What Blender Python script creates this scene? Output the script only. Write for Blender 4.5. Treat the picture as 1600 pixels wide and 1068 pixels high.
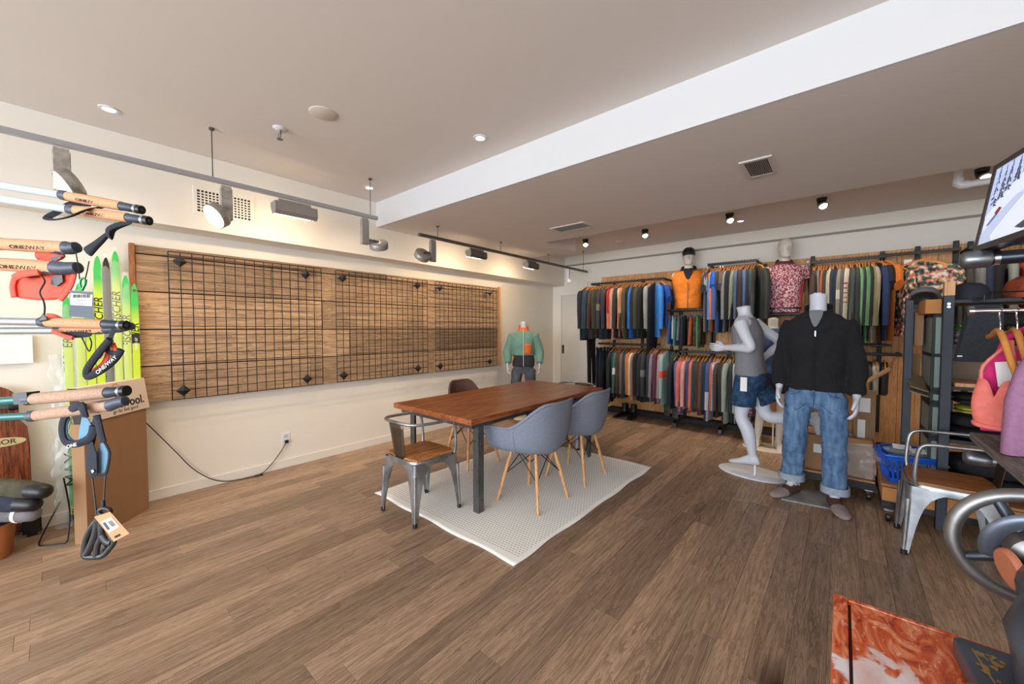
import bpy, bmesh, math, random
from mathutils import Vector as V, Matrix as Mx, noise as mnoise
random.seed(7)
R_ = math.radians
D = bpy.data
for o in list(D.objects): D.objects.remove(o)
SC = bpy.context.scene
COL = SC.collection
# ---------------------------------------------------------------- camera
cam_d = D.cameras.new('camera'); cam = D.objects.new('camera', cam_d); COL.objects.link(cam)
cam_d.sensor_fit = 'HORIZONTAL'; cam_d.sensor_width = 36; cam_d.lens = 604/1600*36; cam_d.clip_start = .02
cam.location = (0, 0, 1.4); cam.rotation_euler = (R_(88), 0, R_(40.4))
SC.camera = cam
# ---------------------------------------------------------------- light and exposure
w = D.worlds.new('world'); SC.world = w; w.use_nodes = True
w.node_tree.nodes['Background'].inputs[0].default_value = (.75, .86, 1, 1)
w.node_tree.nodes['Background'].inputs[1].default_value = 1.0
SC.view_settings.view_transform = 'Standard'; SC.view_settings.look = 'None'
SC.view_settings.gamma = 1; SC.view_settings.use_curve_mapping = False
SC.view_settings.exposure = 0.0
def area(name, loc, rot, sx, sy, e, col):
    l = D.lights.new(name, 'AREA'); l.shape = 'RECTANGLE'; l.size = sx; l.size_y = sy; l.energy = e; l.color = col
    o = D.objects.new(name, l); o.location = loc; o.rotation_euler = rot; COL.objects.link(o); return o
def spot(name, loc, target, e, col, ang=90, blend=.6, rad=.04):
    l = D.lights.new(name, 'SPOT'); l.energy = e; l.color = col; l.spot_size = R_(ang); l.spot_blend = blend; l.shadow_soft_size = rad
    o = D.objects.new(name, l); o.location = loc
    o.rotation_euler = (V(target)-V(loc)).to_track_quat('-Z', 'Y').to_euler(); COL.objects.link(o); return o
DAY = (.80, .90, 1.0); WARM = (1.0, .74, .48)
area('daylight_storefront', (-.4, -4.9, 1.5), (R_(90), 0, 0), 6.8, 2.3, 520, DAY)
# ---------------------------------------------------------------- materials
def lin(c):
    return tuple(((x/255)/12.92 if x/255 <= .04045 else ((x/255+.055)/1.055)**2.4) for x in c)
MATS = {}
def mat(name, rgb, rough=.6, metal=0, var=.0, scale=8, bump=0, bscale=60, rgb2=None, emit=0, stretch=None, alpha=1, trans=0, coat=0, det=4, rnd=0, lo=.35, hi=.65):
    """principled material; var/rgb2: noise mix; rnd: per object brightness spread"""
    m = D.materials.new(name); m.use_nodes = True; nt = m.node_tree; N = nt.nodes; L = nt.links
    b = N['Principled BSDF']; c = lin(rgb)
    b.inputs['Base Color'].default_value = (*c, 1); b.inputs['Roughness'].default_value = rough; b.inputs['Metallic'].default_value = metal
    b.inputs['Alpha'].default_value = alpha; b.inputs['Transmission Weight'].default_value = trans; b.inputs['Coat Weight'].default_value = coat
    if emit:
        b.inputs['Emission Color'].default_value = (*c, 1); b.inputs['Emission Strength'].default_value = emit
    col = None
    tc = None
    def coords():
        t = N.new('ShaderNodeTexCoord'); mp = N.new('ShaderNodeMapping'); oi = N.new('ShaderNodeObjectInfo')
        L.new(t.outputs['Object'], mp.inputs['Vector'])
        if stretch: mp.inputs['Scale'].default_value = stretch
        cx = N.new('ShaderNodeCombineXYZ')
        mu = N.new('ShaderNodeMath'); mu.operation = 'MULTIPLY'; mu.inputs[1].default_value = 37
        L.new(oi.outputs['Random'], mu.inputs[0]); L.new(mu.outputs[0], cx.inputs[0]); L.new(mu.outputs[0], cx.inputs[2])
        L.new(cx.outputs[0], mp.inputs['Location']); return mp
    if var or rgb2 or bump: tc = coords()
    if var or rgb2:
        n = N.new('ShaderNodeTexNoise'); n.inputs['Scale'].default_value = scale; n.inputs['Detail'].default_value = det
        L.new(tc.outputs[0], n.inputs['Vector'])
        r = N.new('ShaderNodeValToRGB'); e = r.color_ramp.elements
        if rgb2: c2 = lin(rgb2); c1 = c
        else: c1 = tuple(x*(1-var) for x in c); c2 = tuple(min(1, x*(1+var)) for x in c)
        e[0].position = lo; e[1].position = hi; e[0].color = (*c1, 1); e[1].color = (*c2, 1)
        L.new(n.outputs['Fac'], r.inputs['Fac']); col = r.outputs[0]
    if rnd:
        oi = N.new('ShaderNodeObjectInfo'); mr = N.new('ShaderNodeMapRange'); mr.inputs[3].default_value = 1-rnd; mr.inputs[4].default_value = 1+rnd
        L.new(oi.outputs['Random'], mr.inputs[0]); mx = N.new('ShaderNodeVectorMath'); mx.operation = 'SCALE'
        if col: L.new(col, mx.inputs[0])
        else: mx.inputs[0].default_value = c
        L.new(mr.outputs[0], mx.inputs['Scale']); col = mx.outputs[0]
    if col: L.new(col, b.inputs['Base Color'])
    if bump:
        n = N.new('ShaderNodeTexNoise'); n.inputs['Scale'].default_value = bscale; n.inputs['Detail'].default_value = 5
        L.new(tc.outputs[0], n.inputs['Vector']); bp = N.new('ShaderNodeBump'); bp.inputs['Strength'].default_value = bump; bp.inputs['Distance'].default_value = .01
        L.new(n.outputs['Fac'], bp.inputs['Height']); L.new(bp.outputs[0], b.inputs['Normal'])
    return m
def wood(name, dark, light, axis='Y', scale=1.0, rough=.5, rnd=.15, ring=1.0, knots=0, bump=.15, contrast=(.3, .7)):
    """grained wood: grain runs along axis"""
    m = D.materials.new(name); m.use_nodes = True; nt = m.node_tree; N = nt.nodes; L = nt.links; b = N['Principled BSDF']
    t = N.new('ShaderNodeTexCoord'); oi = N.new('ShaderNodeObjectInfo'); ad = N.new('ShaderNodeVectorMath'); ad.operation = 'ADD'
    mu = N.new('ShaderNodeMath'); mu.operation = 'MULTIPLY'; mu.inputs[1].default_value = 53
    L.new(oi.outputs['Random'], mu.inputs[0]); L.new(t.outputs['Object'], ad.inputs[0]); L.new(mu.outputs[0], ad.inputs[1])
    st = {'X': (.9, 14, 14), 'Y': (14, .9, 14), 'Z': (14, 14, .9)}[axis]
    mp = N.new('ShaderNodeMapping'); mp.inputs['Scale'].default_value = tuple(s*scale for s in st); L.new(ad.outputs[0], mp.inputs['Vector'])
    n1 = N.new('ShaderNodeTexNoise'); n1.inputs['Scale'].default_value = 1.2; n1.inputs['Detail'].default_value = 8; n1.inputs['Roughness'].default_value = .65; n1.inputs['Distortion'].default_value = .4
    L.new(mp.outputs[0], n1.inputs['Vector'])
    wv = N.new('ShaderNodeMath'); wv.operation = 'MULTIPLY'; wv.inputs[1].default_value = 9*ring; L.new(n1.outputs['Fac'], wv.inputs[0])
    fr = N.new('ShaderNodeMath'); fr.operation = 'FRACT'; L.new(wv.outputs[0], fr.inputs[0])
    n2 = N.new('ShaderNodeTexNoise'); n2.inputs['Scale'].default_value = 5; n2.inputs['Detail'].default_value = 6; L.new(mp.outputs[0], n2.inputs['Vector'])
    mixf = N.new('ShaderNodeMix'); mixf.inputs[0].default_value = .62; L.new(fr.outputs[0], mixf.inputs[2]); L.new(n2.outputs['Fac'], mixf.inputs[3])
    r = N.new('ShaderNodeValToRGB'); e = r.color_ramp.elements; e[0].position, e[1].position = contrast
    e[0].color = (*lin(dark), 1); e[1].color = (*lin(light), 1); L.new(mixf.outputs[0], r.inputs['Fac'])
    out = r.outputs[0]
    if knots:
        vo = N.new('ShaderNodeTexVoronoi'); vo.inputs['Scale'].default_value = knots
        mk = N.new('ShaderNodeMapping'); mk.inputs['Scale'].default_value = {'X': (.5, 1, 1), 'Y': (1, .5, 1), 'Z': (1, 1, .5)}[axis]
        L.new(ad.outputs[0], mk.inputs['Vector']); L.new(mk.outputs[0], vo.inputs['Vector'])
        kr = N.new('ShaderNodeValToRGB'); ke = kr.color_ramp.elements; ke[0].position = .03; ke[1].position = .13; ke[0].color = (.18, .13, .1, 1); ke[1].color = (1, 1, 1, 1)
        L.new(vo.outputs['Distance'], kr.inputs['Fac']); mm = N.new('ShaderNodeMix'); mm.data_type = 'RGBA'; mm.blend_type = 'MULTIPLY'; mm.inputs[0].default_value = 1
        L.new(out, mm.inputs[6]); L.new(kr.outputs[0], mm.inputs[7]); out = mm.outputs[2]
    mr = N.new('ShaderNodeMapRange'); mr.inputs[3].default_value = 1-rnd; mr.inputs[4].default_value = 1+rnd; L.new(oi.outputs['Random'], mr.inputs[0])
    sc = N.new('ShaderNodeVectorMath'); sc.operation = 'SCALE'; L.new(out, sc.inputs[0]); L.new(mr.outputs[0], sc.inputs['Scale']); L.new(sc.outputs[0], b.inputs['Base Color'])
    b.inputs['Roughness'].default_value = rough
    bp = N.new('ShaderNodeBump'); bp.inputs['Strength'].default_value = bump; bp.inputs['Distance'].default_value = .004; L.new(mixf.outputs[0], bp.inputs['Height']); L.new(bp.outputs[0], b.inputs['Normal'])
    return m
# ---------------------------------------------------------------- mesh helpers
class MB:
    def __init__(s): s.v = []; s.f = []
    def add(s, v, f):
        k = len(s.v); s.v += [tuple(p) for p in v]; s.f += [tuple(i+k for i in q) for q in f]; return s
    def box(s, c, d, R=None, rz=0):
        x, y, z = (t/2 for t in d); p = [V((a*x, b*y, e*z)) for e in (-1, 1) for b in (-1, 1) for a in (-1, 1)]
        if rz: R = Mx.Rotation(rz, 3, 'Z')
        if R: p = [R @ q for q in p]
        c = V(c); return s.add([q+c for q in p], [(0, 2, 3, 1), (4, 5, 7, 6), (0, 1, 5, 4), (2, 6, 7, 3), (0, 4, 6, 2), (1, 3, 7, 5)])
    def b2(s, a, b): return s.box([(a[i]+b[i])/2 for i in range(3)], [abs(b[i]-a[i]) for i in range(3)])
    def loft(s, rings, caps=True, closed=False):
        n = len(rings[0]); v = [p for r in rings for p in r]; f = []
        m = len(rings)
        for i in range(m if closed else m-1):
            j = (i+1) % m
            for k in range(n): f.append((i*n+k, i*n+(k+1) % n, j*n+(k+1) % n, j*n+k))
        if caps and not closed: f.append(tuple(range(n))[::-1]); f.append(tuple((m-1)*n+k for k in range(n)))
        return s.add(v, f)
    def tube(s, pts, r, n=8, caps=True, closed=False, flat=1.0, up=None):
        pts = [V(p) for p in pts]; m = len(pts); rs = r if isinstance(r, (list, tuple)) else [r]*m; rings = []; N = None
        for i, p in enumerate(pts):
            if closed: t = pts[(i+1) % m]-pts[i-1]
            else: t = pts[min(i+1, m-1)]-pts[max(i-1, 0)]
            t = t.normalized() if t.length > 1e-9 else V((0, 0, 1))
            if N is None:
                a = V(up) if up else (V((0, 0, 1)) if abs(t.z) < .9 else V((1, 0, 0))); N = (a-t*a.dot(t)).normalized()
            else:
                N = (N-t*N.dot(t)); N = N.normalized() if N.length > 1e-6 else t.orthogonal().normalized()
            Bn = t.cross(N)
            rings.append([p+(N*math.cos(2*math.pi*k/n+math.pi/n)*flat+Bn*math.sin(2*math.pi*k/n+math.pi/n))*rs[i] for k in range(n)])
        return s.loft(rings, caps, closed)
    def cyl(s, a, b, r, r2=None, n=12): return s.tube([a, b], [r, r if r2 is None else r2], n)
    def lathe(s, prof, c=(0, 0, 0), ax='Z', n=20, R=None, caps=True):
        Q = R if R else {'Z': Mx.Identity(3), 'X': Mx.Rotation(R_(90), 3, 'Y'), 'Y': Mx.Rotation(R_(-90), 3, 'X')}[ax]; c = V(c)
        return s.loft([[c+Q @ V((r*math.cos(2*math.pi*k/n), r*math.sin(2*math.pi*k/n), z)) for k in range(n)] for r, z in prof], caps)
    def prism(s, poly, t, Mtx=None, both=True):
        """poly in local xy extruded along z by t (centred)"""
        Mtx = Mtx or Mx.Identity(4); n = len(poly)
        v = [Mtx @ V((x, y, -t/2)) for x, y in poly]+[Mtx @ V((x, y, t/2)) for x, y in poly]
        return s.add(v, [tuple(range(n))[::-1], tuple(range(n, 2*n))]+[(k, (k+1) % n, n+(k+1) % n, n+k) for k in range(n)])
    def grid(s, fn, nu, nv):
        v = [fn(i/nu, j/nv) for j in range(nv+1) for i in range(nu+1)]
        return s.add(v, [(j*(nu+1)+i, j*(nu+1)+i+1, (j+1)*(nu+1)+i+1, (j+1)*(nu+1)+i) for j in range(nv) for i in range(nu)])
    def sph(s, c, r, n=12, m=8, sc=(1, 1, 1)):
        return s.loft([[V(c)+V((r*sc[0]*math.sin(a)*math.cos(2*math.pi*k/n), r*sc[1]*math.sin(a)*math.sin(2*math.pi*k/n), r*sc[2]*math.cos(a))) for k in range(n)] for a in [math.pi*(1-(i+.02)/(m+.04)) for i in range(m+1)]])
WM = {}
def wmx(o): return WM.get(o.name, Mx.Identity(4))
def obj(name, mb, m, parent=None, smooth=False, W=False, bevel=0, sub=0, solid=0, label=None, kind=None):
    me = D.meshes.new(name); vs = mb.v
    if W and parent: iv = wmx(parent).inverted(); vs = [tuple(iv @ V(p)) for p in vs]
    me.from_pydata(vs, [], mb.f)
    bm = bmesh.new(); bm.from_mesh(me); bmesh.ops.recalc_face_normals(bm, faces=bm.faces); bm.to_mesh(me); bm.free()
    if smooth:
        me.polygons.foreach_set('use_smooth', [True]*len(me.polygons))
    me.materials.append(m); o = D.objects.new(name, me); COL.objects.link(o)
    if parent: o.parent = parent; WM[o.name] = wmx(parent)
    if solid: q = o.modifiers.new('s', 'SOLIDIFY'); q.thickness = solid; q.offset = 0
    if bevel: q = o.modifiers.new('b', 'BEVEL'); q.width = bevel; q.segments = 2; q.limit_method = 'ANGLE'; q.angle_limit = R_(40)
    if sub: q = o.modifiers.new('u', 'SUBSURF'); q.levels = sub; q.render_levels = sub
    if smooth: 
        try: me.set_sharp_from_angle(angle=R_(50))
        except Exception: pass
    if label: o['label'] = label
    if kind: o['kind'] = kind
    return o
def thing(name, label, cat, loc=(0, 0, 0), rz=0, group=None):
    o = D.objects.new(name, None); COL.objects.link(o); o.location = loc; o.rotation_euler = (0, 0, rz); o.empty_display_size = .05
    o['label'] = label; o['category'] = cat
    if group: o['group'] = group
    WM[o.name] = Mx.Translation(V(loc)) @ Mx.Rotation(rz, 4, 'Z'); return o
def tag(o, label, cat, group=None):
    o['label'] = label; o['category'] = cat
    if group: o['group'] = group
    return o
def struct(name, mb, m, **k): o = obj(name, mb, m, **k); o['kind'] = 'structure'; return o
def dup(root, loc, rz, label, group=None):
    r = root.copy(); COL.objects.link(r); r.location = loc; r.rotation_euler = (0, 0, rz); r['label'] = label
    if group: r['group'] = group
    for ch in list(root.children):
        c = ch.copy(); COL.objects.link(c); c.parent = r
        for g in list(ch.children): d = g.copy(); COL.objects.link(d); d.parent = c
    return r
FONT = {}
def text(name, s, size, Mtx, m, parent=None, depth=.0006, italic=0, bold=0, align='CENTER', sx=1):
    """flat lettering: local x = reading direction, local z = outwards"""
    cu = D.curves.new('t', 'FONT'); cu.body = s; cu.size = size; cu.extrude = depth; cu.align_x = align; cu.align_y = 'CENTER'; cu.shear = italic; cu.offset = bold*size; cu.resolution_u = 3
    to = D.objects.new('t', cu); COL.objects.link(to); dg = bpy.context.evaluated_depsgraph_get(); me = D.meshes.new_from_object(to.evaluated_get(dg))
    D.objects.remove(to); D.curves.remove(cu); me.transform(Mx.Diagonal((sx, 1, 1, 1)))
    iv = wmx(parent).inverted() if parent else Mx.Identity(4); me.transform(iv @ Mtx)
    me.materials.clear(); me.materials.append(m); o = D.objects.new(name, me); COL.objects.link(o)
    if parent: o.parent = parent; WM[o.name] = wmx(parent)
    return o
def frame(o, x, n):
    """4x4 with local x along x, local z along n"""
    z = V(n).normalized(); x = V(x); x = (x-z*x.dot(z)).normalized(); y = z.cross(x)
    return Mx(((x.x, y.x, z.x, o[0]), (x.y, y.y, z.y, o[1]), (x.z, y.z, z.z, o[2]), (0, 0, 0, 1)))
# true world point seen at a picture position at a known depth or on a known plane
_F = V((-math.sin(R_(40.4))*math.cos(R_(2)), math.cos(R_(40.4))*math.cos(R_(2)), -math.sin(R_(2)))); _R = V((math.cos(R_(40.4)), math.sin(R_(40.4)), 0)); _U = _R.cross(_F)
def ray(x, y): return _F+_R*((x-800)/604)-_U*((y-534)/604)
def at(x, y, d): return V((0, 0, 1.4))+ray(x, y)*d
def on(x, y, ax, v):
    r = ray(x, y); c = V((0, 0, 1.4)); return c+r*((v-c[ax])/r[ax])
def remesh(mb, vox, smooth=3, name='r'):
    me = D.meshes.new(name); me.from_pydata(mb.v, [], mb.f)
    bm = bmesh.new(); bm.from_mesh(me); bmesh.ops.recalc_face_normals(bm, faces=bm.faces); bm.to_mesh(me); bm.free()
    o = D.objects.new(name, me); COL.objects.link(o)
    q = o.modifiers.new('r', 'REMESH'); q.mode = 'VOXEL'; q.voxel_size = vox
    if smooth: q = o.modifiers.new('s', 'SMOOTH'); q.iterations = smooth; q.factor = .5
    e = D.meshes.new_from_object(o.evaluated_get(bpy.context.evaluated_depsgraph_get()))
    r = MB(); r.v = [tuple(x.co) for x in e.vertices]; r.f = [tuple(p.vertices) for p in e.polygons]
    D.objects.remove(o); D.meshes.remove(me); D.meshes.remove(e); return r
# ================================================================ palette
PAINT = mat('white_paint', (233, 226, 214), .75, bump=.03, bscale=300)
CEILP = mat('ceiling_paint', (224, 217, 211), .9)
TRIMP = mat('trim_paint', (232, 226, 215), .5)
BLACK = mat('black_metal', (28, 29, 32), .45, .3); BLACKP = mat('black_plastic', (22, 22, 25), .4)
DKGREY = mat('charcoal_plastic', (58, 64, 76), .45)
STEEL = mat('brushed_steel', (176, 170, 162), .38, .55, var=.2, scale=30); CHROME = mat('chrome', (200, 200, 202), .12, 1)
GUN = mat('raw_steel', (160, 162, 166), .33, .8, var=.3, scale=9); DKSTEEL = mat('dark_raw_steel', (88, 88, 86), .42, .5, var=.3, scale=14)
SILVER = mat('silver_lacquer', (150, 150, 150), .4, .6)
WHITE = mat('white_gloss', (226, 228, 234), .35); CREAM = mat('cream_gloss', (222, 208, 184), .4); PAPER = mat('paper', (238, 236, 232), .8)
CARD = mat('cardboard', (160, 122, 88), .85, var=.06, scale=6, stretch=(1, 1, .2)); CARD2 = mat('cardboard_orange', (188, 128, 72), .85, var=.08, scale=6)
FLOORM = wood('oak_floor', (104, 82, 65), (180, 149, 122), 'Y', .75, .4, .27, 1.3, knots=1.1, bump=.1, contrast=(.15, .7))
BARN = wood('barn_wood', (92, 70, 52), (196, 164, 130), 'Y', .5, .85, .36, 1.5, knots=1.6, bump=.5, contrast=(.12, .8))
TABLEW = wood('red_brown_wood', (118, 58, 28), (184, 106, 58), 'Y', .6, .32, .08, 1, bump=.06)
OAKX = wood('light_wood_x', (150, 98, 52), (206, 152, 96), 'X', 1, .5, .12); OAKZ = wood('light_wood_z', (186, 124, 70), (232, 176, 116), 'Z', 1, .55, .16, contrast=(.2, .8))
BEECH = wood('beech', (196, 136, 84), (226, 172, 118), 'Z', 1, .45, .06, .6); HANGW = mat('hanger_wood', (206, 136, 66), .45, var=.12, scale=12)
SEATW = wood('acacia_seat', (120, 70, 34), (204, 136, 74), 'X', 1, .4, .2, 1); CORK = mat('cork', (214, 158, 118), .8, var=.1, scale=220, det=2); CORK2 = mat('pale_cork', (186, 152, 128), .85, var=.1, scale=220, det=2)
GLOW = mat('lamp_lens', (255, 240, 214), .3, emit=9)
GREYF = mat('blue_grey_fabric', (130, 136, 152), .95, var=.14, scale=160, bump=.35, bscale=400, det=2)
BROWNF = mat('brown_fabric', (104, 74, 62), .95, var=.2, scale=160, bump=.35, bscale=400, det=2)
SKIN = mat('mannequin_white', (206, 208, 216), .42); SKINW = mat('mannequin_cream', (216, 206, 192), .45)
# ================================================================ the room
XL, YB = -4.24, 6.2          # left wall, back wall
XR, YF, ZC = 3.3, -5.0, 2.8
# floor: planks along Y
fm = MB().b2((XL-.1, YF-.1, -.08), (XR+.1, YB+.1, -.012))
FLOOR = struct('floor', fm, mat('floor_bed', (84, 64, 50), .8))
pw = .128; planks = []
x = XL
while x < XR:
    y = YF-random.uniform(0, 1.1)
    while y < YB:
        l = random.choice((.75, .95, 1.15, 1.35, 1.6, 1.9)); y2 = min(y+l, YB)
        if y2 > YF+.02: planks.append((x, max(y, YF), min(x+pw, XR), y2))
        y += l
    x += pw
def vis(p):
    cx, cy = (p[0]+p[2])/2, (p[1]+p[3])/2; d = V((cx, cy, -1.4)); f = d.dot(_F)
    if f < .4: return 0
    u = 800+604*d.dot(_R)/f; return 1/f if -150 < u < 1750 else 0
planks.sort(key=vis, reverse=True)
def plank_mb(p, mb, g=.0004):
    a, b, c, d = p[0]+g, p[1]+g, p[2]-g, p[3]-g; t = .0011
    v = [(a, b, -.012), (c, b, -.012), (c, d, -.012), (a, d, -.012), (a, b, -t), (c, b, -t), (c, d, -t), (a, d, -t), (a+t, b+t, 0), (c-t, b+t, 0), (c-t, d-t, 0), (a+t, d-t, 0)]
    mb.add(v, [(8, 9, 10, 11)]+[(i, (i+1) % 4, 4+(i+1) % 4, 4+i) for i in range(4)]+[(4+i, 4+(i+1) % 4, 8+(i+1) % 4, 8+i) for i in range(4)])
for p in planks[:296]:
    mb = MB(); plank_mb(p, mb); obj('plank', mb, FLOORM, FLOOR)
mb = MB()
for p in planks[296:]: plank_mb(p, mb)
obj('outer_planks', mb, FLOORM, FLOOR, kind='stuff')
T = .12
struct('wall_left', MB().b2((XL-T, YF, 0), (XL, YB+T, 2.95)), PAINT)
struct('trim_1', MB().b2((XL, YF, 2.2), (-3.98, YB, 2.95)), PAINT)                      # bulkhead along the left wall
struct('wall_back', MB().b2((XL, YB, 0), (XR, YB+T, 2.95)), PAINT)
struct('wall_right', MB().b2((XR, YF, 0), (XR+T, YB+T, 2.95)), PAINT)
mb = MB(); mb.b2((XL, YF-T, 0), (XR+T, YF, .3)); mb.b2((XL, YF-T, 2.6), (XR+T, YF, 2.95)); mb.b2((XL, YF-T, .3), (-3.9, YF, 2.6)); mb.b2((3.1, YF-T, .3), (XR+T, YF, 2.6))
struct('wall_front', mb, PAINT)
mb = MB()
for xx in (-3.9, -1.6, .7, 3.04): mb.b2((xx, YF-.08, .3), (xx+.06, YF-.03, 2.6))
mb.b2((-3.9, YF-.08, .3), (3.1, YF-.03, .36)); mb.b2((-3.9, YF-.08, 2.54), (3.1, YF-.03, 2.6))
W1 = struct('window_1', mb, BLACK)
GLASS = mat('window_glass', (240, 248, 250), .02, trans=1)
for a, b in ((-3.84, -1.6), (-1.54, .7), (.76, 3.04)): obj('pane', MB().b2((a, YF-.06, .36), (b, YF-.05, 2.54)), GLASS, W1)
struct('ceiling', MB().b2((XL, YF, ZC), (XR, 2.36, 2.95)), CEILP)
sm = MB().b2((-2.99, 2.36, 2.53), (XR, 4.2, 2.95)); sm.b2((-3.98, 2.36, 2.53), (-2.99, 4.95, 2.95)); struct('trim_3', MB().b2((-3.98, 2.34, 2.53), (XR, 2.36, 2.95)), mat('beam_paint', (212, 211, 212), .8))
struct('ceiling_soffit', sm, CEILP)
struct('ceiling_rear', MB().b2((-3.98, 4.2, 2.73), (XR, YB, 2.95)), CEILP)
struct('baseboard_left', MB().b2((XL, YF, 0), (XL+.014, YB, .085)), TRIMP, bevel=.004)
struct('trim_2', MB().b2((XL, YB-.02, 2.55), (XR, YB, 2.575)), mat('taupe_trim', (150, 140, 130), .7))    # grey-brown trim strip along the back wall
# door in the back wall corner
dm = MB(); dm.b2((-4.13, YB-.02, 0), (-4.04, YB, 2.09)); dm.b2((-3.2, YB-.02, 0), (-3.11, YB, 2.09)); dm.b2((-4.04, YB-.02, 2.02), (-3.2, YB, 2.09))
DOOR = struct('door_1', dm, TRIMP, bevel=.003)
obj('door_panel', MB().b2((-4.035, YB-.012, .01), (-3.205, YB, 2.015)), mat('door_paint', (214, 208, 198), .55), DOOR, bevel=.002)
obj('door_pull', MB().b2((-4.02, YB-.02, .93), (-3.975, YB-.012, 1.09)), DKSTEEL, DOOR)
# ================================================================ left wall: reclaimed board with wire grids
BX = -4.2
bd = thing('plank_board', 'long board of weathered reclaimed planks fixed to the left wall behind the wire grids', 'wall board', (BX, 2.5, .8))
rows = [(.805, 1.095), (1.1, 1.39), (1.395, 1.69), (1.695, 1.985), (1.99, 2.055)]
cuts = [[.405, 1.7, 3.3, 4.585], [.405, 2.12, 3.35, 4.585], [.405, 1.83, 3.12, 4.585], [.405, 1.35, 3.2, 4.585], [.405, 2.6, 4.585]]
for (z0, z1), cs in zip(rows, cuts):
    for a, b in zip(cs, cs[1:]):
        dx = random.uniform(-.004, .006)
        obj('plank', MB().b2((XL+.012, a+.002, z0+.001), (BX+dx, b-.002, z1-.003)), BARN, bd, W=True, bevel=.003)
obj('backing', MB().b2((XL+.001, .40, .81), (XL+.012, 4.59, 2.05)), mat('backing_board', (40, 28, 20), .9), bd, W=True)
FRW = wood('frame_wood', (110, 66, 34), (158, 104, 60), 'Z', 1, .6, .08)
obj('frame_rail', MB().b2((XL+.001, .372, .8), (BX+.018, .404, 2.06)), FRW, bd, W=True, bevel=.002)
obj('frame_rail', MB().b2((XL+.001, 4.586, .8), (BX+.018, 4.625, 2.06)), OAKZ, bd, W=True, bevel=.002)
GX = -4.125
for i, (y0, nm) in enumerate(((.59, 'left hand black wire grid panel, nearest the green skis'), (1.94, 'middle black wire grid panel of the three on the reclaimed board'), (3.27, 'right hand black wire grid panel, nearest the white door'))):
    g = thing('wire_grid_panel', nm, 'grid panel', (GX, y0+.6, .82), 0, 'wire grids on the reclaimed board')
    fr = MB(); n = 16
    for k in (0, n): fr.cyl((GX, y0+1.2*k/n, .82), (GX, y0+1.2*k/n, 2.02), .0042, n=6); fr.cyl((GX, y0, .82+1.2*k/n), (GX, y0+1.2, .82+1.2*k/n), .0042, n=6)
    obj('outer_frame', fr, BLACK, g, W=True)
    for k in range(1, n): obj('vertical_wire', MB().cyl((GX, y0+1.2*k/n, .82), (GX, y0+1.2*k/n, 2.02), .0036, n=5), BLACK, g, W=True)
    hs = [.82+1.2*k/n for k in range(1, n)]+[1.99]
    for z in hs: obj('horizontal_wire', MB().cyl((GX+.006, y0, z), (GX+.006, y0+1.2, z), .0033, n=5), BLACK, g, W=True)
    for (yy, zz) in ((y0+.07, 1.945), (y0+.07, .89), (y0+1.04, 1.945), (y0+1.04, .89)):
        mb = MB(); c = V((GX+.012, yy, zz)); r = .048
        mb.add([c+V((0, 0, r)), c+V((0, r, 0)), c+V((0, 0, -r)), c+V((0, -r, 0)), c+V((.018, 0, 0)), c+V((-.004, 0, r)), c+V((-.004, r, 0)), c+V((-.004, 0, -r)), c+V((-.004, -r, 0))],
               [(0, 1, 4), (1, 2, 4), (2, 3, 4), (3, 0, 4), (0, 5, 6, 1), (1, 6, 7, 2), (2, 7, 8, 3), (3, 8, 5, 0), (8, 7, 6, 5)])
        mb.cyl((BX, yy, zz), (GX+.012, yy, zz), .008, n=6)
        obj('diamond_bracket', mb, BLACKP, g, W=True)
# outlet, plug and cord
ou = thing('power_outlet', 'white wall outlet above the left baseboard with a black plug in it', 'outlet', (XL, 1.46, .29))
obj('cover_plate', MB().b2((XL, 1.425, .232), (XL+.006, 1.5, .352)), WHITE, ou, W=True, bevel=.002)
for z in (.265, .318): obj('socket', MB().b2((XL+.004, 1.445, z-.016), (XL+.0085, 1.48, z+.016)), mat('socket_white', (200, 198, 192), .4), ou, W=True)
cd = thing('appliance_lead', 'thin black lead drooping from the carton to the wall outlet', 'cord', (XL+.03, 1.46, .28))
pts = [(-4.2, .40, .70), (-4.2, .44, .645), (-4.205, .52, .52), (-4.21, .62, .36), (-4.212, .72, .2), (-4.212, .84, .075), (-4.205, .95, .02), (-4.2, 1.08, .006), (-4.19, 1.16, .006), (-4.17, 1.2, .006), (-4.185, 1.24, .006), (-4.205, 1.2, .008), (-4.18, 1.17, .014), (-4.19, 1.24, .02), (-4.205, 1.31, .07), (-4.208, 1.39, .16), (-4.208, 1.44, .235), (-4.215, 1.462, .268)]
def smoothpts(P, n=4):
    P = [V(p) for p in P]; out = []
    for i in range(len(P)-1):
        a, b, c, d = P[max(i-1, 0)], P[i], P[i+1], P[min(i+2, len(P)-1)]
        for k in range(n):
            t = k/n; out.append(.5*((2*b)+(c-a)*t+(2*a-5*b+4*c-d)*t*t+(3*b-a-3*c+d)*t**3))
    return out+[P[-1]]
obj('wire', MB().tube(smoothpts(pts), .004, 6), BLACKP, cd, True, True)
obj('plug', MB().b2((XL+.008, 1.446, .25), (XL+.034, 1.478, .28)), BLACKP, cd, W=True, bevel=.004)
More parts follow.
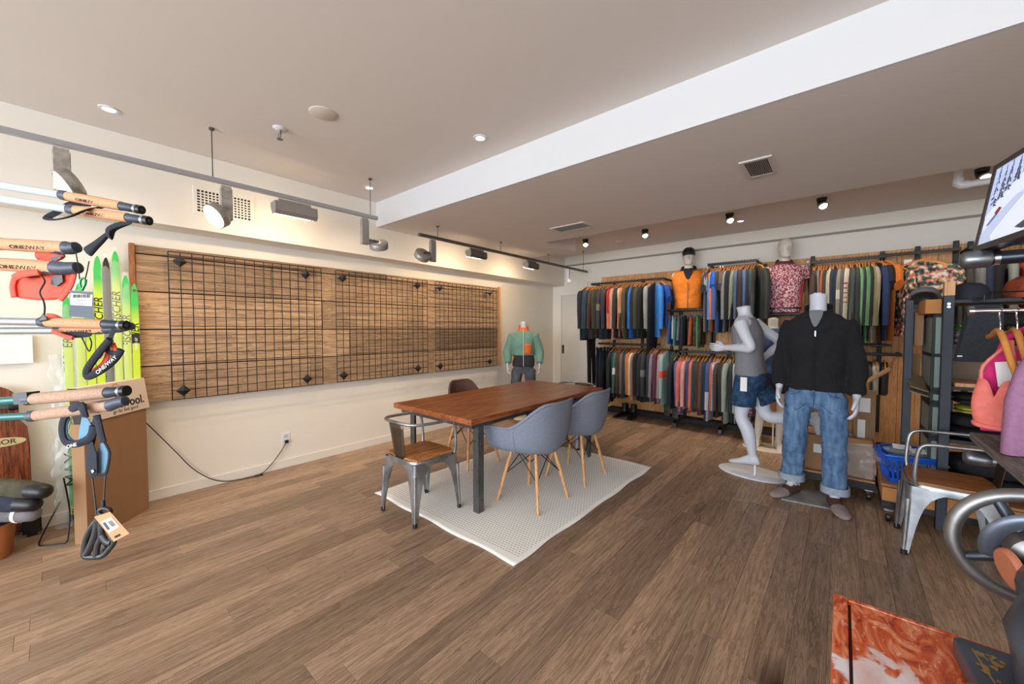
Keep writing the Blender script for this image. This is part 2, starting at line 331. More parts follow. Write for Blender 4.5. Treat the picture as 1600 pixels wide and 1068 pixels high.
# bulkhead grille
gr = thing('air_grille', 'white egg crate air grille on the bulkhead above the reclaimed board', 'vent', (-3.98, .94, 2.43))
mb = MB()
for a, b in (((.73, 2.32), (1.15, 2.345)), ((.73, 2.52), (1.15, 2.545)), ((.73, 2.345), (.755, 2.52)), ((1.125, 2.345), (1.15, 2.52))): mb.b2((-3.98, a[0], a[1]), (-3.968, b[0], b[1]))
obj('frame', mb, PAINT, gr, W=True)
obj('duct_shade_sheet', MB().b2((-3.9795, .755, 2.345), (-3.978, 1.125, 2.52)), mat('duct_dark', (45, 42, 40), .9), gr, W=True)  # near-black sheet stands in for the shaded duct behind the fins
for k in range(1, 15): obj('vertical_fin', MB().b2((-3.978, .755+.37*k/15-.004, 2.345), (-3.969, .755+.37*k/15+.004, 2.52)), PAINT, gr, W=True)
for k in range(1, 8): obj('horizontal_fin', MB().b2((-3.978, .755, 2.345+.175*k/8-.004), (-3.9685, 1.125, 2.345+.175*k/8+.004)), PAINT, gr, W=True)
def ceil_grille(x0, x1, y0, y1, label, ax):
    g = thing('ceiling_grille', label, 'vent', ((x0+x1)/2, (y0+y1)/2, 2.53)); z = 2.53; f = .028; mb = MB()
    mb.b2((x0, y0, z-.01), (x1, y0+f, z)); mb.b2((x0, y1-f, z-.01), (x1, y1, z)); mb.b2((x0, y0+f, z-.01), (x0+f, y1-f, z)); mb.b2((x1-f, y0+f, z-.01), (x1, y1-f, z))
    obj('frame', mb, mat('grille_'+ax, (206, 200, 192), .5), g, W=True)
    obj('duct_shade_sheet', MB().b2((x0+f, y0+f, z-.002), (x1-f, y1-f, z-.0005)), mat('duct_'+ax, (40, 38, 36), .9), g, W=True)  # shade above the louvres painted as a flat dark sheet
    n = 12
    for k in range(1, n):
        t = k/n
        if ax == 'X': yy = y0+f+(y1-y0-2*f)*t; s = MB().box(((x0+x1)/2, yy, z-.006), (x1-x0-2*f, .011, .002), R=Mx.Rotation(R_(35), 3, 'X'))
        else: xx = x0+f+(x1-x0-2*f)*t; s = MB().box((xx, (y0+y1)/2, z-.006), (.011, y1-y0-2*f, .002), R=Mx.Rotation(R_(35), 3, 'Y'))
        obj('louvre', s, mat('louvre', (150, 144, 138), .5) if k == 1 else D.materials['louvre'], g, W=True)
ceil_grille(-2.53, -2.1, 3.63, 3.87, 'slim louvred ceiling grille near the rear left of the lowered ceiling', 'X')
ceil_grille(-.56, -.37, 3.04, 3.4, 'squarish louvred ceiling grille in the middle of the lowered ceiling', 'Y')
# ceiling fittings
def downlight(x, y, z, label, e=9, r=.05):
    t = thing('recessed_downlight', label, 'downlight', (x, y, z), 0)
    obj('trim_ring', MB().lathe([(r*.62, -.001), (r*.66, -.006), (r, -.005), (r, 0), (r*.62, 0)], n=24, caps=False), WHITE, t, True)
    obj('lens', MB().lathe([(r*.62, -.0005), (r*.62, -.003), (.002, -.003)], n=20), GLOW, t)
    spot('downlight_beam', (x, y, z-.02), (x, y, 0), e, WARM, 100, .8, .03)
downlight(-3.592, .25, ZC, 'small lit downlight at the far left of the high ceiling')
downlight(-2.053, 2.05, ZC, 'small lit downlight on the high ceiling near the dropped beam')
downlight(-3.61, 2.05, ZC, 'small lit downlight above the end of the front track rail')
downlight(-.98, 5.52, 2.73, 'small lit downlight in the rear ceiling strip above the clothes racks')
t = thing('ceiling_disc', 'flat round white cover plate on the high ceiling', 'cover plate', (-2.602, 1.159, ZC)); obj('disc', MB().lathe([(.001, -.008), (.075, -.008), (.085, -.003), (.085, 0)], n=32), mat('disc_white', (214, 204, 194), .6), t, True)
t = thing('fire_sprinkler', 'small metal fire sprinkler head under the high ceiling', 'sprinkler', (-3.023, 1.044, ZC))
obj('escutcheon', MB().lathe([(.001, -.012), (.03, -.012), (.045, 0)], n=20), WHITE, t, True)
obj('body', MB().lathe([(.012, -.01), (.012, -.04), (.006, -.045)], n=12), STEEL, t)
mb = MB(); mb.tube([(.014, 0, -.03), (.02, 0, -.05), (.004, 0, -.075)], .003, 6); mb.tube([(-.014, 0, -.03), (-.02, 0, -.05), (-.004, 0, -.075)], .003, 6); obj('yoke', mb, DKSTEEL, t)
obj('deflector', MB().lathe([(.001, -.078), (.02, -.078), (.02, -.075), (.001, -.075)], n=14), DKSTEEL, t)
t = thing('ceiling_disc', 'faint small round plate on the rear ceiling strip, left end', 'cover plate', (-2.62, 5.6, 2.73)); obj('disc', MB().lathe([(.001, -.008), (.05, -.008), (.055, 0)], n=24), PAINT, t, True)
# ---------------------------------------------------------------- track rails
RAILM = mat('rail_grey', (168, 168, 172), .35, .4); RAILD = mat('rail_dark', (92, 84, 78), .4, .3); LAMPG = mat('lamp_grey', (156, 150, 144), .35, .4); LAMPD = mat('lamp_dark', (100, 92, 86), .4, .3)
def rail(y0, y1, z, x, zc, ys, m, label, x1=None):
    t = thing('track_rail', label, 'track rail', (x, (y0+y1)/2, z))
    obj('rail', MB().b2((x-.018, y0, z-.016), (x+.018, y1, z+.016)), m, t, W=True, bevel=.004)
    for yy, zz in zip(ys, zc):
        obj('suspension_rod', MB().cyl((x, yy, z+.015), (x, yy, zz), .0035, n=6), DKSTEEL, t, W=True)
        obj('ceiling_cap', MB().cyl((x, yy, zz-.014), (x, yy, zz), .016, n=12), DKSTEEL, t, W=True)
rail(-1.7, 2.0, 2.445, -3.385, (2.8, 2.8, 2.8), (-.9, .735, 1.93), RAILM, 'silver suspended track rail under the high ceiling along the left wall')
rail(2.5, 6.05, 2.392, -3.42, (2.53, 2.53, 2.53, 2.73), (2.75, 3.79, 4.87, 5.92), RAILD, 'dark suspended track rail under the lowered ceiling along the left wall')
def disc_lamp(y, z, x, label, m, dirv, off, on_=1, e=60, tgt=None):
    t = thing('track_spotlight', label, 'track light', (x, y, z), 0, 'disc spotlights on the track rails')
    obj('driver_box', MB().b2((-.02, -.035, -.25), (.02, .035, -.03)), m, t, bevel=.004)
    obj('track_adapter', MB().b2((-.014, -.03, -.03), (.014, .03, -.012)), m, t)
    d = V(dirv).normalized(); c = V(off); R = d.to_track_quat('Z', 'Y').to_matrix()
    obj('disc_head', MB().lathe([(.001, -.028), (.078, -.028), (.086, -.02), (.086, .03), (.08, .032), (.077, .022), (.001, .022)], c=c, R=R, n=32), m, t, True)
    obj('lens', MB().lathe([(.001, .0225), (.0765, .0225), (.0765, .026), (.001, .028)], c=c, R=R, n=28), GLOW, t)
    obj('hinge', MB().cyl(c-d*.025, (max(-.02, min(.02, c.x*.3)), max(-.03, min(.03, c.y*.5)), max(-.24, c.z+.03)), .014, n=8), DKSTEEL, t)
    p = V((x, y, z))+c+d*.03
    spot('track_beam', p, tgt or p+d*3, e, WARM, 105, .75, .06)
disc_lamp(.04, 2.43, -3.385, 'disc track spotlight nearest the camera, lens tilted down, above the skis', STEEL, (.1, -.85, -.5), (.03, .03, -.215), e=38, tgt=(-4.24, .1, 1.1))
disc_lamp(.81, 2.43, -3.385, 'disc track spotlight glowing in front of the egg crate grille', STEEL, (.22, -.78, -.58), (.03, -.06, -.235), e=38, tgt=(-4.24, .75, 1.1))
disc_lamp(1.87, 2.43, -3.385, 'disc track spotlight at the far end of the front rail', LAMPG, (-.45, .35, -.82), (.02, .13, -.235), e=38, tgt=(-4.24, 2.1, 1.1))
disc_lamp(2.68, 2.378, -3.42, 'disc track spotlight at the near end of the dark rear rail', LAMPG, (-.75, .1, -.65), (-.02, -.12, -.19), e=38, tgt=(-4.24, 2.9, 1.1))
def flood(y, z, x, label, m, L=.3, s=1, e=30):
    t = thing('linear_floodlight', label, 'track light', (x, y, z), 0, 'linear floodlights on the track rails')
    pr = [(-.045, -.035), (-.05, -.06), (-.02, -.115), (.03, -.12), (.045, -.1), (.04, -.035)]
    obj('housing', MB().prism([(a*s, b*s) for a, b in pr], L, Mx(((1, 0, 0, 0), (0, 0, 1, 0), (0, 1, 0, 0), (0, 0, 0, 1)))), m, t, bevel=.004)
    for q in (-1, 1): obj('end_cap', MB().prism([(a*s*1.06, b*s*1.03) for a, b in pr], .008, Mx.Translation((0, q*(L/2+.004), 0)) @ Mx(((1, 0, 0, 0), (0, 0, 1, 0), (0, 1, 0, 0), (0, 0, 0, 1)))), LAMPG, t)
    obj('track_adapter', MB().b2((-.014, -L*.4, -.036), (.014, L*.4, -.012)), m, t)
    obj('lens', MB().box((-.037*s, 0, -.09*s), (.004, L*.92, .05*s), R=Mx.Rotation(R_(28), 3, 'Y')), GLOW, t)
    a = area('flood_beam', (x-.06, y, z-.09), (0, R_(62), 0), .06, L, e*.25, WARM)
    a.rotation_euler = (V((-4.24, y, 1.2))-V((x, y, z))).to_track_quat('-Z', 'X').to_euler()
flood(1.27, 2.43, -3.385, 'large linear floodlight hanging on the front silver rail', LAMPG, .3, 1.1)
flood(3.35, 2.378, -3.42, 'linear floodlight in the middle of the dark rear rail', LAMPD, .27)
flood(4.45, 2.378, -3.42, 'linear floodlight farther back on the dark rear rail', LAMPD, .25)
t = thing('small_track_lamp', 'small white track lamp near the back wall end of the dark rail', 'track light', (-3.42, 5.45, 2.378))
obj('body', MB().b2((-.02, -.03, -.17), (.02, .03, -.012)), WHITE, t, bevel=.004); obj('head', MB().lathe([(.001, -.03), (.035, -.03), (.04, .03), (.001, .03)], c=(.01, -.01, -.2), R=V((.3, .2, -.9)).to_track_quat('Z', 'Y').to_matrix()), WHITE, t, True)
# gimbal spots below the rear ceiling strip
for i, (x, y, nm) in enumerate(((-2.943, 5.157, 'first black gimbal spot from the left along the rear ceiling strip'), (-2.045, 5.17, 'second black gimbal spot from the left, above the left clothes rail'), (-1.016, 5.09, 'third black gimbal spot from the left, above the orange vest bust'), (-.181, 5.1, 'fourth black gimbal spot from the left, brightest, above the jacket mannequin'), (.865, 5.03, 'rightmost black gimbal spot beside the white pipe near the television'))):
    t = thing('gimbal_spot', nm, 'ceiling spot', (x, y, 2.73), 0, 'gimbal spots along the rear ceiling'); d = V((.3, -.5, -.8)).normalized(); R = d.to_track_quat('Z', 'Y').to_matrix()
    obj('base', MB().lathe([(.001, -.03), (.042, -.03), (.045, 0)], n=18), BLACKP, t, True)
    obj('head', MB().lathe([(.001, -.03), (.032, -.03), (.045, .035), (.001, .035)], c=(0, 0, -.05), R=R, n=20), BLACKP, t, True)
    obj('lens_ring', MB().lathe([(.036, .036), (.046, .034), (.048, .05), (.038, .052)], c=(0, 0, -.05), R=R, n=20, caps=False), CHROME, t, True)
    obj('lens', MB().lathe([(.001, .037), (.037, .037), (.037, .04), (.001, .04)], c=(0, 0, -.05), R=R, n=18), GLOW, t)
    spot('gimbal_beam', V((x, y, 2.68))+d*.06, (x+.1, y+.5, 1.2), 46, (1, .86, .7), 110, .8, .04)
t = thing('white_pipe', 'white painted pipe with a bend under the rear ceiling beside the television', 'pipe', (.85, 5.0, 2.73))
a = on(1500, 266, 1, 4.9); b = on(1501, 282, 1, 4.9); c = on(1512, 281, 1, 4.9)
x0 = a.x; obj('pipe', MB().tube(smoothpts([(x0, 4.95, 2.73), (x0, 4.95, 2.63), (x0+.03, 4.95, 2.6), (x0+.08, 4.95, 2.6), (x0+.14, 4.95, 2.6)], 5)+[V((XR-.02, 4.95, 2.6))], .028, 10), WHITE, t, True, True)
obj('elbow', MB().tube([(x0, 4.95, 2.66), (x0, 4.95, 2.62), (x0+.015, 4.95, 2.605), (x0+.06, 4.95, 2.6)], .035, 10), WHITE, t, True, True)
# ================================================================ rug, table and chairs
def rugmat():
    m = D.materials.new('woven_rug'); m.use_nodes = True; N = m.node_tree.nodes; L = m.node_tree.links; b = N['Principled BSDF']; b.inputs['Roughness'].default_value = .95
    t = N.new('ShaderNodeTexCoord'); s = N.new('ShaderNodeSeparateXYZ'); L.new(t.outputs['Object'], s.inputs[0])
    ns = N.new('ShaderNodeTexNoise'); ns.inputs['Scale'].default_value = 3; L.new(t.outputs['Object'], ns.inputs['Vector'])
    def mth(op, a, b_=None, c=None):
        q = N.new('ShaderNodeMath'); q.operation = op
        for i, z in enumerate((a, b_, c)):
            if z is None: continue
            if isinstance(z, (int, float)): q.inputs[i].default_value = z
            else: L.new(z, q.inputs[i])
        return q.outputs[0]
    yw = mth('MULTIPLY_ADD', ns.outputs['Fac'], .02, s.outputs[1])
    fy = mth('FRACT', mth('MULTIPLY', yw, 44)); row = mth('FLOOR', mth('MULTIPLY', yw, 44))
    xx = mth('ADD', s.outputs[0], mth('MULTIPLY', row, .0117)); fx = mth('FRACT', mth('MULTIPLY', xx, 42))
    dash = mth('MULTIPLY', mth('LESS_THAN', fy, .24), mth('LESS_THAN', fx, .6))
    ax = mth('LESS_THAN', mth('ABSOLUTE', s.outputs[0]), .735); ay = mth('LESS_THAN', mth('ABSOLUTE', s.outputs[1]), 1.0)
    dash = mth('MULTIPLY', dash, mth('MULTIPLY', ax, ay))
    mx = N.new('ShaderNodeMix'); mx.data_type = 'RGBA'; L.new(dash, mx.inputs[0]); mx.inputs[6].default_value = (*lin((248, 244, 236)), 1); mx.inputs[7].default_value = (*lin((116, 116, 120)), 1)
    L.new(mx.outputs[2], b.inputs['Base Color'])
    bp = N.new('ShaderNodeBump'); bp.inputs['Strength'].default_value = .4; bp.inputs['Distance'].default_value = .004; L.new(fy, bp.inputs['Height']); L.new(bp.outputs[0], b.inputs['Normal']); return m
rg = (-2.2, 2.775)
def rugf(u, v):
    x = (u-.5)*1.55; y = (v-.5)*2.14
    x += .007*math.sin(v*23)*(abs(u-.5)*2)**4+.02*(v-.5); y += .008*math.sin(u*17)*(abs(v-.5)*2)**4
    e = (max(abs(u-.5), abs(v-.5))*2)**12
    return (x, y, .003+.002*math.sin(v*31+u*3)*e+.002*(math.sin(v*11)*math.sin(u*7)+1))
o = obj('flat_woven_rug', MB().grid(rugf, 40, 60), rugmat(), smooth=True, solid=.003); o.location = (*rg, .002); tag(o, 'cream flat woven rug with rows of black dashes under the dining table', 'rug')
# table
TX0, TX1, TY0, TY1 = -2.965, -1.985, 1.885, 3.865
tb = thing('dining_table', 'long red-brown wooden dining table on dark steel angle legs', 'table', ((TX0+TX1)/2, (TY0+TY1)/2, 0))
for k in range(4):
    a = TX0+(TX1-TX0)*k/4; b = TX0+(TX1-TX0)*(k+1)/4
    obj('tabletop_plank', MB().b2((a+.0004, TY0+random.uniform(-.002, .002), .708), (b-.0004, TY1, .75)), TABLEW, tb, W=True, bevel=.003)
obj('breadboard_end', MB().b2((TX0, TY1, .708), (TX1, TY1+.01, .749)), TABLEW, tb, W=True, bevel=.002)
z0, z1 = .668, .708; i0 = .045
mb = MB(); mb.b2((TX0+i0, TY0+.05, z0), (TX1-i0, TY0+.058, z1)); mb.b2((TX0+i0, TY1-.058, z0), (TX1-i0, TY1-.05, z1)); mb.b2((TX0+i0, TY0+.05, z0), (TX0+i0+.008, TY1-.05, z1)); mb.b2((TX1-i0-.008, TY0+.05, z0), (TX1-i0, TY1-.05, z1))
obj('steel_apron', mb, DKSTEEL, tb, W=True, bevel=.002)
for sx, lx in ((1, TX0+.06), (-1, TX1-.06)):
    for sy, ly in ((1, TY0+.13), (-1, TY1-.13)):
        mb = MB().b2((lx, ly, .006), (lx+sx*.058, ly+sy*.008, .708)); mb.b2((lx, ly, .006), (lx+sx*.008, ly+sy*.058, .708))
        g = obj('leg', mb, DKSTEEL, tb, W=True, bevel=.0015)
        mb = MB()
        for z in (.1, .36, .55): mb.cyl((lx-sx*.001, ly+sy*.04, z), (lx-sx*.006, ly+sy*.04, z), .007, n=8); mb.cyl((lx+sx*.04, ly-sy*.001, z), (lx+sx*.04, ly-sy*.006, z), .007, n=8)
        obj('bolt', mb, DKSTEEL, g, W=True)
# moulded shell chairs, front = +x
def ss(t): t = max(0, min(1, t)); return t*t*(3-2*t)
def shell_arm(u, v):
    a = abs(u*2-1); s = 1 if u > .5 else -1
    ph = min(a/.62, 1)*math.pi/2; ext = max(0, (a-.62)/.38)
    P0 = V((-.27*math.cos(ph)**.9+.245*ext, s*.305*math.sin(ph)**.8-s*.012*ext, .83-.19*ss((a-.16)/.5)-.012*ext))
    P2 = V((-.13+.36*a, 0, .44-.012*a)); e9 = ss((a-.45)/.55); B1 = V((P0.x*.99, P0.y*.985, .54-.07*e9)); B2 = V((P0.x*(.9+.08*e9), P0.y*(.9-.02*e9), .385+.01*e9))
    t = v; flare = .016*(1-min(1, v/.12))
    p = P0*(1-t)**3+B1*3*t*(1-t)**2+B2*3*t*t*(1-t)+P2*t**3; p.x += flare*(-math.cos(ph)); p.y += flare*s*math.sin(ph)
    return p
def shell_side(u, v):
    a = abs(u*2-1); s = 1 if u > .5 else -1
    ph = min(a/.55, 1)*math.pi/2; ext = max(0, (a-.55)/.45)
    P0 = V((-.25*math.cos(ph)**.8+.03+.2*ext, s*(.2+.03*ss(a/.6))*math.sin(ph)**.7, .83-.33*ss((a-.12)/.55)-.045*ext*ext))
    P2 = V((-.13+.36*a, 0, .445-.014*a*a)); C1 = V((P0.x*.9, P0.y*.95, .425))
    t = v; return P0*(1-t)**2+C1*2*t*(1-t)+P2*t*t
def dowel_base(t, top=.14):
    for sx in (-1, 1):
        for sy in (-1, 1):
            obj('leg', MB().tube([(sx*.118, sy*.118, .428), (sx*.15, sy*.15, .28), (sx*.205, sy*.205, .0)], [.013, .016, .0105], 10), BEECH, t, True)
    for ax in (0, 1):
        for q in (-1, 1):
            for r in (-1, 1):
                def P(al, z): e = .118+(.428-z)*.2033; return (al*e, q*e, z) if ax == 0 else (q*e, al*e, z)
                obj('wire_strut', MB().cyl(P(r, .22), P(-r*.55, .415), .0038, n=6), BLACK, t)
    mb = MB()
    for sx in (-1, 1):
        for sy in (-1, 1): mb.cyl((sx*.05, sy*.05, .425), (sx*.118, sy*.118, .412), .011, n=8)
    mb.lathe([(.09, .42), (.09, .43), (.001, .43)], n=20); obj('mount_bracket', mb, BLACK, t)
def shell_chair(label, loc, rz, fn, fab, nm, group=None):
    t = thing(nm, label, 'chair', loc, rz, group)
    s = obj('shell', MB().grid(fn, 36, 12), fab, t, True, solid=.026, sub=1)
    rim = [fn(k/44, 0) for k in range(45)]; obj('piping', MB().tube(rim, .0135, 8), fab, t, True)
    e0 = [fn(0, k/14) for k in range(15)]+[fn(1, k/14) for k in range(13, -1, -1)]; obj('front_edge', MB().tube(e0, .0125, 8), fab, t, True)
    if fn is shell_arm:
        for uu in (.22, .78): obj('seam', MB().tube([fn(uu, k/14)+(fn(uu, k/14)-V((0, 0, .62))).normalized()*.013 for k in range(1, 12)], .0022, 5), fab, t)
    dowel_base(t); return t
c1 = shell_chair('blue-grey fabric tub armchair on wooden dowel legs, nearer the camera', (-1.89, 2.485, .006), math.pi, shell_arm, GREYF, 'tub_armchair', 'blue-grey tub armchairs')
dup(c1, (-1.895, 3.165, .006), math.pi+.03, 'blue-grey fabric tub armchair on dowel legs, farther one along the table', 'blue-grey tub armchairs')
shell_chair('brown fabric shell side chair between the table and the left wall', (-2.93, 2.79, .006), -.12, shell_side, BROWNF, 'shell_side_chair')
# metal armchair with wooden seat, front = +x
def metal_chair(label, loc, rz):
    t = thing('metal_armchair', label, 'chair', loc, rz, 'raw steel armchairs with wooden seats')
    n = 3
    for k in range(n):
        a = -.185+.37*k/n; b = a+.37/n
        def ed(y): return .19-.014*(abs(y)/.185)**4*1.5
        poly = [(-ed(a), a+.0006), (ed(a), a+.0006), (ed((a+b)/2), (a+b)/2), (ed(b), b-.0006), (-ed(b), b-.0006)]
        obj('seat_plank', MB().prism(poly, .018, Mx.Translation((0, 0, .452))), SEATW, t, bevel=.002)
    mb = MB(); rg_ = []
    def rr(h, z, n=32, e=5):
        return [V((h*math.copysign(abs(math.cos(2*math.pi*k/n))**(2/e), math.cos(2*math.pi*k/n)), h*math.copysign(abs(math.sin(2*math.pi*k/n))**(2/e), math.sin(2*math.pi*k/n)), z)) for k in range(n)]
    mb.loft([rr(.188, .442), rr(.196, .446), rr(.2, .436), rr(.198, .40), rr(.19, .398), rr(.188, .43)], caps=False); mb.loft([rr(.186, .441), rr(.186, .436)])
    obj('seat_frame', mb, GUN, t, True)
    for sx in (-1, 1):
        for sy in (-1, 1):
            rings = []
            for z, c, w in ((.43, .197, .19), (.405, .198, .165), (.385, .199, .13), (.355, .2, .1), (.31, .202, .078), (.25, .204, .062), (.17, .208, .048), (.09, .211, .037), (.012, .214, .028)):
                th = .006; q = min(.02, w*.5)
                pr = [(-w, 0), (-q, 0), (-q*.3, -q*.3), (0, -q), (0, -w), (-th, -w), (-th, -q-th*.4), (-q*.3-th*.8, -q*.3-th*.8), (-q-th*.4, -th), (-w, -th)]
                rings.append([V((sx*(c+p[0]), sy*(c+p[1]), z)) for p in pr])
            l = obj('leg', MB().loft(rings), GUN, t, True)
            obj('foot_cap', MB().tube([(sx*.204, sy*.204, .03), (sx*.2055, sy*.2055, 0)], [.0165, .017], 10), BLACKP, l)
            obj('leg_rib', MB().tube([(sx*.1955, sy*.1955, .35), (sx*.2, sy*.2, .22), (sx*.209, sy*.209, .03)], [.015, .013, .010], 8), GUN, l, True)
    def bow(y): return -.205-.02*math.cos(y/.2*1.5)
    half = [(.165, .198, .44), (.172, .206, .5), (.165, .21, .62), (.15, .212, .68), (.11, .214, .703), (.0, .214, .708), (-.12, .21, .712), (-.18, .185, .714), (-.218, .12, .716), (-.228, 0, .717)]
    pts = half+[(a, -b, c) for a, b, c in half[-2::-1]]
    obj('arm_rail', MB().tube(smoothpts(pts, 4), .0115, 10), GUN, t, True)
    mb = MB()
    def pan(u, v): w = .062+.028*v; return V((-.19-.034*v+.012*(u-.5)**2*4*.5, (u-.5)*2*w, .43+.285*v))
    mb.grid(pan, 6, 6); obj('back_panel', mb, mat('brown_steel', (104, 90, 78), .4, .9, var=.2, scale=10) if 'brown_steel' not in D.materials else D.materials['brown_steel'], t, True, solid=.003)
    return t
ch = metal_chair('raw steel armchair with wooden seat at the near end of the dining table', (-2.445, 1.79, .006), R_(90))
dup(ch, (-2.47, 4.03, .002), R_(-90), 'raw steel armchair mostly hidden behind the far end of the dining table')
dup(ch, (.535, 3.585, 0), R_(180), 'raw steel armchair with wooden seat in front of the black shelving, behind the sewing machine')
# ================================================================ mannequins, front = -y
def ell(c, a, b, n=20, tilt=0, e=2.3, rz=0):
    r = []
    for k in range(n):
        t = 2*math.pi*k/n; x = a*math.copysign(abs(math.cos(t))**(2/e), math.cos(t)); y = b*math.copysign(abs(math.sin(t))**(2/e), math.sin(t))
        p = V((x, y, tilt*y))
        if rz: p = Mx.Rotation(rz, 3, 'Z') @ p
        r.append(V(c)+p)
    return r
def torso_rings(s=1, wz=(.84, .93, 1.03, 1.1, 1.2, 1.3, 1.4, 1.46, 1.5), W=(.15, .17, .155, .148, .165, .182, .185, .165, .09), Dp=(.1, .115, .1, .096, .108, .118, .105, .085, .065), top=None, grow=0, dz=0, lean=(0, 0)):
    out = []
    for z, a, b in zip(wz, W, Dp):
        q = z*s+dz; out.append(ell((lean[0]*(q-.9), .0+lean[1]*(q-.9), q), a*s+grow, b*s+grow, 22))
    return out
def hand(mb, wrist, d, pn, th, s=1.0, curl=.5, rel=(1, 1, 1, 1)):
    """five fingered hand: d along fingers, pn palm normal (fingers curl that way), th towards the thumb"""
    d = V(d).normalized(); pn = V(pn); pn = (pn-d*pn.dot(d)).normalized(); th = V(th); th = (th-d*th.dot(d)-pn*th.dot(pn)).normalized(); w = V(wrist)
    def sec(k, a, b, off=0): return [w+d*k*s+pn*off+(th*math.cos(2*math.pi*i/12)*a+pn*math.sin(2*math.pi*i/12)*b)*s for i in range(12)]
    mb.loft([sec(-.03, .026, .021), sec(0, .027, .019), sec(.025, .034, .017), (sec(.06, .041, .015)), sec(.088, .041, .012), sec(.097, .036, .008)])
    for i, (o, L) in enumerate(((.03, .072), (.0105, .08), (-.0095, .075), (-.0285, .058))):
        p = w+(d*.085+th*o)*s; pts = [p]; a = .12
        for k, f in enumerate((.45, .32, .23)):
            a += curl*(.35+.28*k)*rel[i]*(1+.12*i); p = p+(d*math.cos(a)+pn*math.sin(a)+th*(o*.9))*L*f*s; pts.append(p)
        mb.tube(pts, [.0098*s, .009*s, .0082*s, .0058*s], 8)
    p = w+(d*.02+th*.026)*s; mb.tube([p, p+(d*.026+th*.022+pn*.004)*s, p+(d*.054+th*.029+pn*.012)*s, p+(d*.076+th*.024+pn*.02)*s], [.0145*s, .0122*s, .0102*s, .006*s], 8)
def limb(mb, pts, rad, n=14): mb.tube(smoothpts(pts, 4), [r for i in range(len(rad)-1) for r in [rad[i]+(rad[i+1]-rad[i])*ss(k/4) for k in range(4)]]+[rad[-1]], n)
def foot(mb, ankle, d, s=1, z=None):
    a = V(ankle); d = V(d).normalized(); sd = V((0, 0, 1)).cross(d).normalized(); u = d.cross(sd)*-1
    up = sd.cross(d); up = up if up.z > 0 else -up
    def sec(k, c, a_, b_): return [a+d*k*s+up*c*s+(sd*math.cos(2*math.pi*i/12)*a_+up*math.sin(2*math.pi*i/12)*b_)*s for i in range(12)]
    mb.loft([sec(-.075, -.055, .015, .02), sec(-.065, -.045, .032, .04), sec(-.02, -.035, .037, .055), sec(.04, -.045, .038, .042), (sec(.1, -.06, .044, .028)), sec(.15, -.068, .045, .02), sec(.185, -.072, .036, .015), sec(.2, -.074, .018, .009)])
def wrinkle(mb, amp, sc, seed=0, zs=1.0):
    out = []
    for p in mb.v:
        q = V(p); nz = mnoise.noise_vector(V((q.x*sc, q.y*sc, q.z*sc*zs))+V((seed, seed*2, 0))); out.append(tuple(q+nz*amp))
    mb.v = out; return mb
def neck(mb, z0, z1, r=.056, y=-.005, tilt=-.25, slant=0): mb.loft([ell((0, y+.01, z0), r*1.25, r*1.15, 18), ell((0, y+.006, (z0+z1)/2), r*.95, r*.95, 18), ell((0, y-.008, z1), r, r*1.05, 18, tilt)])
def head(mb, c, s=1):
    c = V(c)
    prof = [(-.115, .028, .03, -.045), (-.105, .045, .042, -.035), (-.08, .058, .06, -.02), (-.045, .066, .078, -.008), (0, .073, .09, 0), (.04, .076, .097, .004), (.08, .072, .092, .008), (.11, .052, .068, .01), (.128, .022, .03, .01)]
    mb.loft([ell((c.x, c.y+yo*s, c.z+z*s), a*s, b*s, 20) for z, a, b, yo in prof])
    mb.loft([ell((c.x, c.y-.088*s, c.z+.02*s), .008*s, .006*s, 8), ell((c.x, c.y-.1*s, c.z-.012*s), .011*s, .012*s, 8), ell((c.x, c.y-.104*s, c.z-.026*s), .015*s, .014*s, 8), ell((c.x, c.y-.088*s, c.z-.036*s), .012*s, .008*s, 8)])
    for q in (-1, 1):
        mb.sph(c+V((q*.03, -.079, .014))*s, .014*s, 8, 6, (1.3, .5, .7)); mb.sph(c+V((q*.03, -.086, .036))*s, .02*s, 8, 6, (1.2, .35, .3)); mb.sph(c+V((q*.075, .01, 0))*s, .026*s, 8, 6, (.35, .7, 1.2))
    mb.sph(c+V((0, -.084, -.058))*s, .02*s, 8, 6, (1.2, .5, .32)); mb.sph(c+V((0, -.077, -.073))*s, .018*s, 8, 6, (1.1, .5, .35))
    mb.cyl(c+V((0, .02, -.06))*s, c+V((0, .03, -.2))*s, .058*s, .062*s, 16)
def skin(name, parts, m, t, vox=.011, sm=4, extra=None):
    r = remesh(parts, vox, sm)
    if extra: r.add(extra.v, extra.f)
    return obj(name, r, m, t, True)
def cloth(name, mb, m, t, vox=.012, sm=4, amp=.006, sc=9, seed=0, zs=1.6, label=None, cut=None):
    r = wrinkle(remesh(mb, vox, sm), amp, sc, seed, zs)
    return obj(name, r, m, t, True, label=label)
FLEECE = mat('black_fleece', (24, 24, 28), .95, var=.3, scale=200, bump=.4, bscale=250)
def denim(name, c, c2): return mat(name, c, .85, rgb2=c2, scale=26, bump=.3, bscale=300, det=12, stretch=(1, 1, .28), lo=.3, hi=.85)
JEAN = denim('blue_denim', (52, 84, 124), (124, 156, 190)); JEAN2 = denim('grey_denim', (62, 68, 78), (104, 108, 114)); JEAN3 = denim('dark_denim', (40, 62, 100), (66, 92, 136)); CUFF = mat('denim_cuff', (150, 160, 172), .9, var=.1, scale=60)
def disc_base(t, m, rx, ry, c=(0, 0), z=.0):
    obj('base_plate', MB().loft([ell((c[0], c[1], z+.001), rx, ry, 40, e=2), ell((c[0], c[1], z+.008), rx, ry, 40, e=2), ell((c[0], c[1], z+.012), rx-.006, ry-.006, 40, e=2)]), m, t, True)
SHIRTG = mat('grey_marl', (120, 120, 126), .9, var=.1, scale=200)
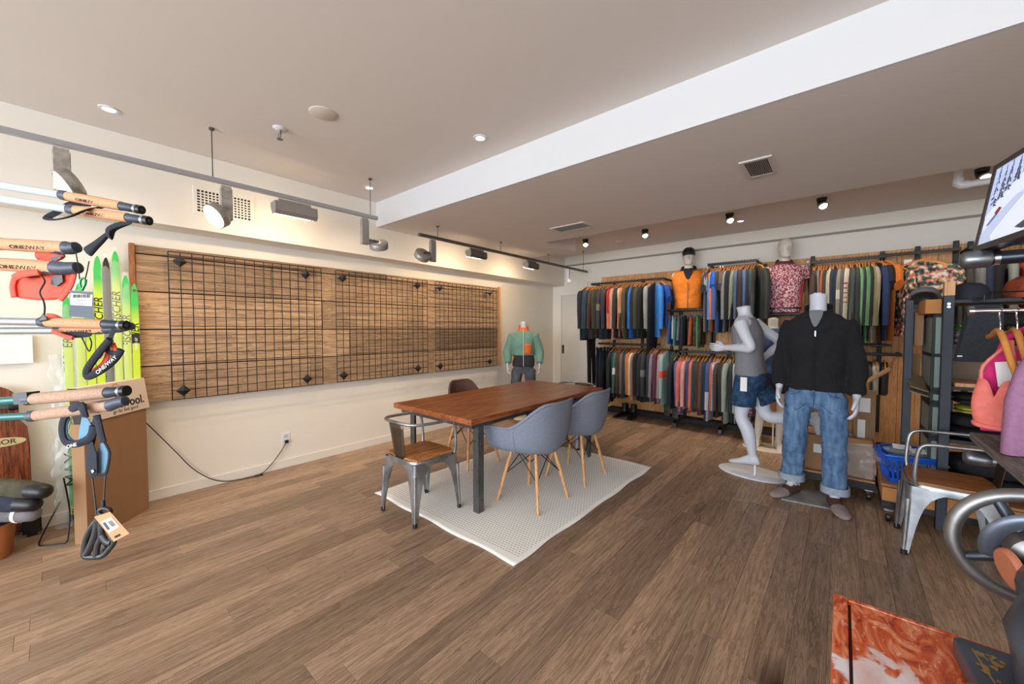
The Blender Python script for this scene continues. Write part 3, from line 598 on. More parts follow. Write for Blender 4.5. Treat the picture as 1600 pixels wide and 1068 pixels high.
# --- jacket mannequin (standing, facing the camera)
def standing(t, s, arms, legs, m, wide=1.0):
    """body, returns nothing; arms/legs: joint lists"""
    b = MB(); b.loft(torso_rings(s, W=[x*wide for x in (.15, .17, .155, .148, .165, .182, .185, .165, .09)])); x = MB()
    for q, (sh, el, wr) in arms.items():
        limb(b, [sh, el, wr], [.05*s, .04*s, .027*s]); d = (V(wr)-V(el)).normalized(); hand(x, wr, d+V((0, -.12, 0)), (-q, 0, 0) , (0, -1, 0), s*1.12, .5)
    for q, (hp, kn, an) in legs.items():
        limb(b, [hp, kn, V(kn)*.6+V(an)*.4, an], [.085*s, .055*s, .05*s, .036*s])
    return b, x
JM = thing('mannequin', 'headless white mannequin in black fleece jacket and turned-up blue jeans on a steel plate', 'mannequin', (-.145, 3.97, 0), R_(-4))
arms = {-1: ((-.18, .01, 1.45), (-.236, .03, 1.16), (-.24, -.05, .90)), 1: ((.18, .01, 1.45), (.24, .03, 1.15), (.25, -.06, .87))}
legs = {-1: ((-.09, 0, .9), (-.125, -.02, .49), (-.15, .03, .1)), 1: ((.09, 0, .9), (.125, -.03, .48), (.14, -.05, .09))}
b, x = standing(JM, 1, arms, legs, SKIN); neck(b, 1.46, 1.672, .058); foot(b, legs[-1][2], (-.45, -1, -.18)); foot(b, legs[1][2], (.35, -1, -.18))
skin('body', b, SKIN, JM, .011, 4, x)
j = MB(); j.loft(torso_rings(1, wz=(.905, .94, 1.03, 1.1, 1.2, 1.3, 1.4, 1.47, 1.515, 1.535), W=(.185, .187, .18, .175, .185, .2, .205, .185, .125, .075), Dp=(.135, .137, .13, .126, .134, .142, .13, .11, .09, .07)))
for q in (-1, 1): sh, el, wr = arms[q]; limb(j, [V(sh)+V((-q*.02, 0, .005)), el, V(el)*.35+V(wr)*.65, V(wr)+V((0, 0, .03))], [.08, .066, .058, .054])
cloth('fleece_jacket', j, FLEECE, JM, .012, 3, .011, 9, 3)
obj('collar', MB().loft([ell((0, .012, 1.5), .105, .09, 24), ell((0, .02, 1.545), .088, .08, 24, .25), ell((0, .024, 1.572), .092, .082, 24, .45), ell((0, .022, 1.565), .08, .07, 24, .45), ell((0, .012, 1.51), .07, .07, 24)], caps=False), FLEECE, JM, True)
obj('undershirt', MB().add([(-.062, -.082, 1.555), (0, -.096, 1.545), (.058, -.082, 1.555), (.03, -.122, 1.46), (0, -.146, 1.385), (-.034, -.122, 1.46), (0, -.118, 1.48)], [(0, 1, 6, 5), (1, 2, 3, 6), (5, 6, 4), (6, 3, 4)]), SHIRTG, JM, True, solid=.006, sub=2)
obj('zip', MB().tube([(.0, -.152, 1.385), (0, -.157, 1.3), (0, -.152, 1.15), (0, -.15, .915)], .0035, 6), BLACKP, JM); obj('zip_pull', MB().box((.004, -.158, 1.36), (.006, .004, .04)), CHROME, JM)
obj('chest_pocket_zip', MB().tube([(.055, -.149, 1.375), (.085, -.147, 1.41)], .0035, 6), BLACKP, JM); obj('pocket_seam', MB().tube([(.1, -.143, 1.12), (.125, -.137, .98)], .003, 6), BLACKP, JM)
p = MB(); p.loft(torso_rings(1, wz=(.76, .8, .86, .93, .97), W=(.12, .165, .178, .178, .165), Dp=(.09, .118, .125, .122, .112)))
for q in (-1, 1): hp, kn, an = legs[q]; limb(p, [V(hp)+V((q*.012, 0, -.04)), V(kn)+V((0, 0, .12)), kn, V(kn)*.45+V(an)*.55, V(an)+V((0, 0, .04))], [.102, .086, .082, .078, .082])
JP = cloth('jeans', p, JEAN, JM, .011, 2, .011, 13, 5, 2.4)
for q in (-1, 1): an = V(legs[q][2]); obj('turned_up_cuff', MB().loft([ell(an+V((0, 0, .085)), .082, .085, 20), ell(an+V((0, 0, .083)), .09, .094, 20), ell(an+V((0, 0, .03)), .092, .096, 20), ell(an+V((0, 0, .03)), .08, .083, 20)], caps=False), CUFF, JP, True)
obj('fly_seam', MB().tube([(0, -.128, .93), (.004, -.13, .86), (0, -.12, .78)], .003, 6), JEAN3, JP); obj('button', MB().lathe([(.001, -.131), (.009, -.13), (.009, -.126)], c=(0, 0, .915), ax='Y', n=12), CHROME, JP)
for q in (-1, 1): obj('pocket_seam', MB().tube([(q*.07, -.124, .93), (q*.1, -.122, .88), (q*.16, -.098, .865)], .0025, 6), JEAN3, JP); obj('thigh_seam', MB().tube([(q*.05, -.112, .80), (q*.11, -.11, .74), (q*.17, -.07, .78)], .0025, 6), JEAN3, JP)
SHOEB = mat('brown_suede', (84, 52, 44), .9, var=.15, scale=60); SHOEG = mat('taupe_toe', (142, 128, 122), .9, var=.1, scale=60)
for q, dd in ((-1, (-.45, -1, 0)), (1, (.35, -1, 0))):
    an = V(legs[q][2]); fz = an.z; d = V(dd).normalized(); f = MB(); foot(f, (an.x, an.y, .088), d, 1.16); rr_ = remesh(f, .01, 3); so = obj('shoe', rr_, SHOEB, JM, True)
    f2 = MB(); sd = V((-d.y, d.x, 0))
    def sec(k, c, a_, b_): return [V((an.x, an.y, .088))+d*k+V((0, 0, c))+sd*math.cos(2*math.pi*i/14)*a_+V((0, 0, math.sin(2*math.pi*i/14)*b_)) for i in range(14)]
    f2.loft([sec(.1, -.058, .054, .036), sec(.15, -.062, .056, .029), sec(.2, -.067, .049, .022), sec(.232, -.07, .03, .016), sec(.24, -.072, .012, .008)]); obj('toe_cap', f2, SHOEG, so, True)
obj('base_plate', MB().box((-.06, .03, .004), (.33, .36, .008), rz=R_(12)), mat('plate_steel', (150, 153, 152), .3, .15, var=.15, scale=12), JM, bevel=.001)
obj('calf_rod', MB().tube([(-.1, .09, .006), (-.1, .09, .2), (-.12, .05, .3)], .008, 8), CHROME, JM)
# --- running mannequin: faces -x (rotate), front=-y local
RM = thing('mannequin', 'headless white running mannequin in grey tank top and navy shorts on a round white base', 'mannequin', (-.645, 4.31, 0), R_(-98))
b = MB(); x = MB()
b.loft(torso_rings(.985, lean=(0, -.10), dz=.04)); neck_b = MB()
def nk(mb, p0, p1, r): mb.loft([[V(p0)+q for q in ell((0, 0, 0), r*1.2, r*1.15, 18)], [(V(p0)+V(p1))/2+q for q in ell((0, 0, 0), r*.95, r*.98, 18)], [V(p1)+q for q in ell((0, 0, 0), r, r*1.08, 18, .15)]])
nk(b, (0, -.06, 1.49), (0, -.085, 1.615), .057)
# left side of the figure (+x local) is turned to the camera
A1 = ((.185, -.05, 1.46), (.225, .055, 1.225), (.16, -.19, 1.215)); A2 = ((-.185, -.05, 1.46), (-.26, .17, 1.26), (-.27, .02, 1.1))
for (sh, el, wr), q in ((A1, 1), (A2, -1)):
    limb(b, [sh, V(sh)*.5+V(el)*.5+V((q*.012, 0, 0)), el, V(el)*.6+V(wr)*.4, wr], [.062, .05, .042, .04, .027])
hand(x, A1[2], (-.1, -1, .02), (-1, 0, -.1), (0, 0, 1), 1, .22); hand(x, A2[2], V(A2[2])-V(A2[1]), (1, 0, 0), (0, -1, 0), 1, .5)
L1 = ((.085, -.01, .93), (.09, -.055, .56), (.085, .05, .2)); L2 = ((-.09, .0, .93), (-.1, .1, .57), (-.09, .53, .6))
limb(b, [L1[0], V(L1[0])*.5+V(L1[1])*.5, L1[1], V(L1[1])*.62+V(L1[2])*.38+V((0, .02, 0)), L1[2]], [.09, .078, .056, .06, .036]); limb(b, [L2[0], V(L2[0])*.5+V(L2[1])*.5, L2[1], V(L2[1])*.62+V(L2[2])*.38+V((0, 0, -.015)), L2[2]], [.09, .08, .056, .06, .036])
foot(b, (L1[2][0], L1[2][1]-.02, L1[2][2]), (0, -1, -.12)); foot(b, L2[2], (0, .35, -1))
skin('body', b, SKIN, RM, .011, 4, x)
k = MB(); k.loft(torso_rings(.985, wz=(.93, .98, 1.05, 1.12, 1.2, 1.3, 1.39, 1.455, 1.485), W=(.182, .18, .166, .16, .172, .186, .18, .14, .115), Dp=(.128, .126, .112, .108, .118, .126, .112, .092, .07), grow=.004, lean=(0, -.10), dz=.04))
cloth('tank_top', k, mat('grey_tank', (128, 126, 132), .9, var=.08, scale=120, bump=.2), RM, .011, 3, .005, 9, 2)
k = MB(); k.loft(torso_rings(.985, wz=(.83, .88, .93, .98, 1.0), W=(.14, .18, .186, .18, .172), Dp=(.11, .13, .135, .128, .122), lean=(0, -.03)))
limb(k, [V(L1[0])+V((.01, 0, -.02)), V(L1[0])*.52+V(L1[1])*.48+V((.012, .0, 0)), V(L1[0])*.28+V(L1[1])*.72+V((.014, .008, 0))], [.104, .106, .108]); limb(k, [V(L2[0])+V((-.012, .01, -.02)), V(L2[0])*.52+V(L2[1])*.48+V((-.012, .03, 0)), V(L2[0])*.3+V(L2[1])*.7+V((-.012, .05, 0))], [.1, .096, .096])
SH = cloth('shorts', k, mat('navy_print', (20, 40, 68), .8, rgb2=(38, 78, 112), scale=24, det=6), RM, .012, 3, .006, 9, 4)
obj('price_tag', MB().box((.215, .0, .885), (.003, .055, .13)), PAPER, SH)
text('price_tag_print', '|||\n25', .03, frame((.217, .0, .885), (0, 1, 0), (1, 0, 0)), BLACKP, SH, .0003)
disc_base(RM, WHITE, .2, .3, (-.02, .02)); obj('calf_rod', MB().tube(smoothpts([(.05, .06, .01), (.05, .06, .12), (.06, .06, .2), (.078, .055, .36), (.08, .02, .4)], 4), .011, 8), WHITE, RM, True)
# --- cream mannequin behind
CM = thing('mannequin', 'cream mannequin in denim top, mostly hidden behind the running mannequin, on a cream base', 'mannequin', (-.6, 5.36, 0), R_(10))
arms = {-1: ((-.165, .01, 1.33), (-.23, .03, 1.06), (-.25, -.03, .84)), 1: ((.165, .01, 1.33), (.23, .03, 1.06), (.25, -.03, .84))}
legs = {-1: ((-.085, 0, .82), (-.1, -.03, .45), (-.13, .02, .09)), 1: ((.085, 0, .82), (.1, -.03, .45), (.08, .02, .09))}
b, x = standing(CM, .92, arms, legs, SKINW); neck(b, 1.34, 1.515, .052); foot(b, legs[-1][2], (-.3, -1, -.15)); foot(b, legs[1][2], (.2, -1, -.15)); skin('body', b, SKINW, CM, .012, 4, x)
j = MB(); j.loft(torso_rings(.92, wz=(.95, 1.03, 1.1, 1.2, 1.3, 1.4, 1.47, 1.52), W=(.175, .165, .16, .172, .188, .192, .172, .1), Dp=(.13, .12, .115, .124, .132, .12, .1, .08)))
for q in (-1, 1): sh, el, wr = arms[q]; limb(j, [V(sh)+V((-q*.02, 0, 0)), el, V(wr)+V((0, 0, .05))], [.07, .06, .05])
cloth('denim_shirt', j, JEAN3, CM, .013, 4, .007, 8, 8)
k = MB(); k.loft(torso_rings(.92, wz=(.8, .86, .93, 1.0), W=(.14, .175, .182, .17), Dp=(.11, .125, .13, .118)))
for q in (-1, 1): hp, kn, an = legs[q]; limb(k, [V(hp)+V((0, 0, -.03)), V(hp)*.55+V(kn)*.45], [.1, .1])
cloth('dark_shorts', k, mat('dark_shorts', (30, 34, 44), .9), CM, .013, 3, .005, 8, 9); disc_base(CM, CREAM, .28, .2); obj('calf_rod', MB().tube([(.03, .1, .01), (.03, .1, .3), (.06, .04, .42)], .01, 8), CREAM, CM, True)
# --- fleece mannequin by the left wall
FM = thing('mannequin', 'small headless mannequin in green, orange and black fleece by the far left wall', 'mannequin', (-3.78, 4.72, 0), R_(38))
arms = {-1: ((-.175, .01, 1.3), (-.245, .03, 1.05), (-.245, -.05, .83)), 1: ((.175, .01, 1.3), (.245, .03, 1.05), (.25, -.05, .83))}
legs = {-1: ((-.085, 0, .8), (-.13, -.02, .44), (-.15, .02, .09)), 1: ((.085, 0, .8), (.12, -.02, .44), (.13, .0, .09))}
b, x = standing(FM, .9, arms, legs, SKIN); neck(b, 1.3, 1.5, .052); foot(b, legs[-1][2], (-.3, -1, -.15)); foot(b, legs[1][2], (.3, -1, -.15)); skin('body', b, SKIN, FM, .012, 4, x)
GRF = mat('sage_fleece', (112, 150, 134), .95, var=.12, scale=90, bump=.3); ORF = mat('orange_nylon', (222, 110, 40), .7, var=.06, scale=60); BKF = mat('charcoal_panel', (46, 46, 50), .9, var=.1, scale=90)
j = MB(); j.loft(torso_rings(.9, wz=(1.09, 1.12, 1.2, 1.3, 1.4, 1.47, 1.5, 1.52), W=(.182, .18, .184, .196, .2, .182, .13, .08), Dp=(.135, .13, .134, .14, .13, .11, .09, .075)))
for q in (-1, 1): sh, el, wr = arms[q]; limb(j, [V(sh)+V((-q*.02, 0, .005)), el, V(el)*.35+V(wr)*.65, V(wr)+V((0, 0, .03))], [.08, .07, .06, .052])
FJ = cloth('fleece_jacket', j, GRF, FM, .012, 4, .006, 8, 11)
k = MB(); k.loft(torso_rings(.9, wz=(.9, .92, 1.0, 1.05, 1.1), W=(.19, .195, .193, .19, .187), Dp=(.142, .147, .145, .143, .14))); cloth('black_lower_panel', k, BKF, FM, .012, 2, .004, 8, 11)
obj('orange_collar', MB().loft([ell((0, .01, 1.36), .09, .085, 24), ell((0, .012, 1.41), .075, .072, 24, .2), ell((0, .014, 1.44), .078, .074, 24, .35), ell((0, .014, 1.435), .07, .066, 24, .35), ell((0, .01, 1.37), .062, .062, 24)], caps=False), ORF, FJ, True)
obj('chest_pocket', MB().grid(lambda u, v: V((.012+.11*u, -.143+.028*u*u+.008*(1-v)+.004*math.sin(u*9), 1.01+.155*v)), 6, 6), ORF, FJ, True, solid=.008)
obj('hand_pocket', MB().tube([(-.15, -.1, .97), (-.165, -.095, .91)], .012, 8), ORF, FJ, True); obj('zip', MB().tube([(0, -.132, 1.37), (0, -.139, 1.2), (0, -.14, 1.0), (0, -.138, .82)], .004, 6), WHITE, FJ)
p = MB(); p.loft(torso_rings(.9, wz=(.78, .84, .9, .97), W=(.125, .17, .18, .17), Dp=(.1, .12, .126, .115)))
for q in (-1, 1): hp, kn, an = legs[q]; limb(p, [V(hp)+V((q*.01, 0, -.04)), kn, V(an)+V((0, 0, .02))], [.095, .078, .07])
cloth('grey_jeans', p, JEAN2, FM, .012, 3, .007, 9, 5)
for q in (-1, 1): f = MB(); an = V(legs[q][2]); foot(f, (an.x, an.y, .095), (q*.3, -1, 0), 1.1); obj('shoe', remesh(f, .011, 3), mat('tan_shoe', (150, 84, 44), .8) if q < 0 else D.materials['tan_shoe'], FM, True)
disc_base(FM, CREAM, .2, .2)
# --- busts standing on the racks
def bust(label, loc, rz, s=1):
    t = thing('bust_mannequin', label, 'mannequin', loc, rz); b = MB(); b.loft([ell((0, 0, z), a, d, 20) for z, a, d in ((.012, .14, .1), (.1, .142, .098), (.2, .155, .105), (.33, .178, .118), (.43, .182, .108), (.5, .165, .09), (.54, .09, .068))])
    for q in (-1, 1): b.sph((q*.18, .0, .46), .06, 12, 8, (.8, .9, 1.1))
    head(b, (0, -.015, .735), 1.0); skin('body', b, SKINW, t, .009, 2)
    return t
b5 = bust('half mannequin with head wearing an orange vest and black cap on the rack', (-1.69, 5.9, 1.688), R_(14))
VEST = mat('orange_vest', (226, 124, 30), .75, var=.06, scale=30, bump=.2, bscale=60)
j = MB(); j.loft([ell((0, 0, z), a, d, 22) for z, a, d in ((.0, .172, .13), (.05, .176, .134), (.16, .174, .128), (.25, .19, .136), (.36, .212, .148), (.45, .222, .14), (.505, .2, .118), (.535, .13, .1))]); VE = cloth('vest', j, VEST, b5, .011, 3, .008, 9, 6)
obj('side_panel', MB().tube([(.2, .02, .47), (.196, .015, .36), (.176, .015, .2), (.17, .01, .01)], .024, 10), BKF, VE, True); obj('side_panel', MB().tube([(-.2, .02, .47), (-.196, .015, .36), (-.176, .015, .2), (-.17, .01, .01)], .024, 10), BKF, VE, True)
obj('shirt_front', MB().add([(-.085, -.095, .585), (0, -.1, .555), (.085, -.095, .585), (.05, -.142, .47), (0, -.157, .36), (-.05, -.142, .47), (0, -.145, .48)], [(0, 1, 6, 5), (1, 2, 3, 6), (5, 6, 4), (6, 3, 4)]), mat('navy_shirt', (32, 34, 42), .9), VE, True, solid=.008, sub=2)
obj('collar', MB().loft([ell((0, .02, .52), .12, .105, 22), ell((0, .03, .59), .1, .09, 22, .5), ell((0, .03, .585), .09, .08, 22, .5), ell((0, .02, .53), .085, .085, 22)], caps=False), BKF, VE, True)
obj('zip', MB().tube([(.0, -.16, .36), (.003, -.152, .25), (0, -.14, .12), (0, -.14, .01)], .004, 6), BKF, VE)
cp = MB(); cp.loft([ell((0, -.005, .752), .086, .106, 24), ell((0, -.005, .79), .088, .107, 24), ell((0, 0, .835), .078, .095, 24), ell((0, 0, .865), .045, .06, 24), ell((0, 0, .872), .01, .012, 24)])
CAP = obj('cap', cp, BLACKP, b5, True); obj('cap_visor', MB().grid(lambda u, v: V(((u-.5)*.15*(1-.25*v), -.09-.075*v+.09*(u-.5)**2*(1.2), .768-.012*v-.06*(u-.5)**2)), 10, 5), BLACKP, CAP, True, solid=.006); obj('cap_patch', MB().grid(lambda u, v: V(((u-.5)*.07, -.1085+.06*(u-.5)**2+.018*v, .785+.035*v)), 4, 3), mat('cap_patch', (78, 78, 80), .7), CAP, solid=.003)
b6 = bust('bald half mannequin with head wearing a red speckled collared shirt on the rack', (-.555, 5.9, 1.655), R_(20))
SPK = mat('red_speckle', (118, 40, 52), .8, rgb2=(206, 168, 176), scale=55, det=3, lo=.45, hi=.58)
j = MB(); j.loft([ell((0, 0, z), a, d, 22) for z, a, d in ((-.06, .17, .126), (.05, .168, .126), (.16, .164, .12), (.25, .176, .128), (.36, .196, .138), (.45, .202, .13), (.505, .185, .112), (.54, .11, .088))])
for q in (-1, 1): limb(j, [(q*.17, 0, .465), (q*.235, .01, .42), (q*.262, .01, .36)], [.075, .068, .062])
SPS = cloth('speckled_shirt', j, SPK, b6, .011, 3, .006, 9, 6)
obj('collar', MB().loft([ell((0, .012, .52), .098, .088, 22), ell((0, .02, .6), .078, .08, 22, .3), ell((0, .02, .59), .085, .086, 22, .3), ell((0, .012, .53), .105, .095, 22)], caps=False), mat('dark_red_collar', (92, 34, 44), .8), SPS, True)
obj('red_side_panel', MB().tube([(.19, .01, .38), (.178, .02, .25), (.166, .02, .1), (.17, .02, -.04)], .03, 10), mat('bright_red', (206, 60, 60), .8), SPS, True)
obj('black_hem_band', MB().loft([ell((0, 0, -.012), .176, .132, 22), ell((0, 0, .004), .176, .132, 22)], caps=False), BLACKP, SPS)
# ================================================================ back wall: wooden panel and clothes rails
PB = 6.17
pn = thing('board_panelling', 'tall light wooden board panelling behind the clothes rails on the back wall', 'wall panel', (-.5, PB, .2))
xs = [-3.2]; random.seed(21)
while xs[-1] < 2.4: xs.append(xs[-1]+random.choice((.14, .18, .22)))
for a, b in zip(xs, xs[1:]): obj('board', MB().b2((a+.0008, PB+random.uniform(-.002, .002), .075), (b-.0008, YB-.001, 2.288+random.uniform(-.001, .001))), OAKZ, pn, W=True, bevel=.0015)
obj('black_plinth', MB().b2((-3.0, PB-.17, 0), (2.4, YB-.001, .07)), mat('plinth_black', (30, 29, 29), .7), pn, W=True, bevel=.003)
for xx, zz in ((-.80, 2.19), (-.2, 2.22), (-.34, 2.24), (-.87, 2.2)): obj('screw_cap', MB().lathe([(.001, -.004), (.014, -.003), (.014, 0)], c=(xx, PB-.003, zz), ax='Y', n=12), WHITE, pn, W=True)
def rack(label, posts, rails, feet=0):
    t = thing('clothes_rack', label, 'clothes rack', (posts[0][0], PB-.02, 0))
    for x, z0, z1 in posts:
        obj('upright', MB().b2((x-.02, PB-.045, z0), (x+.02, PB-.004, z1)), BLACK, t, W=True, bevel=.003)
    for x0, x1, y, z, bend in rails:
        obj('rail', MB().b2((x0, y-.008, z-.016), (x1, y+.008, z+.016)), BLACK, t, W=True, bevel=.003)
        for xx in (x0+.012, x1-.012): obj('arm', MB().b2((xx-.01, y, z-.014), (xx+.01, PB-.004, z+.014)), BLACK, t, W=True, bevel=.002)
        mb = MB()
        for k in range(int((x1-x0)/.035)): mb.box((x0+.02+k*.035, y-.001, z+.018), (.008, .018, .006))
        obj('notches', mb, BLACK, t, W=True)
    for x in range(feet):
        xx = posts[-1-x][0]; mb = MB().b2((xx-.02, PB-.5, .05), (xx+.02, PB-.004, .09)); mb.b2((xx-.02, PB-.5, 0), (xx+.02, PB-.46, .09)); obj('foot', mb, DKSTEEL, t, W=True, bevel=.003)
    return t
RY = 5.8
rack('black wall rack with two long clothes rails, nearest the white door', [(-2.94, .2, 2.2), (-2.45, .2, 2.2), (-1.99, .2, 2.0)], [(-3.2, -2.0, RY, 2.135, 1), (-3.06, -2.17, RY, 1.15, 0)])
rack('black wall rack with a short middle rail below the orange vest bust', [(-1.86, .2, 1.74), (-1.42, .2, 1.74)], [(-1.9, -1.42, RY, 1.662, 0)])
rack('black wall rack with an upper and a lower rail behind the running mannequin', [(-1.4, .2, 2.28), (-.79, .2, 2.26), (-1.78, .05, 1.1), (-1.2, .05, 1.12)], [(-1.415, -.83, RY, 2.268, 0), (-1.79, -.75, RY, 1.072, 0)], 2)
rack('black wall rack with a rail of shirts behind the jacket mannequin', [(-.29, .2, 2.3), (.34, .2, 2.28), (.2, .2, 1.15)], [(-.29, .35, RY, 2.178, 0), (-.27, .5, RY, 1.12, 0)])
rack('plain black square bar on three brackets in front of the wood panelling, right side', [(.62, 2.1, 2.3), (.9, .2, 2.32)], [(.34, .9, RY+.1, 2.2, 0)])
rack('black wall rack at the far right behind the television', [(1.0, .2, 2.3), (1.95, .2, 2.3)], [(.93, 2.05, RY, 2.19, 0)])
sh_t = thing('display_shelf', 'black wall shelf carrying the orange vest bust above the short rail', 'shelf', (-1.68, 5.95, 1.66)); obj('shelf_board', MB().b2((-1.95, 5.76, 1.655), (-1.42, PB-.004, 1.675)), BLACK, sh_t, W=True, bevel=.002)
sh_t = thing('display_shelf', 'black wall shelf carrying the red speckled shirt bust', 'shelf', (-.55, 5.95, 1.58)); obj('shelf_board', MB().b2((-.78, 5.76, 1.565), (-.32, PB-.004, 1.585)), BLACK, sh_t, W=True, bevel=.002); obj('bust_post', MB().cyl((-.555, 5.9, 1.585), (-.555, 5.9, 1.67), .06, n=16), BLACK, sh_t, W=True)
sh_t = thing('display_shelf', 'black wall shelf under the orange tee at the right end of the shirt rail', 'shelf', (.25, 5.95, 1.22)); obj('shelf_board', MB().b2((-.1, 5.82, 1.205), (.42, PB-.004, 1.225)), BLACK, sh_t, W=True, bevel=.002)
# ---------------------------------------------------------------- garments
CL = {}
def cl(rgb, pat=None, rgb2=(230, 230, 230)):
    rgb = tuple(max(14, c*.92-4) for c in rgb); k = (rgb, pat, rgb2)
    if k in CL: return CL[k]
    if pat is None: m = mat('cloth', rgb, .88, var=.16, scale=14, bump=.25, bscale=40, stretch=(1, 1, .35), rnd=.06)
    elif pat == 'speck': m = mat('cloth_print', rgb, .88, rgb2=rgb2, scale=38, det=3, lo=.46, hi=.56)
    elif pat == 'flower':
        m = mat('cloth_flower', rgb, .85, rgb2=rgb2, scale=24, det=1); r = [n for n in m.node_tree.nodes if n.type == 'VALTORGB'][0].color_ramp; r.interpolation = 'CONSTANT'
        for p in (.42, .47, .52, .58): r.elements.new(p)
        for q, (p, c) in zip(r.elements, ((0, (36, 40, 36)), (.38, (66, 86, 62)), (.44, (40, 92, 82)), (.5, rgb2), (.56, (190, 150, 70)), (.62, (206, 200, 196)))): q.position = p; q.color = (*lin(c), 1)
    else:
        m = mat('cloth_'+pat, rgb, .88); N = m.node_tree.nodes; L = m.node_tree.links; b = N['Principled BSDF']
        t = N.new('ShaderNodeTexCoord'); w = N.new('ShaderNodeSeparateXYZ'); L.new(t.outputs['Object'], w.inputs[0])
        def band(sock, freq, duty):
            a = N.new('ShaderNodeMath'); a.operation = 'MULTIPLY'; a.inputs[1].default_value = freq; L.new(sock, a.inputs[0]); f = N.new('ShaderNodeMath'); f.operation = 'FRACT'; L.new(a.outputs[0], f.inputs[0]); g = N.new('ShaderNodeMath'); g.operation = 'LESS_THAN'; g.inputs[1].default_value = duty; L.new(f.outputs[0], g.inputs[0]); return g.outputs[0]
        if pat == 'plaid':
            a = N.new('ShaderNodeMath'); a.operation = 'ADD'; L.new(band(w.outputs[2], 22, .4), a.inputs[0]); L.new(band(w.outputs[1], 22, .4), a.inputs[1]); h = N.new('ShaderNodeMath'); h.operation = 'MULTIPLY'; h.inputs[1].default_value = .5; L.new(a.outputs[0], h.inputs[0]); fac = h.outputs[0]
        elif pat == 'hem': g = N.new('ShaderNodeMath'); g.operation = 'LESS_THAN'; g.inputs[1].default_value = -.52; L.new(w.outputs[2], g.inputs[0]); fac = g.outputs[0]
        elif pat == 'yoke': g = N.new('ShaderNodeMath'); g.operation = 'GREATER_THAN'; g.inputs[1].default_value = -.42; L.new(w.outputs[2], g.inputs[0]); fac = g.outputs[0]
        elif pat == 'band':
            g = N.new('ShaderNodeMath'); g.operation = 'COMPARE'; g.inputs[1].default_value = -.42; g.inputs[2].default_value = .05; L.new(w.outputs[2], g.inputs[0]); fac = g.outputs[0]
        elif pat == 'nordic':
            g = N.new('ShaderNodeMath'); g.operation = 'COMPARE'; g.inputs[1].default_value = -.42; g.inputs[2].default_value = .13; L.new(w.outputs[2], g.inputs[0]); v = N.new('ShaderNodeMath'); v.operation = 'MULTIPLY'
            c = N.new('ShaderNodeTexChecker'); c.inputs['Scale'].default_value = 28; mp_ = N.new('ShaderNodeMapping'); mp_.inputs['Rotation'].default_value = (.78, 0, 0); L.new(t.outputs['Object'], mp_.inputs[0]); L.new(mp_.outputs[0], c.inputs[0]); L.new(c.outputs['Fac'], v.inputs[0]); L.new(g.outputs[0], v.inputs[1]); fac = v.outputs[0]
        else: fac = band(w.outputs[2], 14, .35)
        mx = N.new('ShaderNodeMix'); mx.data_type = 'RGBA'; L.new(fac, mx.inputs[0]); mx.inputs[6].default_value = (*lin(rgb), 1); mx.inputs[7].default_value = (*lin(rgb2), 1); L.new(mx.outputs[2], b.inputs['Base Color'])
    CL[k] = m; return m
def ring(y, z, w, t, n=14, sk=0, seed=0):
    out = []
    for k in range(n):
        a = 2*math.pi*k/n; x = t*math.copysign(abs(math.sin(a))**.8, math.sin(a)); yy = y+w*math.copysign(abs(math.cos(a))**.9, math.cos(a))
        x += .22*t*math.sin(yy*38+seed+z*3)*min(1, abs(z)*2.5); out.append(V((x+sk*z, yy, z)))
    return out
def garment_mesh(kind, L, seed, th=1.0, wd=1.0):
    mb = MB(); sk = math.sin(seed*2.1)*.025
    if kind in ('jacket', 'shirt', 'tee', 'vest', 'dress'):
        t = {'jacket': .03, 'shirt': .02, 'tee': .016, 'vest': .032, 'dress': .018}[kind]*th; w = .225*wd
        R = [ring(0, -.085, .055, t*.9, sk=sk, seed=seed), ring(0, -.1, .085, t, sk=sk, seed=seed), ring(0, -.135, .17*wd, t*1.1, sk=sk, seed=seed), ring(0, -.165, .212*wd, t*1.1, sk=sk, seed=seed), ring(0, -.25, w*.98, t*1.2, sk=sk, seed=seed)]
        for q in (.4, .6, .8, 1): R.append(ring(0, -.25-(L-.25)*q, w*(1+.03*q), t*(1.2-.15*q), sk=sk, seed=seed))
        mb.loft(R)
        if kind in ('jacket', 'shirt', 'tee'):
            sl = .23 if kind == 'tee' else min(L-.06, .64)
            for q in (-1, 1):
                a = .052 if kind != 'tee' else .062; jit = math.sin(seed*3.7+q)*.012
                mb.tube(smoothpts([(sk*-.15, q*.17*wd, -.155), (jit, q*.222*wd, -.2), (jit*1.5+sk*-.3, q*.247*wd, -.32), (jit+sk*-sl, q*(.252 if kind != 'tee' else .275)*wd, -.12-sl)], 3), [.03, .04]+[a]*4+[a*.95]*2+[a*(.8 if kind != 'tee' else 1)]*2, 9, flat=.62 if kind != 'jacket' else .75, up=(1, 0, 0))
    elif kind == 'pants':
        mb.loft([ring(0, -.1, .12*wd, .016*th, sk=sk, seed=seed), ring(0, -.2, .135*wd, .022*th, sk=sk, seed=seed), ring(0, -.34, .15*wd, .026*th, sk=sk, seed=seed)])
        for q in (-1, 1): mb.loft([ring(q*.07*wd, -.28, .075*wd, .024*th, sk=sk, seed=seed), ring(q*.078*wd, -.34-(L-.34)*.5, .066*wd, .022*th, sk=sk, seed=seed+q), ring(q*.08*wd, -L, .055*wd, .02*th, sk=sk, seed=seed+q)])
    elif kind == 'shorts':
        mb.loft([ring(0, -.08, .14*wd, .014*th, sk=sk, seed=seed), ring(0, -.2, .16*wd, .02*th, sk=sk, seed=seed)])
        for q in (-1, 1): mb.loft([ring(q*.075*wd, -.16, .085*wd, .018*th, sk=sk, seed=seed), ring(q*.09*wd, -L, .085*wd, .018*th, sk=sk, seed=seed+q)])
    return mb
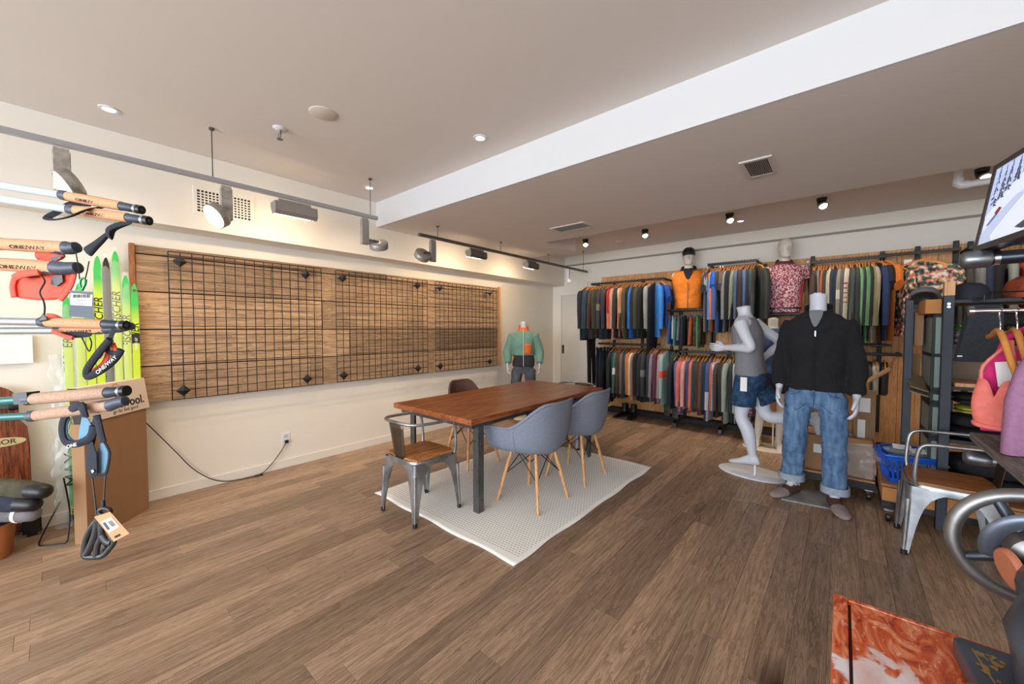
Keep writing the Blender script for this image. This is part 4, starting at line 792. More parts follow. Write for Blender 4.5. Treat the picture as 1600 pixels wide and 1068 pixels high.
def hanger_parts(t, kind, m, z=0, hookm=None):
    if kind in ('pants', 'shorts'):
        mb = MB().tube([(0, -.14, -.085), (0, .14, -.085)], .008, 6); mb.tube([(0, 0, -.085), (0, 0, -.02)], .003, 5)
        for q in (-.11, .11): mb.box((0, q, -.095), (.03, .022, .05))
        o = obj('clip_hanger', mb, m, t)
    else:
        mb = MB(); mb.tube(smoothpts([(0, -.212, -.15), (0, -.16, -.125), (0, -.07, -.083), (0, 0, -.067), (0, .07, -.083), (0, .16, -.125), (0, .212, -.15)], 2), [.008, .009]+[.012]*9+[.009, .008], 6, up=(1, 0, 0), flat=.6)
        o = obj('wooden_hanger', mb, m, t, True)
    obj('hook', MB().tube([(0, 0, -.07), (0, 0, -.025), (0, .016, -.008), (0, .018, .01), (0, .006, .021), (0, -.008, .016)], .0024, 5), CHROME, o, True)
GN = {'jacket': 'hanging_jacket', 'shirt': 'hanging_shirt', 'tee': 'hanging_tee', 'vest': 'hanging_vest', 'dress': 'hanging_dress', 'pants': 'hanging_trousers', 'shorts': 'hanging_shorts'}
GC = {'jacket': 'jacket', 'shirt': 'shirt', 'tee': 't-shirt', 'vest': 'vest', 'dress': 'dress', 'pants': 'trousers', 'shorts': 'shorts'}
ORD = ['first', 'second', 'third', 'fourth', 'fifth', 'sixth', 'seventh', 'eighth', 'ninth', 'tenth', 'eleventh', 'twelfth', 'thirteenth', 'fourteenth', 'fifteenth', 'sixteenth', 'seventeenth', 'eighteenth', 'nineteenth', 'twentieth', 'twenty-first', 'twenty-second', 'twenty-third', 'twenty-fourth', 'twenty-fifth', 'twenty-sixth', 'twenty-seventh', 'twenty-eighth', 'twenty-ninth', 'thirtieth']
def hang(rows, x0, x1, y, z, where, group, mh=None, rot=0):
    n = len(rows); tot = sum(r[5] if len(r) > 5 else 1 for r in rows); acc = 0
    for i, r in enumerate(rows):
        rgb, cname, kind, L = r[:4]; ex = r[4] if len(r) > 4 and r[4] else {}; wt = r[5] if len(r) > 5 else 1
        x = x0+(x1-x0)*(acc+wt/2)/tot; acc += wt
        word = {'pants': 'trousers', 'shorts': 'shorts', 'tee': 't-shirt'}.get(kind, kind)
        lab = f'{cname} {word}, {ORD[i]} from left on {where}'
        rz = ex.get('rot', random.uniform(-.09, .09)+rot)
        t = thing(GN[kind], lab, GC[kind], (x, y, z+.0), rz, group)
        g = obj('garment', garment_mesh(kind, L, i*1.7+x*3, ex.get('th', 1), ex.get('wd', 1)), cl(rgb, ex.get('pat'), ex.get('c2', (230, 230, 230))), t, True)
        hanger_parts(t, kind, ex.get('h', mh or (BLACKP if kind in ('pants', 'shorts') else HANGW)))
NAVY = (34, 38, 54); BLK = (30, 30, 32); CHR = (62, 62, 64); OLV = (72, 66, 48); BRN = (78, 62, 52)
hang([(NAVY, 'long navy', 'jacket', .95), ((60, 74, 74), 'green-grey plaid', 'jacket', .92, {'pat': 'plaid', 'c2': (40, 48, 50)}), ((42, 68, 84), 'teal', 'shirt', .86), ((92, 38, 38), 'maroon', 'shirt', .88), ((88, 74, 62), 'brown checked', 'jacket', .92, {'pat': 'plaid', 'c2': (44, 38, 36)}), (OLV, 'dark olive', 'jacket', .9), ((50, 46, 42), 'black-brown', 'jacket', .9), (CHR, 'charcoal with olive elbow', 'jacket', .93, {'pat': 'band', 'c2': (120, 112, 76)}), ((50, 52, 78), 'slate navy', 'jacket', .92), (BRN, 'brown', 'shirt', .86), ((186, 46, 48), 'red', 'shirt', .7, {'pat': 'hem', 'c2': (196, 110, 84)}), ((206, 158, 134), 'peach', 'jacket', .93), ((58, 54, 52), 'dark grey', 'jacket', .9), ((204, 190, 150), 'cream and black', 'jacket', .9, {'pat': 'hem', 'c2': (48, 46, 44)}), ((208, 132, 84), 'tan orange', 'jacket', .88), ((80, 76, 56), 'olive drab', 'jacket', .92), (BLK, 'black', 'shirt', .9), ((38, 116, 206), 'bright blue', 'jacket', .9), ((36, 36, 36), 'soft black', 'jacket', .9), ((66, 66, 54), 'black-olive', 'jacket', .88), (BLK, 'deep black', 'jacket', .9), ((156, 156, 154), 'light grey', 'shirt', .8), (BLK, 'long black', 'dress', 1.28, {'th': 1.6}), ((58, 138, 222), 'sky blue', 'jacket', .88, {'rot': .5}), ((26, 72, 158), 'royal blue', 'tee', .72, {'rot': .7})], -3.3, -2.02, RY, 2.155, 'upper rail near white door', 'clothes on the upper left rail')
hang([(BLK, 'plain black', 'pants', 1.2)], -3.32, -3.2, RY+.1, 1.62, 'small peg beside the white door', 'clothes on the upper left rail')
hang([(NAVY, 'navy', 'pants', .95), ((34, 44, 62), 'dark blue', 'pants', .95), (BLK, 'black', 'pants', .96), (BLK, 'jet black', 'pants', .96), ((52, 54, 60), 'dark grey', 'pants', .9), ((46, 50, 56), 'slate grey', 'shirt', .86), ((40, 62, 58), 'dark green', 'shirt', .84), ((74, 120, 108), 'green and white', 'shirt', .84, {'pat': 'band', 'c2': (220, 224, 220)}), ((86, 62, 56), 'maroon-brown striped', 'shirt', .84), ((126, 110, 86), 'khaki', 'shirt', .84), ((40, 62, 96), 'blue', 'shirt', .82), ((212, 128, 48), 'orange', 'jacket', .84), ((214, 200, 178), 'cream', 'jacket', .84), ((150, 112, 96), 'dusty brown', 'shirt', .84), (BLK, 'black zip', 'jacket', .84), ((44, 46, 50), 'black hooded', 'jacket', .84), ((58, 60, 62), 'charcoal patched', 'jacket', .85, {'pat': 'band', 'c2': (112, 112, 112)}), ((52, 64, 72), 'grey-blue', 'shirt', .84), ((154, 138, 150), 'lilac-grey', 'shirt', .84), ((112, 58, 78), 'plum', 'shirt', .86), ((196, 160, 164), 'pale pink', 'shirt', .84), ((168, 200, 196), 'mint with coral stripe', 'shirt', .86, {'pat': 'band', 'c2': (230, 92, 68)}), ((96, 104, 96), 'speckled grey-green', 'pants', 1.06, {'pat': 'speck', 'c2': (54, 60, 56), 'rot': 1.0, 'wd': 1.1})], -3.04, -1.86, RY, 1.165, 'lower rail near white door', 'clothes on the lower left rail')
hang([((34, 44, 50), 'dark slate', 'shirt', .82), ((112, 112, 158), 'periwinkle', 'jacket', .88), ((240, 120, 100), 'coral', 'shirt', .84), ((232, 178, 170), 'blush pink', 'shirt', .8), ((84, 84, 120), 'dusk blue', 'shirt', .84), ((244, 122, 96), 'bright coral', 'jacket', .82), ((30, 78, 84), 'deep teal', 'jacket', .82), ((90, 60, 54), 'dark brown', 'shirt', .8), ((112, 82, 66), 'brown', 'jacket', .86), ((40, 58, 74), 'dark navy', 'jacket', .92), ((78, 98, 146), 'denim blue with pale hem', 'jacket', .92, {'pat': 'hem', 'c2': (186, 186, 204)}), ((216, 112, 70), 'orange-coral', 'shirt', .78), ((176, 176, 204), 'lavender plaid', 'shirt', .7, {'pat': 'plaid', 'c2': (220, 214, 226)}), ((92, 80, 76), 'taupe', 'shirt', .86), ((60, 60, 52), 'dark olive', 'jacket', .92), ((178, 188, 176), 'pale sage', 'jacket', .92), ((54, 66, 62), 'forest grey', 'jacket', .9), ((186, 194, 204), 'ice grey', 'shirt', .9), ((46, 52, 84), 'navy', 'jacket', .9), ((160, 164, 170), 'silver grey', 'shirt', .88), ((72, 50, 54), 'maroon', 'jacket', .9), ((120, 62, 72), 'red plaid', 'shirt', .88, {'pat': 'plaid', 'c2': (200, 180, 184)}), ((70, 50, 56), 'wine', 'shirt', .88)], -1.8, -.78, RY, 1.085, 'lower rail behind running mannequin', 'clothes on the lower middle rail')
hang([((44, 104, 196), 'blue', 'shorts', .48), ((210, 214, 214), 'white and black', 'shorts', .4), ((92, 146, 140), 'teal', 'shorts', .5), ((120, 124, 134), 'grey', 'shorts', .42), ((38, 46, 72), 'navy', 'shorts', .5), (BLK, 'black', 'shorts', .5), ((28, 52, 60), 'dark teal', 'shorts', .5), ((202, 104, 58), 'rust print', 'shorts', .48), ((110, 84, 60), 'brown print', 'shorts', .5, {'pat': 'speck', 'c2': (56, 48, 40)}), ((98, 152, 112), 'green print', 'shorts', .52), ((104, 78, 54), 'brown speckled', 'shorts', .48, {'pat': 'speck', 'c2': (50, 44, 36)})], -1.9, -1.44, RY, 1.655, 'short rail below orange vest bust', 'shorts on the short middle rail')
hang([((156, 154, 148), 'grey', 'tee', .92), ((66, 74, 92), 'slate blue', 'tee', .7), ((240, 120, 48), 'orange', 'shirt', .92), ((100, 150, 206), 'light blue', 'shirt', .9), ((30, 100, 204), 'vivid blue', 'tee', .72, {'wd': 1.05}), ((76, 110, 170), 'blue striped', 'shirt', .93), ((56, 60, 74), 'dark blue-grey', 'tee', .7), ((100, 84, 76), 'brown', 'tee', .7), ((142, 142, 148), 'marl grey', 'shirt', .92), (BLK, 'black', 'jacket', .86), (NAVY, 'navy', 'jacket', .86), ((136, 144, 120), 'sage', 'shirt', .92), ((82, 98, 124), 'steel blue', 'jacket', .86), ((36, 42, 58), 'ink blue', 'jacket', .85), ((60, 44, 48), 'dark plum', 'jacket', .84), ((84, 108, 156), 'mid blue', 'jacket', .84), ((40, 46, 60), 'deep navy', 'jacket', .86), ((64, 76, 78), 'slate green', 'jacket', .86), ((52, 54, 52), 'charcoal', 'jacket', .9), ((46, 48, 46), 'wide charcoal', 'jacket', .95, {'rot': .45})], -1.43, -.8, RY, 2.275, 'upper rail behind running mannequin', 'clothes on the upper middle rail')
hang([(BLK, 'black', 'jacket', .85), ((76, 58, 50), 'dark brown', 'jacket', .85), ((140, 130, 120), 'stone', 'shirt', .8), ((46, 46, 46), 'off-black', 'jacket', .85), ((176, 88, 52), 'rust', 'shirt', .82), ((60, 54, 50), 'espresso', 'jacket', .85), ((186, 178, 158), 'ecru', 'jacket', .85), ((44, 54, 66), 'navy', 'shirt', .85), ((36, 46, 58), 'midnight', 'jacket', .86), ((148, 140, 126), 'oatmeal', 'jacket', .88, {'pat': 'band', 'c2': (196, 188, 172)}), ((94, 90, 92), 'dark grey hooded', 'jacket', .86), ((200, 190, 168), 'cream nordic knit', 'jacket', .88, {'pat': 'nordic', 'c2': (130, 50, 50)}), ((58, 56, 52), 'black-grey fleece', 'jacket', .86), ((76, 84, 86), 'slate', 'shirt', .9), ((56, 64, 58), 'deep green', 'shirt', .9), ((108, 158, 112), 'leaf green', 'shirt', .92), ((44, 52, 48), 'dark green', 'jacket', .92), ((100, 150, 104), 'grass green', 'jacket', .94), ((44, 44, 44), 'black', 'shirt', .92), ((190, 170, 146), 'beige', 'shirt', .94), ((132, 130, 98), 'olive khaki', 'shirt', .92), ((28, 32, 34), 'black', 'tee', .66, {'rot': .3}), ((38, 56, 98), 'navy blue', 'shirt', .92), ((214, 116, 38), 'bright orange', 'tee', .92, {'rot': .35})], -.28, .36, RY, 2.19, 'upper rail behind jacket mannequin', 'clothes on the upper right rail')
hang([((150, 108, 70), 'tan', 'vest', .4), ((90, 92, 96), 'grey', 'vest', .42), ((196, 190, 178), 'off-white', 'vest', .42), ((52, 52, 56), 'dark', 'vest', .42)], .12, .4, RY, 1.12, 'lower rail beside the open carton', 'clothes on the lower right rail')
fl = thing('hanging_shirt', 'floral shirt with pink and green blooms hanging face-on from the plain bar', 'shirt', (.62, RY+.07, 2.18), R_(78), 'floral shirts')
obj('garment', garment_mesh('tee', .72, 2.2, 1.2, 1.05), cl((58, 74, 56), 'flower', (204, 112, 128)), fl, True); hanger_parts(fl, 'tee', HANGW)
fl = thing('hanging_shirt', 'second floral shirt with teal and red print, beside the bright orange t-shirt', 'shirt', (.44, RY-.02, 2.12), R_(20), 'floral shirts')
obj('garment', garment_mesh('tee', .8, 1.2, 1.2, 1.0), cl((62, 78, 70), 'flower', (190, 84, 92)), fl, True); hanger_parts(fl, 'tee', HANGW)
hang([((120, 120, 118), 'grey', 'jacket', .8), ((44, 50, 76), 'navy', 'jacket', .8), (BLK, 'black', 'jacket', .8), ((148, 152, 146), 'pale grey', 'shirt', .8), ((216, 96, 44), 'orange', 'shirt', .8), (BLK, 'jet black', 'shirt', .8), ((38, 124, 190), 'bright blue', 'shirt', .86), ((50, 52, 50), 'charcoal', 'jacket', .8), ((224, 88, 52), 'red-orange', 'shirt', .8), ((66, 66, 64), 'dark grey', 'shirt', .8), ((140, 156, 154), 'grey-green', 'shirt', .9), ((206, 186, 156), 'cream', 'shirt', .8), ((62, 76, 86), 'slate', 'shirt', .8), ((44, 44, 46), 'off-black', 'jacket', .8), ((90, 96, 100), 'mid grey', 'shirt', .8)], .93, 2.0, RY, 2.195, 'far right rail behind the television', 'clothes on the far right rail')
obj('price_tag', MB().box((.03, .1, -.07), (.004, .06, .055)), PAPER, [o for o in D.objects if o.name.startswith('hanging_shirt') and 'blooms' in o.get('label', '')][0])
for i, (x, y, r, lb) in enumerate(((-2.62, 5.86, -20, 'black ankle boot on the floor under the lower left rail, left one of the pair'), (-2.46, 5.84, 5, 'black ankle boot on the floor under the lower left rail, right one of the pair'))):
    t = thing('ankle_boot', lb, 'boot', (x, y, 0), R_(r), 'black boots under the left clothes rail'); b = MB(); foot(b, (0, 0, .09), (0, -1, 0), 1.15); b.loft([ell((0, .02, z), a, a*1.2, 16) for z, a in ((.05, .046), (.12, .046), (.2, .05))]); obj('upper', remesh(b, .01, 3), BLACKP, t, True)
    obj('sole', MB().loft([ell((0, -.07, z), .05, .155, 20) for z in (0, .018)]), DKGREY, t, True)
# ================================================================ right side: dolly, rolling shelf rack, cartons
def castor(t, x, y, h=.1):
    mb = MB().b2((x-.025, y-.03, h-.012), (x+.025, y+.03, h)); mb.add([(x-.02, y-.022, h-.01), (x+.02, y-.022, h-.01), (x+.02, y+.022, h-.01), (x-.02, y+.022, h-.01), (x-.016, y-.005, .04), (x+.016, y-.005, .04), (x+.016, y+.03, .04), (x-.016, y+.03, .04)], [(0, 1, 5, 4), (1, 2, 6, 5), (2, 3, 7, 6), (3, 0, 4, 7)])
    c = obj('castor', mb, CHROME, t, W=True)
    obj('wheel', MB().lathe([(.001, -.013), (.03, -.013), (.035, -.009), (.035, .009), (.03, .013), (.001, .013)], c=(x, y+.012, .035), ax='X', n=18), BLACKP, c, True, W=True)
dl = thing('wheeled_dolly', 'low black wheeled dolly with wooden deck behind the jacket mannequin', 'dolly', (-.08, 4.6, 0))
obj('deck', MB().b2((-.37, 4.2, .155), (.235, 5.0, .172)), OAKX, dl, W=True, bevel=.002)
mb = MB(); mb.b2((-.375, 4.19, .1), (.24, 4.215, .158)); mb.b2((-.375, 4.985, .1), (.24, 5.01, .158)); mb.b2((-.375, 4.215, .1), (-.35, 4.985, .158)); mb.b2((.215, 4.215, .1), (.24, 4.985, .158)); obj('frame', mb, BLACK, dl, W=True, bevel=.002)
for xx in (-.34, .2):
    for yy in (4.24, 4.95): castor(dl, xx, yy)
def carton(label, x0, x1, y0, y1, z0, z1, m=CARD, rz=0, tape=True, labels=(), group='cardboard cartons'):
    t = thing('cardboard_box', label, 'box', ((x0+x1)/2, (y0+y1)/2, z0), rz, group); a, b, c = (x1-x0)/2, (y1-y0)/2, z1-z0
    obj('carton', MB().b2((-a, -b, 0), (a, b, c)), m, t, bevel=.004)
    if tape: obj('tape', MB().b2((-a-.001, -.025, c-.06), (a+.001, .025, c+.0012)), mat('packing_tape', (170, 130, 84), .3) if 'packing_tape' not in D.materials else D.materials['packing_tape'], t)
    for (u0, u1, w0, w1) in labels: obj('paper_label', MB().b2((-a+2*a*u0, -b-.0015, c*w0), (-a+2*a*u1, -b+.001, c*w1)), PAPER, t)
    return t
carton('cardboard carton low on the dolly behind the left jeans leg', -.36, -.04, 4.26, 4.62, .172, .47, CARD, 0, True, ((.62, .9, .5, .75),))
obj_pl = thing('display_board', 'upright black board standing on the dolly between the jeans legs', 'panel', (.0, 4.3, .172)); obj('panel', MB().b2((-.02, -.02, 0), (.025, .3, .34)), BLACK, obj_pl, bevel=.003)
wb = carton('round-cornered cardboard parcel wrapped in clear plastic on the dolly', .05, .225, 4.26, 4.56, .172, .44, CARD, 0, False)
CLEAR = mat('clear_plastic', (225, 232, 238), .12, alpha=.22, bump=.8, bscale=18); CLEAR.node_tree.nodes['Principled BSDF'].inputs['Specular IOR Level'].default_value = .9
def crumple(a, b, n=8, amp=.012, seed=0):
    mb = MB(); 
    def f(u, v):
        an = u*2*math.pi; cx, cy = (a[0]+b[0])/2, (a[1]+b[1])/2; hx, hy = (b[0]-a[0])/2, (b[1]-a[1])/2
        c, s = math.cos(an), math.sin(an); q = max(abs(c), abs(s)); p = V((cx+hx*c/q, cy+hy*s/q, a[2]+(b[2]-a[2])*v)); return p+mnoise.noise_vector(p*22+V((seed, 0, 0)))*amp
    mb.grid(f, 40, 14); return mb
obj('plastic_wrap', crumple((-.1, -.165, .0), (.1, .165, .285)), CLEAR, wb, True)
carton('tall orange-brown carton stacked at the back of the dolly, lower of two', -.12, .2, 4.62, 4.98, .172, .62, CARD2, 0, False, ((.7, .92, .62, .9),))
oc = carton('open carton with a raised flap on top of the stack beside the jacket sleeve', -.12, .2, 4.62, 4.98, .621, .93, CARD2, 0, False, ((.66, .9, .1, .5),))
obj('flap', MB().box((.225, -.02, .36), (.2, .3, .005), R=Mx.Rotation(R_(-40), 3, 'Y')), CARD, oc); obj('flap', MB().box((0, .2, .36), (.3, .005, .14), R=Mx.Rotation(R_(-20), 3, 'X')), CARD, oc)
carton('carton with white shipping labels beside the open carton at dolly height', .1, .245, 4.57, 4.615, .172, .86, mat('cardboard_dull', (150, 118, 84), .85, var=.08), 0, False, ((.25, .75, .72, .9), (.2, .55, .2, .62)))
bx = thing('paper_bundle', 'pile of folded garments and papers sticking out of the open carton', 'papers', (.02, 4.8, .93)); obj('papers', MB().box((0, 0, .02), (.2, .22, .04), rz=.2), PAPER, bx); obj('cloth_fold', MB().box((.02, .02, .06), (.2, .2, .04), rz=-.2), mat('neon_cloth', (196, 190, 96), .8), bx, bevel=.01)
# rolling rack
SR = thing('rolling_shelf_rack', 'tall black rolling shelf rack with wooden drawers, behind the right metal armchair', 'shelf rack', (.7, 4.2, 0))
mb = MB(); mb.b2((.25, 3.89, .1), (1.35, 3.93, .14)); mb.b2((.25, 4.46, .1), (1.35, 4.5, .14)); mb.b2((.25, 3.93, .1), (.29, 4.46, .14)); mb.b2((1.31, 3.93, .1), (1.35, 4.46, .14)); obj('base_frame', mb, BLACK, SR, W=True, bevel=.003)
for xx in (.29, 1.3):
    for yy in (3.87, 4.46): castor(SR, xx, yy, .1)
for a, b in ((.255, .52), (.575, .9), (.905, 1.34)):
    d = obj('drawer', MB().b2((a, 3.885, .145), (b, 4.48, .245)), CARD2, SR, W=True, bevel=.003); obj('gap_shade_strip', MB().b2((a, 3.883, .138), (b, 3.9, .146)), BLACK, d, W=True)  # black strip under each drawer stands in for the shade of the gap
obj('wooden_top', MB().b2((.25, 3.885, .25), (1.35, 4.5, .268)), OAKX, SR, W=True, bevel=.002); obj('shadow_gap', MB().b2((.256, 3.89, .244), (1.34, 4.49, .251)), BLACK, SR, W=True)  # solid black slab painted as the shade below the wooden top
SLATE = mat('slate_post', (48, 54, 64), .5, .2)
obj('rear_post', MB().b2((.372, 4.2, .268), (.418, 4.26, 1.615)), SLATE, SR, W=True, bevel=.003)
obj('front_post', MB().b2((.522, 3.87, .02), (.572, 3.93, 1.62)), SLATE, SR, W=True, bevel=.003); obj('wooden_post_end', MB().b2((.522, 3.87, 1.62), (.572, 3.93, 1.715)), BEECH, SR, W=True, bevel=.002)
for zz in (1.545, 1.565): obj('screw', MB().cyl((.545, 3.866, zz), (.545, 3.872, zz), .008, n=8), CHROME, SR, W=True)
obj('rear_post', MB().b2((1.3, 4.42, .268), (1.35, 4.48, 1.615)), SLATE, SR, W=True, bevel=.003); obj('front_post', MB().b2((1.3, 3.87, .02), (1.35, 3.93, 1.62)), SLATE, SR, W=True, bevel=.003)
for z, nm in ((1.57, 'upper_shelf'), (1.27, 'middle_shelf'), (.985, 'shelf'), (.62, 'lower_shelf')): obj(nm, MB().b2((.93 if False else .575, 3.93, z), (1.3, 4.44, z+.025)), BLACK, SR, W=True, bevel=.002)
obj('crossbar', MB().b2((.418, 4.21, 1.55), (.56, 4.25, 1.58)), BLACK, SR, W=True); obj('side_bar', MB().b2((.385, 3.93, .268), (.405, 4.2, .29)), BLACK, SR, W=True)
PANE = mat('frosted_pane', (150, 168, 160), .25, var=.12, scale=2, trans=.15)
def crate(z0, z1, label, mid=None):
    t = thing('framed_crate', label, 'crate', (.52, 4.1, z0), 0, 'black framed crates with frosted panels'); x0, x1, y0, y1 = .487, .575, 3.98, 4.38; h = z1-z0; w = .016
    mb = MB()
    for a in (x0, x1-w):
        for b in (y0, y1-w): mb.b2((a, b, z0), (a+w, b+w, z1))
    for z in [z0, z1-.022]+([mid] if mid else []):
        mb.b2((x0, y0, z), (x1, y0+w, z+.024)); mb.b2((x0, y1-w, z), (x1, y1, z+.024)); mb.b2((x0, y0, z), (x0+w, y1, z+.024)); mb.b2((x1-w, y0, z), (x1, y1, z+.024))
    obj('frame', mb, BLACK, t, W=True, bevel=.0015)
    zs = [z0+.02]+([mid, mid+.024] if mid else [])+[z1-.02]
    for a, b in zip(zs[::2], zs[1::2]):
        obj('front_pane', MB().b2((x0+w*.8, y0+.006, a), (x1-w*.8, y0+.01, b)), PANE, t, W=True); obj('side_pane', MB().b2((x0+.006, y0+w*.8, a), (x0+.01, y1-w*.8, b)), PANE, t, W=True)
    return t
crate(.268, .63, 'bottom framed crate of the stack, just above the drawers'); crate(.632, .87, 'second framed crate from the bottom of the stack beside the front post'); c3 = crate(.872, .96, 'shallow framed crate third from the bottom of the stack'); c4 = crate(.962, 1.5, 'tall framed crate at the top of the stack under the long carton', 1.2)
for cc, z in ((c3, .945), (c4, .98)): obj('raised_lid', MB().box((.44, 4.2, z+.02), (.1, .36, .008), R=Mx.Rotation(R_(12), 3, 'X') @ Mx.Rotation(R_(20), 3, 'Y')), mat('lid_board', (140, 124, 96), .8) if 'lid_board' not in D.materials else D.materials['lid_board'], cc, W=True)
carton('long flat carton lying on top of the framed crates beside the wooden post end', .44, .518, 3.9, 4.36, 1.502, 1.6, CARD2, 0, False)
carton('narrow upright cardboard carton behind the slate post, below the cap', .425, .475, 4.24, 4.42, 1.27, 1.52, CARD, 0, False)
carton('small carton with printed side wedged behind the crate stack', .41, .48, 4.4, 4.5, .98, 1.2, CARD, 0, False)
def cap(label, loc, rz, m, pm=None, s=1, patch=None):
    t = thing('baseball_cap', label, 'cap', loc, rz, 'caps on the shelf rack'); cp = MB(); cp.loft([ell((0, 0, z*s), a*s, b*s, 22) for z, a, b in ((.0, .085, .1), (.04, .086, .1), (.085, .074, .086), (.11, .045, .055), (.118, .01, .012))]); c = obj('crown', cp, m, t, True)
    obj('visor', MB().grid(lambda u, v: V(((u-.5)*.15*(1-.25*v)*s, (-.085-.075*v+.36*(u-.5)**2*.25)*s, (.012-.016*v-.06*(u-.5)**2)*s)), 10, 5), pm or m, t, True, solid=.005)
    if patch: obj('front_patch', MB().grid(lambda u, v: V(((u-.5)*.085*s, (-.1025+.1*(u-.5)**2+.016*v)*s, (.02+.055*v)*s)), 5, 3), patch, c, solid=.003); text('badge', 'o', .05*s, frame((0, -.104*s, .05*s), (1, 0, 0), (0, -1, .2)), PAPER, c, .001)
    return t
cap('black cap lying on the crossbar behind the slate post', (.47, 4.24, 1.582), R_(40), BLACKP, None, .82); cap('grey cap behind the black cap under the floral shirt', (.49, 4.38, 1.6), R_(-10), mat('grey_cap', (128, 126, 130), .85), None, 1.05)
cap('navy cap with small round badge next to the wooden post end', (.66, 4.05, 1.596), R_(30), mat('navy_cap', (42, 44, 58), .85), None, 1.0, mat('navy_patch', (36, 38, 50), .8)); cap('rust orange cap with black badge panel on the upper shelf', (.92, 4.05, 1.596), R_(15), mat('rust_cap', (188, 80, 44), .85, rgb2=(120, 52, 36), scale=16), BLACKP, 1.25, BLACKP)
def folded(label, loc, dims, m, rz=0, group='folded clothes on the shelf rack'):
    t = thing('folded_garment', label, 'folded clothes', loc, rz, group); a, b, c = dims; n = 2
    for k in range(n): obj('fold', wrinkle(MB().loft([[V((x, y, c*(k+z)/n)) for x, y in ((-a/2*q, -b/2*q), (0, -b/2*q*1.02), (a/2*q, -b/2*q), (a/2*q*1.02, 0), (a/2*q, b/2*q), (0, b/2*q), (-a/2*q, b/2*q), (-a/2*q*1.02, 0))] for z, q in ((.04, .92), (.3, 1), (.7, 1), (.96, .92))]), .012, 14, k*3+loc[2]*7), m, t, True, sub=1)
    return t
dk = mat('dark_knit', (30, 30, 34), .95, var=.2, scale=30)
folded('black folded clothes heaped on the lower shelf behind the grey table', (.78, 4.1, .646), (.38, .34, .16), dk); folded('black folded jacket on top of the drawers behind the armchair', (.8, 4.15, .27), (.4, .36, .24), dk); folded('yellow-green folded shirt on the shelf rack', (.75, 4.02, .825), (.28, .26, .05), mat('chartreuse', (176, 172, 60), .85)); folded('black folded trousers on the yellow-green shirt', (.76, 4.1, .88), (.3, .28, .07), dk)
folded('grey folded fleece on the middle shelf beside the front post', (.66, 4.06, 1.297), (.16, .26, .08), mat('grey_fold', (112, 112, 120), .9)); folded('bright green folded top behind the grey fleece', (.69, 4.2, 1.38), (.14, .2, .05), mat('neon_green', (96, 196, 90), .85)); folded('black folded jacket on the middle shelf', (.95, 4.15, 1.297), (.34, .3, .22), dk)
folded('mint folded shirt edge next to the yellow-green shirt', (.93, 4.03, .83), (.1, .2, .05), mat('mint_fold', (110, 200, 160), .85))
t = thing('plywood_board', 'short plywood board with pale edge lying on the shelf', 'board', (.72, 4.02, 1.01)); obj('board', MB().b2((-.13, -.12, 0), (.2, .14, .025)), BEECH, t, bevel=.002)
t = thing('brown_carton_back', 'plain brown cardboard sheet standing at the back of the shelf', 'cardboard sheet', (.9, 4.4, 1.01)); obj('sheet', MB().b2((-.3, -.006, 0), (.38, .006, .24)), mat('board_brown', (140, 118, 100), .85), t)
# blue basket
bk = thing('shopping_basket', 'bright blue plastic shopping basket full of bagged goods', 'basket', (.395, 4.06, .27), R_(12))
BLUE = mat('basket_blue', (24, 92, 206), .35)
x, y, h = .15, .105, .2
def bp(u, z): return 1-.22*(1-z/h)
mb = MB(); mb.b2((-x*.78, -y*.78, 0), (x*.78, y*.78, .006)); obj('basket_floor', mb, BLUE, bk)
def wall(i):
    ax, s = (0, 1) if i == 0 else (0, -1) if i == 1 else (1, 1) if i == 2 else (1, -1); mb = MB(); hw = x if ax == 0 else y; hd = y if ax == 0 else x; n = 10 if ax == 0 else 7
    def P(a, z, o=0): k = bp(0, z); return (a*hw*k, s*(hd*k+o), z) if ax == 0 else (s*(hd*k+o), a*hw*k, z)
    def bar(a0, a1, z0, z1): v = [P(a0, z0), P(a1, z0), P(a1, z1), P(a0, z1), P(a0, z0, -.004), P(a1, z0, -.004), P(a1, z1, -.004), P(a0, z1, -.004)]; mb.add(v, [(0, 1, 2, 3), (7, 6, 5, 4), (0, 4, 5, 1), (1, 5, 6, 2), (2, 6, 7, 3), (3, 7, 4, 0)])
    for z0, z1 in ((0, .03), (.095, .11), (.165, h)): bar(-1, 1, z0, z1)
    for k in range(n+1): a = -1+2*k/n; bar(max(-1, a-.05), min(1, a+.05), .03, .165)
    return mb
for i in range(4): obj('slotted_side', wall(i), BLUE, bk)
rim = [V((a*(x+.008), b*(y+.008), h)) for a, b in ((-1, -1), (1, -1), (1, 1), (-1, 1))]; obj('rim', MB().tube([rim[0].lerp(rim[1], .03), rim[0].lerp(rim[1], .97), rim[1].lerp(rim[2], .04), rim[1].lerp(rim[2], .96), rim[2].lerp(rim[3], .03), rim[2].lerp(rim[3], .97), rim[3].lerp(rim[0], .04), rim[3].lerp(rim[0], .96)], .011, 8, closed=True), BLUE, bk, True)
obj('handle', MB().tube([(-x, -.01, h+.005), (-x*.98, .06, h+.03), (-x*.6, .11, h+.035), (x*.6, .11, h+.035), (x*.98, .06, h+.03), (x, -.01, h+.005)], .007, 8), BLUE, bk, True)
random.seed(5)
DKB = mat('bagged_black', (40, 42, 46), .7)
